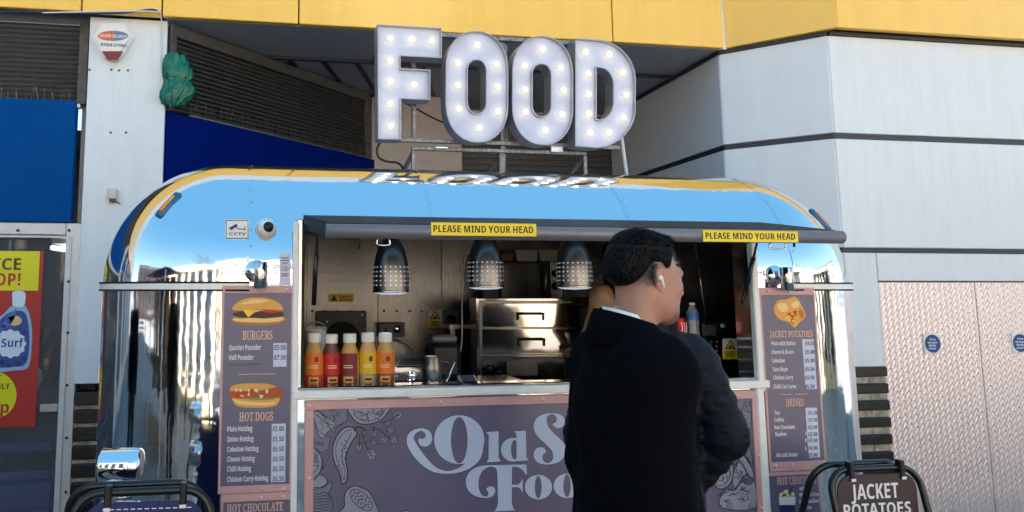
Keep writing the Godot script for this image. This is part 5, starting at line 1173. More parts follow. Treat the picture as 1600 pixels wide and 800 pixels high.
# ---------- things in the hatch ----------
func sauce_bottle(cx: float, yt: float, label: String, sauce: Material, lab: Material, pic: Material, low: Material) -> void:
	var z := TF - .17; var b := P(cx, 600, z); var h := P(cx, yt, z).y - CY; var r := .048
	var o := thing("sauce_bottle", label, "bottle", Vector3(b.x, CY, z), "sauce bottles in the hatch")
	var st := new_st(true); lathe(st, [Vector2(0, 0), Vector2(r - .006, 0), Vector2(r, .006), Vector2(r, h * .62), Vector2(r - .004, h * .69), Vector2(r * .62, h * .82), Vector2(r * .6, h * .86)], at(Vector3(b.x, CY, z)), 28); part(o, "bottle_body", st, sauce)
	st = new_st(true); lathe(st, [Vector2(r * .69, h * .85), Vector2(r * .7, h * .985), Vector2(r * .64, h), Vector2(0, h)], at(Vector3(b.x, CY, z)), 24); part(o, "cap", st, M.plastic_white)
	var band := func(y0: float, y1: float, m: Material, a0: float, a1: float, rr: float) -> void:
		var s2 := new_st(true)
		for k in 14:
			var t0 := lerpf(a0, a1, k / 14.0); var t1 := lerpf(a0, a1, (k + 1) / 14.0)
			var p0 := Vector3(b.x + sin(t0) * rr, 0, z + cos(t0) * rr); var p1 := Vector3(b.x + sin(t1) * rr, 0, z + cos(t1) * rr)
			quad(s2, p0 + Vector3.UP * (CY + h * y0), p1 + Vector3.UP * (CY + h * y0), p1 + Vector3.UP * (CY + h * y1), p0 + Vector3.UP * (CY + h * y1), Vector3(sin(t0), 0, cos(t0)))
		part(o, "label", s2, m)
	band.call(.33, .68, lab, -1.25, 1.1, r + .001); band.call(.17, .33, pic, -1.1, 1.1, r + .001); band.call(.03, .16, low, -1.57, 1.57, r + .0006)
	band.call(.54, .62, M.label_maroon, .12, .5, r + .0016)
	for q in [.44, .475]: band.call(q, q + .012, M.onion, -.5, .5, r + .0016)
	band.call(.2, .3, M.bun, -.5, .55, r + .0016); band.call(.225, .265, M.patty, -.3, .4, r + .0022)
	o.rotation.y = sin(cx * 1.7) * .32; o.position.z += cos(cx) * .008
func warn(called: String, label: String, x0: float, y0: float, x1: float, y1: float, z: float, tri_sign: bool) -> void:
	var o := thing(called, label, "sticker", P((x0 + x1) / 2, (y0 + y1) / 2, z))
	var xm := (x0 + x1) / 2; var h := y1 - y0
	if tri_sign:
		part(o, "sheet", pbox(x0, y0, x1, y0 + h * .58, z, .003), M.plastic_white); part(o, "sheet", pbox(x0, y0 + h * .58, x1, y1, z, .003), M.strip_yellow)
		var st := new_st(); ink_poly(st, [Vector2(xm, y0 + h * .03), Vector2(x1 - 2.5, y0 + h * .53), Vector2(x0 + 2.5, y0 + h * .53)], z + .001)
		for i in 4: ink_line(st, [Vector2(x0 + 3, y0 + h * (.65 + i * .085)), Vector2(x1 - 3 - i, y0 + h * (.65 + i * .085))], 1.0, z + .001)
		var bl := part(o, "symbol", st, M.ink_black)
		st = new_st(); ink_poly(st, [Vector2(xm, y0 + h * .12), Vector2(x1 - 5, y0 + h * .49), Vector2(x0 + 5, y0 + h * .49)], z + .0014); part(o, "symbol", st, M.strip_yellow)
		st = new_st(); ink_poly(st, [Vector2(xm - 3.5, y0 + h * .42), Vector2(xm + 1, y0 + h * .34), Vector2(xm + 4, y0 + h * .38), Vector2(xm, y0 + h * .45)], z + .0018); ink_line(st, [Vector2(xm - 4, y0 + h * .46), Vector2(xm + 4, y0 + h * .46)], .9, z + .0018); part(o, "symbol", st, M.ink_black)
	else:
		part(o, "sheet", pbox(x0, y0, x1, y1, z, .003), M.cheese)
		var st := new_st(); ink_poly(st, [Vector2(x0 + 8, y0 + 1.5), Vector2(x0 + 13, y1 - 2), Vector2(x0 + 3, y1 - 2)], z + .001); ink_line(st, [Vector2(x0 + 16, y1 - 3.5), Vector2(x1 - 3, y1 - 3.5)], 1.6, z + .001); part(o, "symbol", st, M.ink_black)
		text(o, "Caution", x0 + 16, x1 - 4, y0 + 4.6, 4, z + .001, M.ink_black)
func heat_lamp(px: float, rim_y: float, label: String) -> void:
	var z := TF - .3; var p := P(px, rim_y, z); var R := .096; var H := .3
	var o := thing("heat_lamp", label, "lamp", Vector3(p.x, p.y, z), "perforated heat lamps over the counter")
	var prof := []
	for i in 15:
		var t := i / 14.0; prof.append(Vector2(R * pow(1 - pow(t, 2.3), .62) * .999 + .016 * t, t * H))
	var st := new_st(true); lathe(st, prof, at(p), 32); part(o, "shade", st, M.lamp_steel)
	st = new_st(true); lathe(st, [Vector2(R + .001, -.004), Vector2(R + .004, 0), Vector2(R + .001, .006)], at(p), 32); part(o, "rim", st, M.stainless_bright)
	st = new_st(); lathe(st, [Vector2(0, -.016), Vector2(R * .6, -.014), Vector2(R - .006, -.006), Vector2(R, .0)], at(p), 28); part(o, "glowing_opening", st, M.lamp_glow)
	st = new_st(); tube(st, [p + Vector3(0, H - .01, 0), Vector3(p.x, 2.1, z)], .009, 8); part(o, "hanging_rod", st, M.paint_black)
	st = new_st()
	for r in 5:
		var t := (.035 + r * .024) / H; var rr: float = R * pow(1 - pow(t, 2.3), .62) + .016 * t + .0012
		for k in 22:
			var a := TAU * (k + .25) / 22; var n := Vector3(cos(a), .1, sin(a)).normalized()
			lathe(st, [Vector2(.0042, 0), Vector2(0, .0006)], facing(p + Vector3(cos(a) * rr, t * H, sin(a) * rr), n), 6)
	part(o, "perforations", st, M.lamp_glow).set_meta("kind", "stuff")
	var l := SpotLight3D.new(); l.name = "lamp_light"; o.add_child(l); l.rotation_degrees.x = -90; l.position = Vector3(0, -.02, 0); l.light_energy = .06; l.light_size = .08; l.spot_angle = 60; l.light_color = Color(.9, .95, 1); l.shadow_enabled = true; l.spot_range = 4
func build_goods() -> void:
	heat_lamp(611, 456, "perforated steel heat lamp hanging over the sauce bottles"); heat_lamp(759, 448, "perforated steel heat lamp hanging in front of the microwave's left side")
	heat_lamp(898, 448, "perforated steel heat lamp hanging beside the microwave's knobs"); heat_lamp(1036, 447, "perforated steel heat lamp hidden behind the man's head")
	sauce_bottle(490, 520, "sauce bottle with orange label, first beside the hatch post", M.sauce_amber, M.label_orange, M.tomato, M.sauce_dark)
	sauce_bottle(517.5, 522, "sauce bottle with bright red label and white cap", M.sauce_brown, M.label_red, M.label_maroon, M.sauce_red)
	sauce_bottle(546, 521, "sauce bottle with dark maroon label and amber neck", M.sauce_amber, M.label_maroon, M.sauce_brown, M.sauce_brown)
	sauce_bottle(575, 520, "sauce bottle with plain yellow label and pale sauce", M.sauce_mustard, M.label_yellow, M.cardboard, M.sauce_mustard)
	sauce_bottle(602, 520, "sauce bottle with orange label and tan sauce beside the burner", M.sauce_amber, M.label_orange, M.cardboard_brown, M.sauce_mustard)
	var zb := TF - 1.85
	var tp := P(492, 510, TF - .4); var tb := thing("lidded_tub", "pale lidded plastic tub behind the first sauce bottle", "tub", Vector3(tp.x, CY, TF - .4))
	var ts := new_st(true); lathe(ts, [Vector2(0, 0), Vector2(.055, 0), Vector2(.062, tp.y - CY - .02), Vector2(.066, tp.y - CY - .018)], at(Vector3(tp.x, CY, TF - .4)), 24); part(tb, "tub_body", ts, M.plastic_white)
	ts = new_st(true); lathe(ts, [Vector2(.068, tp.y - CY - .018), Vector2(.068, tp.y - CY), Vector2(0, tp.y - CY + .003)], at(Vector3(tp.x, CY, TF - .4)), 24); part(tb, "lid", ts, M.clear_plastic)
	ts = new_st(true); tube(ts, smooth_line([Vector3(tp.x - .064, tp.y - .02, TF - .4), Vector3(tp.x - .03, tp.y + .022, TF - .35), Vector3(tp.x + .03, tp.y + .02, TF - .35), Vector3(tp.x + .064, tp.y - .02, TF - .4)], 5), .003, 6); part(tb, "wire_handle", ts, M.wire)
	# back wall: black extractor plate, control box, socket, stickers
	var o := thing("extractor_plate", "square black plate with round vent on the steel back wall", "vent", P(533, 520, zb))
	part(o, "plate", pbox(493, 486, 573, 560, zb + .03, .03, .006), M.plastic_black)
	var st := new_st(true); lathe(st, [Vector2(.13, 0), Vector2(.125, .02), Vector2(.1, .012), Vector2(0, .004)], facing(P(535, 530, zb + .03), Vector3.BACK), 32); part(o, "vent_ring", st, M.rubber)
	for q in [[511, 503], [557, 502], [566, 492]]:
		st = new_st(true); lathe(st, [Vector2(.009, 0), Vector2(0, .006)], facing(P(q[0], q[1], zb + .03), Vector3.BACK), 10); part(o, "bolt", st, M.satin_aluminium)
	o = thing("control_box", "grey control box with a round steel knob on the back wall", "switch box", P(611, 515, zb))
	part(o, "case", pbox(592, 504, 633, 527, zb + .08, .08, .008), M.plastic_grey); part(o, "switch", pbox(601, 511, 605, 519, zb + .085, .006, .002), M.plastic_black)
	st = new_st(true); lathe(st, [Vector2(.03, 0), Vector2(.03, .012), Vector2(.018, .022), Vector2(0, .022)], facing(P(620, 514, zb + .08), Vector3.BACK), 20); part(o, "knob", st, M.chrome)
	o = thing("wall_socket", "white double wall socket with a black plug", "socket", P(706, 497, zb))
	part(o, "plate", pbox(694, 485, 717, 511, zb + .02, .02, .004), M.plastic_grey)
	st = new_st(true); lathe(st, [Vector2(.035, 0), Vector2(.03, .05), Vector2(0, .055)], facing(P(704, 499, zb + .02), Vector3.BACK), 16); part(o, "plug", st, M.plastic_black)
	cable("plug_lead", "black lead hanging from the wall socket", [P(704, 505, zb + .06), P(706, 530, zb + .06), P(709, 560, zb + .1), P(700, 600, zb + .12)], .014, M.cable_black)
	warn("caution_sticker", "long yellow caution sticker high on the steel back wall", 514, 459, 553, 472, zb + .012, false)
	warn("warning_sign", "yellow triangle warning sign beside the wall socket", 668, 484, 691, 512, zb + .012, true)
	cable("white_lead", "thin white lead running down the back wall to the counter", [P(740, 392, -5.0), P(729, 397, -4.95), P(725, 420, -4.9), P(722, 470, -4.8), P(721, 540, -4.5), P(708, 572, -4.2), P(697, 598, -4.0)], .005, M.cable_white)
	# burner with knob, small steel box, jug, card reader
	var z := TF - .3; var r := rect(613, 572, 662, 600, z)
	o = thing("countertop_burner", "small steel countertop burner with one chrome knob", "burner", Vector3((r[0] + r[2]) / 2, CY, z - .1))
	part(o, "case", bx(r[0], CY, z - .25, r[2], r[3], z, .008), M.stainless_bright)
	st = new_st(true); lathe(st, [Vector2(.028, 0), Vector2(.026, .02), Vector2(.014, .03), Vector2(0, .03)], facing(P(642, 587, z), Vector3.BACK), 18); part(o, "knob", st, M.chrome)
	st = new_st(); quad(st, P(620, 571, z), P(660, 571, z), P(656, 558, z - .12), P(632, 560, z - .12), Vector3(0, 1, 1)); quad(st, P(660, 571, z), P(656, 558, z - .12), P(656, 571, z - .12), P(660, 571, z), Vector3.RIGHT); part(o, "lid", st, M.plastic_black)
	part(o, "rear_plate", bx(r[0] + .0, CY, z - .27, r[0] + .13, P(625, 533, z - .26).y, z - .255), M.stainless)
	st = new_st(true); lathe(st, [Vector2(.012, 0), Vector2(.012, .008), Vector2(0, .008)], facing(P(620, 590, z), Vector3.BACK), 12); part(o, "small_knob", st, M.plastic_grey)
	cable("burner_hose", "black hose arching from the control box to the burner", [P(615, 530, z - .2), P(630, 535, z - .16), P(641, 542, z - .14), P(647, 552, z - .14), P(648, 562, z - .13)], .012, M.cable_black)
	r = rect(662, 556, 690, 600, z - .05)
	o = thing("metal_jug", "dark steel jug with a handle beside the burner", "jug", Vector3((r[0] + r[2]) / 2, CY, z - .08))
	st = new_st(true); lathe(st, [Vector2(0, 0), Vector2(.05, 0), Vector2(.05, .1), Vector2(.044, .15), Vector2(.047, .16)], at(Vector3((r[0] + r[2]) / 2 + .005, CY, z - .08)), 24); part(o, "body", st, M.lamp_steel)
	st = new_st(true); tube(st, smooth_line([Vector3(r[2] - .01, CY + .13, z - .06), Vector3(r[2] + .04, CY + .12, z - .06), Vector3(r[2] + .035, CY + .05, z - .06), Vector3(r[2] - .01, CY + .03, z - .06)], 5), .007, 8); part(o, "handle", st, M.plastic_black)
	r = rect(672, 530, 722, 600, z - .35)
	o = thing("black_urn", "black plastic urn standing behind the steel jug", "urn", Vector3((r[0] + r[2]) / 2, CY, z - .35))
	part(o, "body", bx(r[0], CY, z - .5, r[2], r[3] - .02, z - .35, .03), M.plastic_black); part(o, "lid", bx(r[0] + .02, r[3] - .02, z - .48, r[2] - .02, r[3] + .02, z - .37, .012), M.plastic_grey)
	r = rect(720, 585, 751, 600, z + .05)
	o = thing("card_reader", "small pale card reader lying on the counter", "card reader", Vector3((r[0] + r[2]) / 2, CY, z))
	st = new_st(); obox(st, Transform3D(Basis(Vector3.RIGHT, .45), Vector3((r[0] + r[2]) / 2, CY + .034, z)), Vector3(.1, .022, .09), .006); part(o, "case", st, M.plastic_grey)
	st = new_st(); obox(st, Transform3D(Basis(Vector3.RIGHT, .45), Vector3((r[0] + r[2]) / 2, CY + .0445, z + .001)), Vector3(.08, .006, .07), .002); part(o, "screen", st, M.far_glass)
	# warming cabinet
	z = -4.6; r = rect(758, 466, 962, 600, z)
	o = thing("warming_cabinet", "steel warming cabinet with two drawers and a black dial", "cabinet", Vector3((r[0] + r[2]) / 2, CB, z - .2))
	part(o, "case", bx(r[0], CB, z - .38, r[2], r[3], z - .012, .004), M.stainless); part(o, "frame", bx(r[0], CB, z - .03, r[0] + .022, r[3], z + .006, .003), M.stainless_bright); part(o, "frame", bx(r[0] + .022, r[3] - .018, z - .03, r[2], r[3], z + .006, .003), M.stainless_bright)
	for q in [[767, 474, 958, 511], [767, 514, 958, 553], [767, 556, 958, 598]]:
		var dr := rect(q[0], q[1], q[2], q[3], z); var d := part(o, "drawer_front" if q[1] < 550 else "control_panel", bx(dr[0], maxf(dr[1], CB + .003), z - .02, dr[2], dr[3], z, .003), M.steel_mirror)
		if q[1] < 550:
			st = new_st(true); var hy := P(840, q[1] + 16, z).y; tube(st, [Vector3(P(820, 500, z).x, hy - .04, z), Vector3(P(820, 500, z).x, hy - .0, z + .035), Vector3(P(858, 500, z).x, hy, z + .035), Vector3(P(858, 500, z).x, hy - .04, z)], .008, 8); part(d, "handle", st, M.plastic_black)
		else:
			st = new_st(true); lathe(st, [Vector2(.03, 0), Vector2(.028, .02), Vector2(0, .024)], facing(P(778, 577, z), Vector3.BACK), 24); part(d, "dial", st, M.plastic_black)
			for y in [571, 582]:
				st = new_st(true); lathe(st, [Vector2(.008, 0), Vector2(0, .005)], facing(P(793, y, z), Vector3.BACK), 10); part(d, "indicator", st, M.patty)
			part(d, "plate", pbox(804, 564, 850, 588, z + .004, .004, .002), M.stainless)
	o.rotation.y = deg_to_rad(-11)
	# microwave on the back shelf, boxes on it
	z = TF - 1.35; r = rect(780, 408, 878, 470, z); var sh := 1.45
	o = thing("microwave_oven", "black microwave oven with steel side panel and two knobs", "microwave", Vector3((r[0] + r[2]) / 2, sh, z - .2))
	part(o, "case", bx(r[0], sh, z - .38, r[2], r[3], z - .01, .01), M.plastic_black); part(o, "door", bx(r[0] + .01, sh + .02, z - .01, P(845, 430, z).x, r[3] - .02, z + .006, .004), M.paint_black)
	part(o, "control_panel", bx(P(859, 430, z).x, sh + .01, z - .01, r[2] - .002, r[3] - .006, z + .008, .003), M.stainless)
	st = new_st(true); tube(st, [P(851, 414, z), P(853, 418, z + .045), P(853, 456, z + .045), P(851, 462, z)], .012, 10); part(o, "handle", st, M.lamp_steel)
	for y in [427, 447]:
		st = new_st(true); lathe(st, [Vector2(.028, 0), Vector2(.026, .022), Vector2(0, .025)], facing(P(868, y, z + .008), Vector3.BACK), 20); part(o, "knob", st, M.plastic_black)
	for q in [[783, 803, 397, "brown card box on the microwave", "cardboard_brown"], [806, 841, 391, "larger grey card box on the microwave", "cardboard"], [843, 872, 391, "smaller grey card box on the microwave beside its knobs", "cardboard"]]:
		var br := rect(q[0], q[2], q[1], 408, z - .03); o = thing("card_box", q[3], "box", Vector3((br[0] + br[2]) / 2, r[3], z - .1), "boxes on the microwave")
		st = new_st(); var p2 := PackedVector2Array([Vector2(br[0] + .012, r[3] + .001), Vector2(br[2] - .012, r[3] + .001), Vector2(br[2], br[3]), Vector2(br[0], br[3])]); prism(st, p2, z - .2, z - .03); part(o, "tray", st, M[q[4]])
		st = new_st(); box(st, br[0] - .003, br[3] - .006, z - .205, br[2] + .003, br[3] + .002, z - .027, .002); part(o, "lid_edge", st, M[q[4]])
	# right-hand end: cans, water bottle, steel box with radio
	z = TF - .42; var bp := P(1084, 530, z); var bh := P(1084, 473, z).y - CY
	# raised step for the drinks
	var sx := rect(1040, 520, 1098, 600, z); o = thing("drinks_crate", "dark crate under the cans and water bottle", "crate", Vector3((sx[0] + sx[2]) / 2, CY, z)); var cy2 := P(1070, 528, z).y
	part(o, "crate_body", bx(sx[0], CY, z - .12, sx[2], cy2, z + .07, .006), M.plastic_black)
	for i in 3: part(o, "crate_rib", bx(sx[0] + .005, CY + .03 + i * .07, z + .07, sx[2] - .005, CY + .05 + i * .07, z + .078, .003), M.plastic_black)
	bh = P(1084, 473, z).y - cy2
	o = thing("water_bottle", "clear plastic water bottle with blue label beside the cans", "bottle", Vector3(bp.x, cy2, z))
	st = new_st(true); lathe(st, [Vector2(0, 0), Vector2(.033, .0), Vector2(.034, bh * .15), Vector2(.032, bh * .3), Vector2(.034, bh * .45), Vector2(.034, bh * .7), Vector2(.02, bh * .86), Vector2(.013, bh * .9), Vector2(.013, bh * .96)], at(Vector3(bp.x, cy2, z)), 24); part(o, "bottle_body", st, M.clear_plastic)
	st = new_st(true); lathe(st, [Vector2(.0348, bh * .52), Vector2(.0348, bh * .74)], at(Vector3(bp.x, cy2, z)), 24); part(o, "label", st, M.water_label)
	st = new_st(true); lathe(st, [Vector2(.016, bh * .93), Vector2(.016, bh), Vector2(0, bh)], at(Vector3(bp.x, cy2, z)), 16); part(o, "cap", st, M.plastic_white)
	for q in [[1065, "red drinks can beside the water bottle", 0.0], [1052, "red drinks can half hidden behind the man's collar", -.075]]:
		var cp := P(q[0], 530, z + q[2]); o = thing("drinks_can", q[1], "can", Vector3(cp.x, cy2, z + q[2]), "red drinks cans")
		st = new_st(true); lathe(st, [Vector2(.026, 0), Vector2(.033, .01), Vector2(.033, .105), Vector2(.027, .118), Vector2(.026, .118)], at(Vector3(cp.x, cy2, z + q[2])), 24); part(o, "can_body", st, M.can_red)
		st = new_st(true); lathe(st, [Vector2(.027, .119), Vector2(.024, .116), Vector2(0, .116)], at(Vector3(cp.x, cy2, z + q[2])), 20); part(o, "can_top", st, M.satin_aluminium)
		for a in [-.5, .0, .4]:
			st = new_st(true); tube(st, smooth_line([Vector3(cp.x + sin(a) * .0335, cy2 + .03, z + q[2] + cos(a) * .0335), Vector3(cp.x + sin(a + .15) * .0338, cy2 + .06, z + q[2] + cos(a + .15) * .0338), Vector3(cp.x + sin(a) * .0335, cy2 + .09, z + q[2] + cos(a) * .0335)], 4), .0022, 5); part(o, "script_print", st, M.plastic_white)
	z = TF - .36; r = rect(1096, 529, 1153, 600, z)
	o = thing("steel_box", "upright steel box with a yellow warning label under the radio", "box", Vector3((r[0] + r[2]) / 2, CY, z - .1))
	part(o, "case", bx(r[0], CY, z - .2, r[2], r[3], z, .008), M.stainless_bright)
	for y in [534, 541, 548, 554]: st = new_st(true); lathe(st, [Vector2(.008, 0), Vector2(0, .004)], facing(P(1120, y, z), Vector3.BACK), 8); part(o, "indicator", st, M.plastic_grey)
	warn("warning_label", "yellow triangle warning label on the steel box under the radio", 1130, 529, 1152, 561, z + .004, true)
	var rr := rect(1099, 503, 1148, 528, z - .03); var ry: float = r[3]
	o = thing("radio", "black portable radio with raised aerial on the steel box", "radio", Vector3((rr[0] + rr[2]) / 2, ry, z - .06))
	part(o, "case", bx(rr[0], ry + .001, z - .1, rr[2], rr[3], z - .03, .012), M.plastic_black)
	for i in 5: part(o, "grille_bar", bx(rr[0] + .015, ry + .02 + i * .012, z - .03, rr[0] + .08, ry + .025 + i * .012, z - .0265, .001), M.plastic_grey)
	st = new_st(true); lathe(st, [Vector2(.014, 0), Vector2(.012, .01), Vector2(0, .012)], facing(P(1129, 509, z - .03), Vector3.BACK), 14); part(o, "dial", st, M.soap_pale)
	st = new_st(true); tube(st, [Vector3(P(1104, 503, z - .08).x, rr[3] - .01, z - .08), P(1086, 380, z - .1)], [.0035, .0025], 6); part(o, "aerial", st, M.chrome)
	var sk := P(1168, 560, TF - .12); st = new_st(true)
	cable("steel_rail", "thin steel rail leaning inside the hatch's right jamb", [P(1172, 470, TF - .2), P(1170, 520, TF - .2), P(1165, 548, TF - .2)], .012, M.satin_aluminium)

# ---------- pavement signs and chrome fitting ----------
func pavement_sign(label: String, x0: float, x1: float, yt: float, z: float, rad: float, m: Material) -> Node3D:
	var r := rect(x0, yt, x1, 800, z); var o := thing("pavement_sign", label, "pavement sign", Vector3((r[0] + r[2]) / 2, 0, z), "pavement signs before the trailer")
	for k in 2:
		var lean := 1.0 if k == 0 else -1.0; var zt := z - .02 - k * .05; var zb := z + .16 if k == 0 else z - .4; var pts := [Vector3(r[0], .014, zb)]
		var yy: float = r[3]
		for i in 9: var a := PI / 2 * i / 8; pts.append(Vector3(r[0] + rad - rad * cos(a), yy - rad + rad * sin(a), lerpf(zb, zt, (yy - rad + rad * sin(a)) / yy)))
		for i in 9: var a := PI / 2 * (8 - i) / 8; pts.append(Vector3(r[2] - rad + rad * cos(a), yy - rad + rad * sin(a), lerpf(zb, zt, (yy - rad + rad * sin(a)) / yy)))
		pts.append(Vector3(r[2], .014, zb))
		var off2 := Vector3(-.03 * k, .012 * k, 0); var p2 := []
		for p in pts: p2.append(p + (off2 if p.y > .1 else Vector3(off2.x, 0, 0)))
		var st := new_st(true); tube(st, p2, .0155, 12); part(o, "tube_frame", st, M.paint_black)
	return o
func sign_panel(o: Node3D, x0: float, x1: float, yt: float, z: float, rad: float, m: Material, clips: Array) -> void:
	var r := rect(x0, yt, x1, 800, z); var pk := PackedVector2Array([Vector2(r[0], .12)]); pk.append(Vector2(r[2], .12)); var yy: float = r[3]
	for i in 9: var a := PI / 2 * i / 8; pk.append(Vector2(r[2] - rad + rad * cos(a), yy - rad + rad * sin(a)))
	for i in 9: var a := PI / 2 + PI / 2 * i / 8; pk.append(Vector2(r[0] + rad + rad * cos(a), yy - rad + rad * sin(a)))
	var st := new_st(); prism(st, pk, z - .006, z); part(o, "panel", st, m)
	for c in clips:
		var p := P(c, yt, z); part(o, "clip", bx(p.x - .012, yy - .03, z - .03, p.x + .012, yy + .06, z + .008, .004), M.plastic_black); part(o, "clip_pin", bx(p.x - .012, yy - .026, z + .0085, p.x + .012, yy - .014, z + .01), M.plastic_white)
func build_signs() -> void:
	var z := -3.16
	var o := pavement_sign("brown jacket potatoes pavement sign in a black tube frame", 1300, 1441, 733, z, .1, M.sign_brown)
	sign_panel(o, 1309, 1433, 741, z, .075, M.sign_brown, [1331, 1410])
	text(o, "JACKET", 1331, 1405, 768, 23, z, M.ink_white); text(o, "POTATOES", 1318, 1423, 796, 19, z, M.ink_white)
	z = -2.85
	o = pavement_sign("navy pavement sign with dashed white border in a black frame", 112, 330, 770, z, .1, M.sign_navy)
	sign_panel(o, 130, 318, 784, z, .075, M.sign_navy, [168, 286])
	var st := new_st()
	for i in 13: ink_line(st, [Vector2(160 + i * 11, 797 - i * .35), Vector2(167 + i * 11, 796.8 - i * .35)], 1.6, z + .001)
	part(o, "dashed_border", st, M.ink_white)
	# chrome barrels on a post by the rounded corner
	z = -3.08; var p := P(190, 727, z)
	o = thing("chrome_barrels", "two polished chrome barrels on a post by the trailer's rounded corner", "chrome fitting", Vector3(p.x, 0, z))
	for dy in [0.0, -.2]:
		st = new_st(true); var c := Vector3(p.x, p.y + dy, z)
		lathe(st, [Vector2(0, -.085), Vector2(.05, -.083), Vector2(.064, -.076), Vector2(.066, -.07), Vector2(.066, .066), Vector2(.063, .074), Vector2(.05, .083), Vector2(.025, .088), Vector2(0, .089)], facing(c, Vector3(1, 0, .12)), 40)
		var bl := part(o, "barrel", st, M.chrome)
		st = new_st(true); tube(st, [c + Vector3(.01, -.062, 0), c + Vector3(.01, -.1, 0)], .014, 12); part(bl, "neck", st, M.chrome)
		st = new_st(true); lathe(st, [Vector2(.04, 0), Vector2(.038, .012), Vector2(.018, .02)], at(c + Vector3(.01, -.112, 0)), 20); part(bl, "collar", st, M.chrome)
	st = new_st(true); tube(st, [Vector3(p.x + .01, 0, z), Vector3(p.x + .01, p.y - .29, z)], .026, 16); part(o, "post", st, M.chrome)

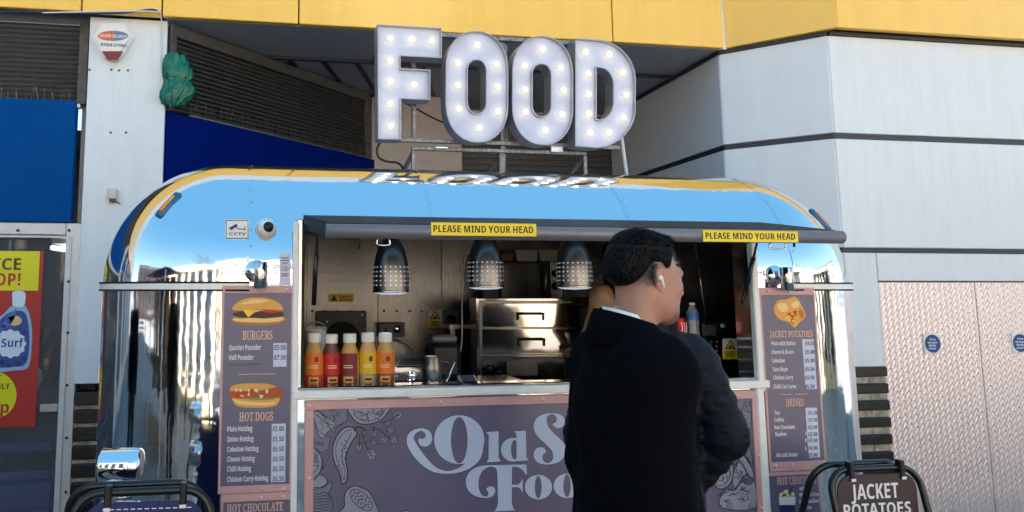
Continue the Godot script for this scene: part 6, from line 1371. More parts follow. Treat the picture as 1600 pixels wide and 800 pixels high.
# ---------- people: smooth fields meshed as surface nets ----------
class Net:
	var o: Vector3; var c: float; var nx: int; var ny: int; var nz: int; var g: PackedFloat32Array
	var quilt := 0.0
	func _init(lo: Vector3, hi: Vector3, cell: float) -> void:
		o = lo; c = cell; nx = int((hi.x - lo.x) / c) + 2; ny = int((hi.y - lo.y) / c) + 2; nz = int((hi.z - lo.z) / c) + 2
		g = PackedFloat32Array(); g.resize(nx * ny * nz); g.fill(1.0)
	func put(i: int, d: float, k: float) -> void:
		var a := g[i]; var h := maxf(k - absf(a - d), 0.0) / k; g[i] = minf(a, d) - h * h * k * .25
	func rng3(lo: Vector3, hi: Vector3) -> Array:
		return [maxi(0, int((lo.x - o.x) / c)), mini(nx - 1, int((hi.x - o.x) / c) + 1), maxi(0, int((lo.y - o.y) / c)), mini(ny - 1, int((hi.y - o.y) / c) + 1), maxi(0, int((lo.z - o.z) / c)), mini(nz - 1, int((hi.z - o.z) / c) + 1)]
	func cap(a: Vector3, b: Vector3, ra: float, rb: float, k := .03, sq := Vector3.ONE) -> void:
		var m := Vector3(1 / sq.x, 1 / sq.y, 1 / sq.z) * (maxf(ra, rb) + k + c * 2.0)
		var q := rng3(a.min(b) - m, a.max(b) + m); var A := a * sq; var ab := b * sq - A; var l := maxf(ab.length_squared(), 1e-9)
		for z in range(q[4], q[5] + 1):
			for y in range(q[2], q[3] + 1):
				var i: int = (z * ny + y) * nx + q[0]
				for x in range(q[0], q[1] + 1):
					var p := (o + Vector3(x, y, z) * c) * sq - A; var t := clampf(p.dot(ab) / l, 0.0, 1.0)
					var d := (p - ab * t).length() - lerpf(ra, rb, t)
					if quilt > 0.0: d -= quilt * (sqrt(absf(sin(t * sqrt(l) * PI / .07))) - .6)
					put(i, d, k); i += 1
	func ell(ct: Vector3, r: Vector3, k := .02, bs := Basis(), carve := false) -> void:
		var m := Vector3.ONE * (maxf(r.x, maxf(r.y, r.z)) + k + c * 2); var q := rng3(ct - m, ct + m); var inv := bs.transposed()
		for z in range(q[4], q[5] + 1):
			for y in range(q[2], q[3] + 1):
				var i: int = (z * ny + y) * nx + q[0]
				for x in range(q[0], q[1] + 1):
					var p := inv * (o + Vector3(x, y, z) * c - ct); var e := p / r; var k0 := e.length(); var k1 := (e / r).length()
					var d := k0 * (k0 - 1.0) / k1 if k1 > 1e-6 else -minf(r.x, minf(r.y, r.z))
					if carve:
						var a := -g[i]; var h := maxf(k - absf(a - d), 0.0) / k; g[i] = -(minf(a, d) - h * h * k * .25)
					else: put(i, d, k)
					i += 1
	func cut(f: Callable) -> void:       # keep where f(p) < 0
		for z in nz:
			for y in ny:
				for x in nx:
					var i := (z * ny + y) * nx + x
					if g[i] < c * 4: g[i] = maxf(g[i], f.call(o + Vector3(x, y, z) * c))
	func mesh(acc: Dictionary, col: Callable) -> void:
		var id := PackedInt32Array(); id.resize(nx * ny * nz); id.fill(-1); var base: int = acc.v.size(); var v := PackedVector3Array(); var ix := PackedInt32Array()
		var sx := 1; var sy := nx; var sz := nx * ny; var nr := PackedVector3Array()
		for z in nz - 1:
			for y in ny - 1:
				for x in nx - 1:
					var i := (z * ny + y) * nx + x
					if absf(g[i]) > c * 5.0: continue
					var s := Vector3.ZERO; var n := 0
					for e in [[0, 0, 0, 1, 0, 0], [0, 1, 0, 1, 1, 0], [0, 0, 1, 1, 0, 1], [0, 1, 1, 1, 1, 1], [0, 0, 0, 0, 1, 0], [1, 0, 0, 1, 1, 0], [0, 0, 1, 0, 1, 1], [1, 0, 1, 1, 1, 1], [0, 0, 0, 0, 0, 1], [1, 0, 0, 1, 0, 1], [0, 1, 0, 0, 1, 1], [1, 1, 0, 1, 1, 1]]:
						var a := g[i + e[0] + e[1] * sy + e[2] * sz]; var b := g[i + e[3] + e[4] * sy + e[5] * sz]
						if (a < 0.0) != (b < 0.0):
							var t := a / (a - b); s += Vector3(lerpf(e[0], e[3], t), lerpf(e[1], e[4], t), lerpf(e[2], e[5], t)); n += 1
					if n > 0:
						id[i] = v.size(); v.append(o + (Vector3(x, y, z) + s / n) * c); var gr := Vector3.ZERO
						for e in 8:
							var ex := e & 1; var ey := (e >> 1) & 1; var ez := e >> 2; var q := clampf(g[i + ex + ey * sy + ez * sz], -c * 4, c * 4)
							gr += Vector3(ex * 2 - 1, ey * 2 - 1, ez * 2 - 1) * q
						nr.append(gr)
		for z in range(1, nz - 1):
			for y in range(1, ny - 1):
				for x in range(1, nx - 1):
					var i := (z * ny + y) * nx + x; var a := g[i]
					if absf(a) > c * 4.0: continue
					for ax in 3:
						var st: int = [sx, sy, sz][ax]; var b := g[i + st]
						if (a < 0.0) == (b < 0.0): continue
						var u: int = [sy, sz, sx][ax]; var w: int = [sz, sx, sy][ax]
						var q := [id[i], id[i - u], id[i - u - w], id[i - w]]
						if q[0] < 0 or q[1] < 0 or q[2] < 0 or q[3] < 0: continue
						if a < 0.0: q.reverse()
						var fn := (v[q[0]] - v[q[2]]).cross(v[q[1]] - v[q[3]])
						var od := Vector3.ZERO; od[ax] = 1.0 if a < 0.0 else -1.0
						if fn.dot(od) < 0: fn = -fn
						for k in q: nr[k] += fn * .0001
						var sn: Vector3 = (nr[q[0]] + nr[q[1]] + nr[q[2]] + nr[q[3]]).normalized() + od * .05
						for t in [[0, 1, 2], [0, 2, 3]]:
							var A: int = q[t[0]]; var B: int = q[t[1]]; var C: int = q[t[2]]
							if (v[A] - v[C]).cross(v[A] - v[B]).dot(sn) < 0: var sw := B; B = C; C = sw
							ix.append(A + base); ix.append(B + base); ix.append(C + base)
		for k in v.size():
			acc.v.append(v[k]); acc.n.append(nr[k].normalized()); acc.c.append(col.call(v[k]))
		acc.i.append_array(ix)
func acc_new() -> Dictionary: return {"v": PackedVector3Array(), "n": PackedVector3Array(), "c": PackedColorArray(), "i": PackedInt32Array()}
func acc_part(acc: Dictionary, parent: Node3D, called: String, m: Material) -> MeshInstance3D:
	var arr := []; arr.resize(Mesh.ARRAY_MAX); arr[Mesh.ARRAY_VERTEX] = acc.v; arr[Mesh.ARRAY_NORMAL] = acc.n; arr[Mesh.ARRAY_COLOR] = acc.c; arr[Mesh.ARRAY_INDEX] = acc.i
	var me := ArrayMesh.new(); me.add_surface_from_arrays(Mesh.PRIMITIVE_TRIANGLES, arr)
	var o := MeshInstance3D.new(); o.name = called; o.mesh = me; o.material_override = m; parent.add_child(o, true); return o
func one(_p: Vector3) -> Color: return Color.WHITE
var SKIN := Color(.40, .195, .135)
func body_bones(n: Net, j: Dictionary, e: float, arms: bool, legs: bool) -> void:     # e: thickness added for clothes
	var sq := Vector3(1, 1, 1.32)
	n.cap(j.pelvis, j.waist, .142 + e, .135 + e, .05, sq); n.cap(j.waist, j.chest, .135 + e, .158 + e, .05, sq)
	n.cap(j.sl, j.sr, .066 + e, .066 + e, .05); n.cap(j.chest, j.neck, .12 + e, .06 + e, .05, sq)
	if arms:
		for s in ["l", "r"]: n.cap(j["s" + s], j["e" + s], .058 + e, .043 + e, .04); n.cap(j["e" + s], j["w" + s], .043 + e, .03 + e * .8, .025)
	if legs:
		for s in ["l", "r"]: n.cap(j["h" + s], j["k" + s], .088 + e, .056 + e, .04); n.cap(j["k" + s], j["a" + s], .054 + e, .038 + e, .03)
func stand_joints() -> Dictionary:
	return {"pelvis": Vector3(0, .97, 0), "waist": Vector3(0, 1.12, 0), "chest": Vector3(0, 1.33, .005), "neck": Vector3(0, 1.5, .02), "head": Vector3(0, 1.677, -.01),
		"sl": Vector3(-.165, 1.45, .01), "sr": Vector3(.165, 1.45, .01), "el": Vector3(-.215, 1.16, .03), "er": Vector3(.215, 1.16, .03), "wl": Vector3(-.225, .92, -.04), "wr": Vector3(.225, .92, -.04),
		"hl": Vector3(-.09, .93, 0), "hr": Vector3(.09, .93, 0), "kl": Vector3(-.1, .5, -.01), "kr": Vector3(.1, .5, -.01), "al": Vector3(-.1, .09, .02), "ar": Vector3(.1, .09, .02)}
func hand(acc: Dictionary, w: Vector3, dir: Vector3, palm: Vector3, side: float, col: Callable) -> void:      # relaxed hand hanging from wrist w
	var n := Net.new(w - Vector3.ONE * .2, w + Vector3.ONE * .2, .006); var d := dir.normalized(); var pn := (palm - d * palm.dot(d)).normalized(); var sd := d.cross(pn) * side
	n.cap(w - d * .03, w + d * .03, .027, .028, .02)
	for i in 4: n.cap(w + d * .02 + sd * (.012 * (1.5 - i)), w + d * .085 + sd * (.02 * (1.5 - i)), .015, .0125, .014)
	for i in 4:
		var b := w + d * .088 + sd * (.02 * (1.5 - i)); var L: float = [.038, .045, .042, .033][i]; var d1 := (d + pn * .3).normalized(); var d2 := (d * .7 + pn * .75).normalized()
		n.cap(b, b + d1 * L, .0095, .0088, .004); n.cap(b + d1 * L, b + d1 * L + d2 * L * .85, .0088, .0075, .004)
	var tb := w + d * .025 + sd * .028; n.cap(tb, tb + (d * .7 + sd * .7 + pn * .3).normalized() * .042, .013, .0105, .01); n.cap(tb + (d * .7 + sd * .7 + pn * .3).normalized() * .042, tb + (d * .7 + sd * .7 + pn * .3).normalized() * .042 + (d + pn * .4).normalized() * .032, .0105, .0085, .006)
	n.mesh(acc, col)
func head_net(acc: Dictionary, c: Vector3, bs: Basis, cell: float, skin: Color, fade: bool, beard: bool) -> void:
	# built upright at the origin, then turned with bs and moved to c
	var n := Net.new(Vector3(-.12, -.24, -.16), Vector3(.12, .15, .15), cell)
	n.ell(Vector3(0, .035, .014), Vector3(.076, .088, .097), .02); n.ell(Vector3(0, -.025, -.032), Vector3(.062, .088, .06), .03)
	for s in [-1.0, 1.0]:
		n.cap(Vector3(s * .054, -.05, .012), Vector3(s * .018, -.104, -.07), .02, .02, .03); n.ell(Vector3(s * .04, -.022, -.068), Vector3(.027, .028, .024), .025)
		n.cap(Vector3(s * .035, -.04, .03), Vector3(s * .05, -.2, .05), .03, .034, .04)
	n.ell(Vector3(0, -.07, -.058), Vector3(.036, .046, .04), .03)
	for s in [-1.0, 1.0]: n.ell(Vector3(s * .034, -.064, -.028), Vector3(.028, .05, .05), .03)
	n.ell(Vector3(0, -.1, -.074), Vector3(.024, .022, .02), .03); n.cap(Vector3(-.042, .022, -.082), Vector3(.042, .022, -.082), .013, .013, .02)
	n.cap(Vector3(0, .008, -.096), Vector3(0, -.034, -.116), .008, .0125, .012)
	for s in [-1.0, 1.0]: n.ell(Vector3(s * .012, -.04, -.104), Vector3(.009, .008, .011), .008)
	n.cap(Vector3(-.02, -.066, -.094), Vector3(.02, -.066, -.094), .007, .007, .008); n.cap(Vector3(-.016, -.078, -.093), Vector3(.016, -.078, -.093), .008, .008, .008)
	n.cap(Vector3(0, -.05, .022), Vector3(0, -.2, .045), .056, .062, .03)
	for s in [-1.0, 1.0]:
		n.ell(Vector3(s * .033, .002, -.1), Vector3(.018, .012, .016), .012, Basis(), true); n.ell(Vector3(s * .033, .002, -.083), Vector3(.0135, .0125, .0135), .003)
		var er := [Vector3(.072, .016, -.004), Vector3(.078, .034, .006), Vector3(.086, .034, .024), Vector3(.089, .014, .032), Vector3(.086, -.008, .026), Vector3(.079, -.026, .012), Vector3(.074, -.03, .004)]
		for i in er.size() - 1: n.cap(er[i] * Vector3(s, 1, 1), er[i + 1] * Vector3(s, 1, 1), .0055, .0055, .004)
		n.ell(Vector3(s * .077, .004, .012), Vector3(.006, .028, .015), .006); n.cap(Vector3(s * .078, -.02, .012), Vector3(s * .078, -.032, .006), .008, .007, .005)
	var nz := FastNoiseLite.new(); nz.frequency = 60; nz.seed = 2
	var col := func(p: Vector3) -> Color:
		var k := skin; var q := nz.get_noise_3d(p.x, p.y, p.z) * .5 + .5
		k = k * (.94 + .12 * q); k.a = 1
		if absf(p.x) > .066 and p.z > -.02 and p.y < .04 and p.y > -.04: k = k.lerp(Color(.52, .2, .15), .45)
		if p.z < -.09 and p.y < -.058 and p.y > -.088 and absf(p.x) < .024: k = k.lerp(Color(.42, .15, .13), .7)
		if p.z < -.075 and absf(absf(p.x) - .033) < .015 and absf(p.y - .002) < .011: k = Color(.6, .58, .55) if absf(absf(p.x) - .033) > .006 else Color(.03, .02, .02)
		if p.z < -.07 and absf(absf(p.x) - .034) < .019 and absf(p.y - .027) < .0045: k = Color(.03, .022, .018)
		if beard: k = k.lerp(Color(.07, .05, .045), smoothstep(-.05, -.075, p.z) * smoothstep(-.085, -.1, p.y) * smoothstep(-.135, -.12, p.y) * (.4 + .5 * q))
		if fade:
			var lim := -.035 if p.z > .02 else .03
			if p.z > -.035 and p.y > lim - .03 and p.y < .09: k = k.lerp(Color(.03, .025, .025), smoothstep(.25, .95, q * .35 + .25 + (p.y - lim) * 14.0))
		return k
	var a := acc_new(); n.mesh(a, col); var b0: int = acc.v.size()
	for i in a.v.size(): acc.v.append(c + bs * a.v[i]); acc.n.append(bs * a.n[i]); acc.c.append(a.c[i])
	for i in a.i: acc.i.append(i + b0)
func hair_part(root: Node3D, c: Vector3, bs: Basis, cell: float, long_hair: bool, sd: int) -> void:
	var n := Net.new(Vector3(-.12, -.2, -.15), Vector3(.12, .19, .16), cell)
	n.ell(Vector3(0, .045, .016), Vector3(.083, .09, .107), .01); n.ell(Vector3(0, .095, -.045), Vector3(.066, .04, .062), .03); n.ell(Vector3(0, .09, .035), Vector3(.074, .055, .07), .03); n.ell(Vector3(0, .02, .075), Vector3(.066, .07, .052), .03)
	if long_hair:
		for s in [-1.0, 0.0, 1.0]: n.cap(Vector3(s * .05, .02, .06), Vector3(s * .06, -.17, .075), .05, .04, .04)
		for s in [-1.0, 1.0]: n.cap(Vector3(s * .062, .03, -.01), Vector3(s * .066, -.17, .01), .036, .034, .03)
		n.cut(func(p: Vector3) -> float: return minf(.03 - p.y, -.06 - p.z))
	else:
		var nz := FastNoiseLite.new(); nz.seed = sd; nz.frequency = 26
		n.cut(func(p: Vector3) -> float:
			var line := lerpf(.088, .03, smoothstep(-.06, -.028, p.z)) if p.z < -.02 else (lerpf(.03, .046, smoothstep(-.02, .0, p.z)) if p.z < .02 else lerpf(.046, -.035, smoothstep(.02, .085, p.z)))
			var q := (p - Vector3(0, .035, .014)); var e := q / Vector3(.076, .088, .097); var k0 := e.length(); var d := k0 * (k0 - 1.0) / (e / Vector3(.076, .088, .097)).length()
			return maxf(line - p.y, d - clampf((p.y - line) * .75, .002, .06)))
		for i in n.g.size():
			if absf(n.g[i]) < .02:
				var p := n.o + Vector3(i % n.nx, (i / n.nx) % n.ny, i / (n.nx * n.ny)) * n.c; n.g[i] += nz.get_noise_3d(p.x * 1.6, p.y, p.z * .7) * .0018
	var a := acc_new(); n.mesh(a, one); rng.seed = sd
	var nv: int = a.v.size(); var cnt := 5000 if cell < .005 else 500
	for i in cnt:
		var k := rng.randi() % nv; var p: Vector3 = a.v[k]; var nr: Vector3 = a.n[k]
		if not long_hair and (nr.y < -.5 or (p.y < .03 and p.z < .03)): continue
		var cmb := (Vector3(0, .1, -1) if p.y > .09 else Vector3(0, -1, .25)) + Vector3(rng.randf_range(-.5, .5), rng.randf_range(-.3, .4), rng.randf_range(-.4, .4)); if long_hair: cmb = Vector3(rng.randf_range(-.1, .1), -1, .1)
		var d := (cmb - nr * cmb.dot(nr)).normalized() + nr * rng.randf_range(.05, .35); var l := rng.randf_range(.008, .02) * (1.4 if p.y > .09 else .8); var w := d.cross(nr).normalized() * .00042
		var b0: int = a.v.size(); var e := p + d.normalized() * l + Vector3(0, -l * .1, 0); var mid := p + d.normalized() * l * .55
		for q in [p - w - nr * .001, p + w - nr * .001, mid + w * .8, mid - w * .8, e]: a.v.append(q); a.n.append(nr); a.c.append(Color.WHITE)
		for q in [0, 1, 2, 0, 2, 3, 3, 2, 4]: a.i.append(b0 + q)
	for i in a.v.size(): a.v[i] = c + bs * a.v[i]; a.n[i] = bs * a.n[i]
	acc_part(a, root, "hair", M.hair)
func shoes(root: Node3D, j: Dictionary) -> void:
	for s in ["l", "r"]:
		var a: Vector3 = j["a" + s]; var acc := acc_new(); var n := Net.new(a + Vector3(-.1, -.1, -.26), a + Vector3(.1, .1, .12), .012)
		n.cap(Vector3(a.x, .042, a.z + .03), Vector3(a.x, .036, a.z - .17), .042, .036, .02); n.cap(a, Vector3(a.x, .05, a.z), .05, .045, .03); n.cut(func(p: Vector3) -> float: return -p.y); n.mesh(acc, one); acc_part(acc, root, "shoe", M.leather_black)
func skin_col(p: Vector3) -> Color: return SKIN
func person_root(label: String, pos: Vector3, yaw: float) -> Node3D:
	var r := thing("person", label, "person", pos, ""); r.rotation.y = yaw; return r

func build_people() -> void:
	man_in_coat(); person_in_puffer(); vendor(); passer_by()
func man_in_coat() -> void:
	var base := P(985, 425, -1.83); var f := Vector2(.97, .1); var yaw := atan2(-f.x, -f.y)
	var root := person_root("person in a long black wool coat with white earbud, seen from behind", Vector3(base.x, 0, base.z), yaw)
	var sc := 1.037; var j := stand_joints()
	j.el = Vector3(-.2, 1.17, .045); j.er = Vector3(.2, 1.17, .045); j.wl = Vector3(-.19, .93, -.05); j.wr = Vector3(.19, .93, -.05); j.sl = Vector3(-.15, 1.44, .01); j.sr = Vector3(.15, 1.44, .01)
	j.chest = Vector3(0, 1.32, .012); j.neck = Vector3(0, 1.535, .025)
	for k in j: j[k] *= sc
	var hb := Basis(Vector3.UP, deg_to_rad(10)) * Basis(Vector3.RIGHT, deg_to_rad(-4)); var hc: Vector3 = j.head + Vector3(.0, -.014, -.03)
	var acc := acc_new(); var n := Net.new(Vector3(-.36, 0, -.24), Vector3(.36, 1.68, .24), .018); body_bones(n, j, 0, true, true)
	for s in ["l", "r"]: n.cap(j["a" + s], Vector3(j["a" + s].x, .04, j["a" + s].z - .14), .035, .03, .02)
	n.cap(j.neck, hc + Vector3(0, -.08, .03), .05, .04, .03)
	n.mesh(acc, skin_col); head_net(acc, hc, hb.scaled(Vector3.ONE * .89), .0042, SKIN, true, true)
	hand(acc, j.wl, Vector3(0, -1, -.1), Vector3(1, 0, -.3), -1, skin_col); hand(acc, j.wr, Vector3(0, -1, -.1), Vector3(-1, 0, -.3), 1, skin_col)
	acc_part(acc, root, "body", M.skin); hair_part(root, hc, hb.scaled(Vector3.ONE * .89), .0045, false, 5)
	# coat to the knee
	acc = acc_new(); n = Net.new(Vector3(-.42, .44, -.32), Vector3(.42, 1.7, .32), .013); body_bones(n, j, .03, true, false)
	n.cap(Vector3(0, 1.1, .005), Vector3(0, .5, .01), .165, .2, .06, Vector3(1, 1, 1.2)); n.cap(Vector3(-.1, 1.0, .02), Vector3(-.12, .5, .03), .12, .12, .08); n.cap(Vector3(.1, 1.0, .02), Vector3(.12, .5, .03), .12, .12, .08)
	for s in [-1.0, 1.0]: n.cap(Vector3(s * .12, 1.36, .03), Vector3(s * .13, .95, .02), .085, .11, .05)
	n.cap(j.neck + Vector3(0, -.03, -.005), j.neck + Vector3(0, .0, -.01), .088, .076, .03)       # collar stand
	n.ell(hc + Vector3(0, -.12, .0), Vector3(.064, .15, .07), .006, Basis(), true)
	n.ell(hc + Vector3(0, -.19, -.1), Vector3(.05, .14, .08), .02, Basis(), true)
	var wn := FastNoiseLite.new(); wn.seed = 7; wn.frequency = 5
	n.cut(func(p: Vector3) -> float: return maxf(.52 - p.y, p.y - 1.63 + absf(p.x) * .12 - p.z * .25))
	for i in n.g.size():
		if absf(n.g[i]) < .04:
			var p := n.o + Vector3(i % n.nx, (i / n.nx) % n.ny, i / (n.nx * n.ny)) * n.c; n.g[i] += wn.get_noise_3d(p.x, p.y * .6, p.z) * .012
	n.mesh(acc, one); var coat := acc_part(acc, root, "coat", M.coat_wool)
	# turned-down collar: a folded band round the neck
	var st := new_st(true); var rings := []
	for i in 25:
		var a := lerpf(-2.35, 2.35, i / 24.0); var d := Vector3(sin(a), 0, cos(a) * .95); var bc: Vector3 = j.neck + Vector3(0, -.012, -.008); var dip := -.05 * (1 - cos(a)) * .5
		rings.append([bc + d * .072 + Vector3(0, .06 + dip, 0), bc + d * .085 + Vector3(0, .068 + dip, 0), bc + d * .094 + Vector3(0, .05 + dip, 0), bc + d * (.116 + .02 * (1 - cos(a)) * .5) + Vector3(0, -.018 + dip, 0), bc + d * .105 + Vector3(0, -.03 + dip, 0)])
	for i in 24:
		for k in 4: quad(st, rings[i][k], rings[i + 1][k], rings[i + 1][k + 1], rings[i][k + 1], (rings[i][k] - j.neck) * Vector3(1, 0, 1) + Vector3.UP * .05)
	st.generate_normals(); local_part(coat, "collar", st.commit(), M.coat_wool)
	st = new_st(true); rings = []
	for i in 25:
		var a := lerpf(-2.7, 2.7, i / 24.0); var d := Vector3(sin(a), 0, cos(a) * .95); var bc: Vector3 = j.neck + Vector3(0, -.008, -.012); var dip := -.04 * (1 - cos(a)) * .5
		rings.append([bc + d * .063 + Vector3(0, .02 + dip, 0), bc + d * .067 + Vector3(0, .068 + dip, 0), bc + d * .073 + Vector3(0, .06 + dip, 0), bc + d * .084 + Vector3(0, .03 + dip, 0)])
	for i in 24:
		for k in 3: quad(st, rings[i][k], rings[i + 1][k], rings[i + 1][k + 1], rings[i][k + 1], (rings[i][k] - j.neck) * Vector3(1, 0, 1) + Vector3.UP * .05)
	st.generate_normals(); local_part(root, "shirt_collar", st.commit(), M.shirt)
	st = new_st(true); var ep := hc + hb * (Vector3(.084, .0, .01) * .89); lathe(st, [Vector2(0, -.006), Vector2(.006, -.005), Vector2(.0075, 0), Vector2(.006, .006), Vector2(0, .008)], facing(ep, Vector3(1, .1, -.3)), 14); tube(st, [ep + Vector3(.003, 0, -.004), ep + Vector3(.002, -.024, -.009)], .003, 8); st.generate_normals(); local_part(root, "earbud", st.commit(), M.plastic_white)
	acc = acc_new(); n = Net.new(Vector3(-.3, .05, -.24), Vector3(.3, .75, .24), .018)
	for s in ["l", "r"]: n.cap(j["h" + s], j["k" + s], .1, .075, .03); n.cap(j["k" + s], j["a" + s], .075, .062, .03)
	n.mesh(acc, one); acc_part(acc, root, "trousers", M.trousers); shoes(root, j)
func local_part(parent: Node, called: String, mesh: Mesh, m: Material) -> void:
	var o := MeshInstance3D.new(); o.name = called; o.mesh = mesh; o.material_override = m; parent.add_child(o, true)
func person_in_puffer() -> void:
	var z := -2.62; var bp := P(1008, 600, z); var f := Vector2(.12, -1.0); var root := person_root("person in a quilted navy puffer jacket with one hand in the pocket", Vector3(bp.x, 0, z), atan2(-f.x, -f.y))
	var j := stand_joints(); j.er = Vector3(.26, 1.17, .08); j.wr = Vector3(.17, .98, -.02); j.sr = Vector3(.18, 1.44, .01); j.el = Vector3(-.24, 1.16, .02); j.wl = Vector3(-.15, 1.1, -.2)
	var hb := Basis(Vector3.UP, deg_to_rad(6)); var acc := acc_new(); var n := Net.new(Vector3(-.4, 0, -.3), Vector3(.42, 1.6, .26), .02); body_bones(n, j, 0, true, true); n.cap(j.neck, j.head + Vector3(0, -.06, .03), .058, .054, .03)
	for s in ["l", "r"]: n.cap(j["a" + s], Vector3(j["a" + s].x, .04, j["a" + s].z - .14), .035, .03, .02)
	n.mesh(acc, skin_col); head_net(acc, j.head, hb, .006, SKIN, false, false); hand(acc, j.wr, Vector3(-.5, -.8, -.3), Vector3(-.4, 0, -1), 1, skin_col); hand(acc, j.wl, Vector3(.3, .1, -1), Vector3(0, -1, 0), -1, skin_col); acc_part(acc, root, "body", M.skin); hair_part(root, j.head, hb, .006, true, 6)
	acc = acc_new(); n = Net.new(Vector3(-.46, .78, -.36), Vector3(.5, 1.64, .32), .0115); n.quilt = .011
	var sq := Vector3(1, 1, 1.2); n.cap(Vector3(0, .93, 0), Vector3(0, 1.36, .005), .178, .188, .03, sq); n.cap(j.sl + Vector3(.04, 0, 0), j.sr - Vector3(.04, 0, 0), .09, .09, .05)
	for s in ["l", "r"]: n.cap(j["s" + s], j["e" + s], .088, .074, .03); n.cap(j["e" + s], j["w" + s], .074, .058, .03)
	n.quilt = .007; n.cap(Vector3(0, 1.42, .02), Vector3(0, 1.55, .025), .12, .098, .03, Vector3(1, 1, 1.1)); n.quilt = 0.0
	n.ell(Vector3(0, 1.62, .02), Vector3(.075, .09, .075), .01, Basis(), true)
	var wn := FastNoiseLite.new(); wn.seed = 17; wn.frequency = 14
	n.cut(func(p: Vector3) -> float: return maxf(.875 - p.y, p.y - 1.585))
	for i in n.g.size():
		if absf(n.g[i]) < .03:
			var p := n.o + Vector3(i % n.nx, (i / n.nx) % n.ny, i / (n.nx * n.ny)) * n.c; n.g[i] += wn.get_noise_3d(p.x, p.y * 2.0, p.z) * .007
	n.mesh(acc, one); var pj := acc_part(acc, root, "puffer_jacket", M.puffer)
	var st := new_st(true); var hem := []
	for i in 41: var a := TAU * i / 40; hem.append(Vector3(sin(a) * .182, .905, cos(a) * .158))
	tube(st, hem, .004, 6, false); st.generate_normals(); local_part(pj, "hem_piping", st.commit(), M.zip_reflect)
	acc = acc_new(); n = Net.new(Vector3(-.32, .05, -.26), Vector3(.32, 1.0, .26), .018); n.cap(Vector3(0, .92, 0), Vector3(0, .86, 0), .15, .15, .04, Vector3(1, 1, 1.2))
	for s in ["l", "r"]: n.cap(j["h" + s], j["k" + s], .11, .085, .04); n.cap(j["k" + s], j["a" + s], .085, .07, .03)
	n.mesh(acc, one); acc_part(acc, root, "trousers", M.trousers); shoes(root, j)
func vendor() -> void:
	var z := TF - .56; var bp := P(970, 500, z); var root := person_root("person with bare shoulder and black strap serving inside the trailer", Vector3(bp.x, .45, z), deg_to_rad(8))
	var j := stand_joints()
	for k in j: j[k] *= .83
	j.er = Vector3(.19, .96, -.06); j.wr = Vector3(.13, .87, -.25); j.el = Vector3(-.19, .96, -.06); j.wl = Vector3(-.13, .87, -.25)
	var acc := acc_new(); var n := Net.new(Vector3(-.36, 0, -.34), Vector3(.36, 1.45, .26), .014); body_bones(n, j, -.004, true, true); n.cap(j.neck, j.head + Vector3(0, -.06, .03), .05, .048, .03)
	var vs := Color(.31, .17, .10); var vc := func(_p: Vector3) -> Color: return vs
	for s in ["l", "r"]: n.cap(j["a" + s], Vector3(j["a" + s].x, .04, j["a" + s].z - .14), .035, .03, .02)
	n.mesh(acc, vc); head_net(acc, j.head, Basis().scaled(Vector3.ONE * .95), .007, vs, false, false); hand(acc, j.wr, Vector3(-.1, -.1, -1), Vector3(0, -1, 0), 1, vc); hand(acc, j.wl, Vector3(.1, -.1, -1), Vector3(0, -1, 0), -1, vc); acc_part(acc, root, "body", M.skin); hair_part(root, j.head, Basis(), .007, true, 8)
	acc = acc_new(); n = Net.new(Vector3(-.3, .6, -.3), Vector3(.3, 1.35, .3), .014); body_bones(n, j, .006, false, false); n.cut(func(p: Vector3) -> float: return maxf(.66 - p.y, maxf(p.y - 1.13, absf(p.x) - .12))); n.mesh(acc, one); var top := acc_part(acc, root, "vest_top", M.plastic_black)
	for s in [-1.0, 1.0]:
		var st := new_st(true); tube(st, smooth_line([Vector3(s * .095, 1.09, -.12), Vector3(s * .095, 1.2, -.095), Vector3(s * .095, 1.268, .005), Vector3(s * .095, 1.2, .105), Vector3(s * .095, 1.09, .12)], 5), .008, 8); st.generate_normals(); local_part(top, "strap", st.commit(), M.plastic_black)
	acc = acc_new(); n = Net.new(Vector3(-.3, .04, -.25), Vector3(.3, .9, .25), .02); n.cap(j.pelvis, j.pelvis + Vector3(0, -.05, 0), .15, .15, .04, Vector3(1, 1, 1.3))
	for s in ["l", "r"]: n.cap(j["h" + s], j["k" + s], .095, .07, .03); n.cap(j["k" + s], j["a" + s], .068, .055, .03)
	n.mesh(acc, one); acc_part(acc, root, "trousers", M.trousers); shoes(root, j)
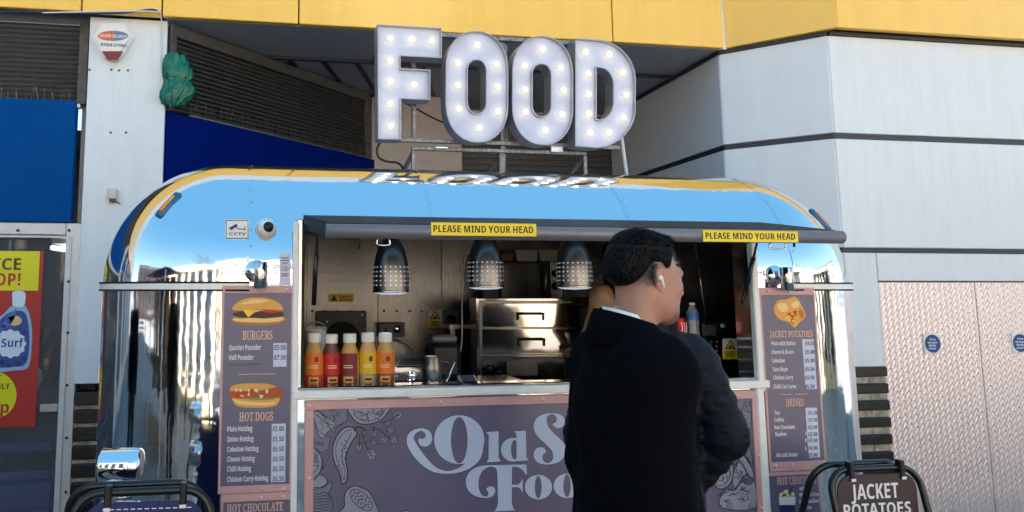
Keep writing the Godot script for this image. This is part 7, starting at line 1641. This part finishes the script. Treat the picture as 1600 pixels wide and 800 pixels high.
func passer_by() -> void:      # out of the frame; seen as a dark figure in the trailer's left corner
	var root := person_root("person in dark jacket and cap standing left of the trailer", Vector3(-3.0, 0, -3.75), deg_to_rad(-70))
	var j := stand_joints(); var acc := acc_new(); var n := Net.new(Vector3(-.36, 0, -.26), Vector3(.36, 1.6, .26), .022); body_bones(n, j, 0, true, true); n.cap(j.neck, j.head + Vector3(0, -.06, .03), .058, .054, .03)
	for s in ["l", "r"]: n.cap(j["a" + s], Vector3(j["a" + s].x, .04, j["a" + s].z - .14), .035, .03, .02)
	n.mesh(acc, skin_col); head_net(acc, j.head, Basis(), .008, SKIN, false, false); hand(acc, j.wl, Vector3(0, -1, -.1), Vector3(1, 0, 0), -1, skin_col); hand(acc, j.wr, Vector3(0, -1, -.1), Vector3(-1, 0, 0), 1, skin_col); acc_part(acc, root, "body", M.skin)
	acc = acc_new(); n = Net.new(Vector3(-.4, .75, -.3), Vector3(.4, 1.6, .3), .02); body_bones(n, j, .03, true, false); n.cut(func(p: Vector3) -> float: return maxf(.82 - p.y, p.y - 1.54)); n.mesh(acc, one); acc_part(acc, root, "jacket", M.coat_wool)
	acc = acc_new(); n = Net.new(Vector3(-.3, .04, -.25), Vector3(.3, 1.0, .25), .022); n.cap(j.pelvis, j.pelvis + Vector3(0, -.05, 0), .15, .15, .04, Vector3(1, 1, 1.3))
	for s in ["l", "r"]: n.cap(j["h" + s], j["k" + s], .1, .075, .03); n.cap(j["k" + s], j["a" + s], .072, .06, .03)
	n.mesh(acc, one); acc_part(acc, root, "trousers", M.trousers)
	var st := new_st(true); var hc: Vector3 = j.head + Vector3(0, .05, .012); var pr := []
	for i in 9: pr.append(Vector2(.1 * cos(PI / 2 * i / 8.0), .085 * sin(PI / 2 * i / 8.0)))
	lathe(st, pr, Transform3D(Basis().scaled(Vector3(.85, 1, 1.08)), hc), 24); obox(st, at(hc + Vector3(0, .006, -.13)), Vector3(.13, .012, .11), .005); st.generate_normals(); local_part(root, "cap", st.commit(), M.sign_navy); shoes(root, j)
	var r2 := root.duplicate() as Node3D; r2.name = numbered("person"); add_child(r2, true); r2.position = Vector3(-2.45, 0, -1.75); r2.rotation.y = deg_to_rad(150); r2.set_meta("label", "person in dark jacket and cap standing in front of the market stall")

# ---------- build ----------
func _ready() -> void:
	setup_view(); make_materials()
	build_street(); build_building(); build_shopfront(); build_wall_fittings()
	build_trailer(); build_sign(); build_goods(); build_signs()
	build_people()
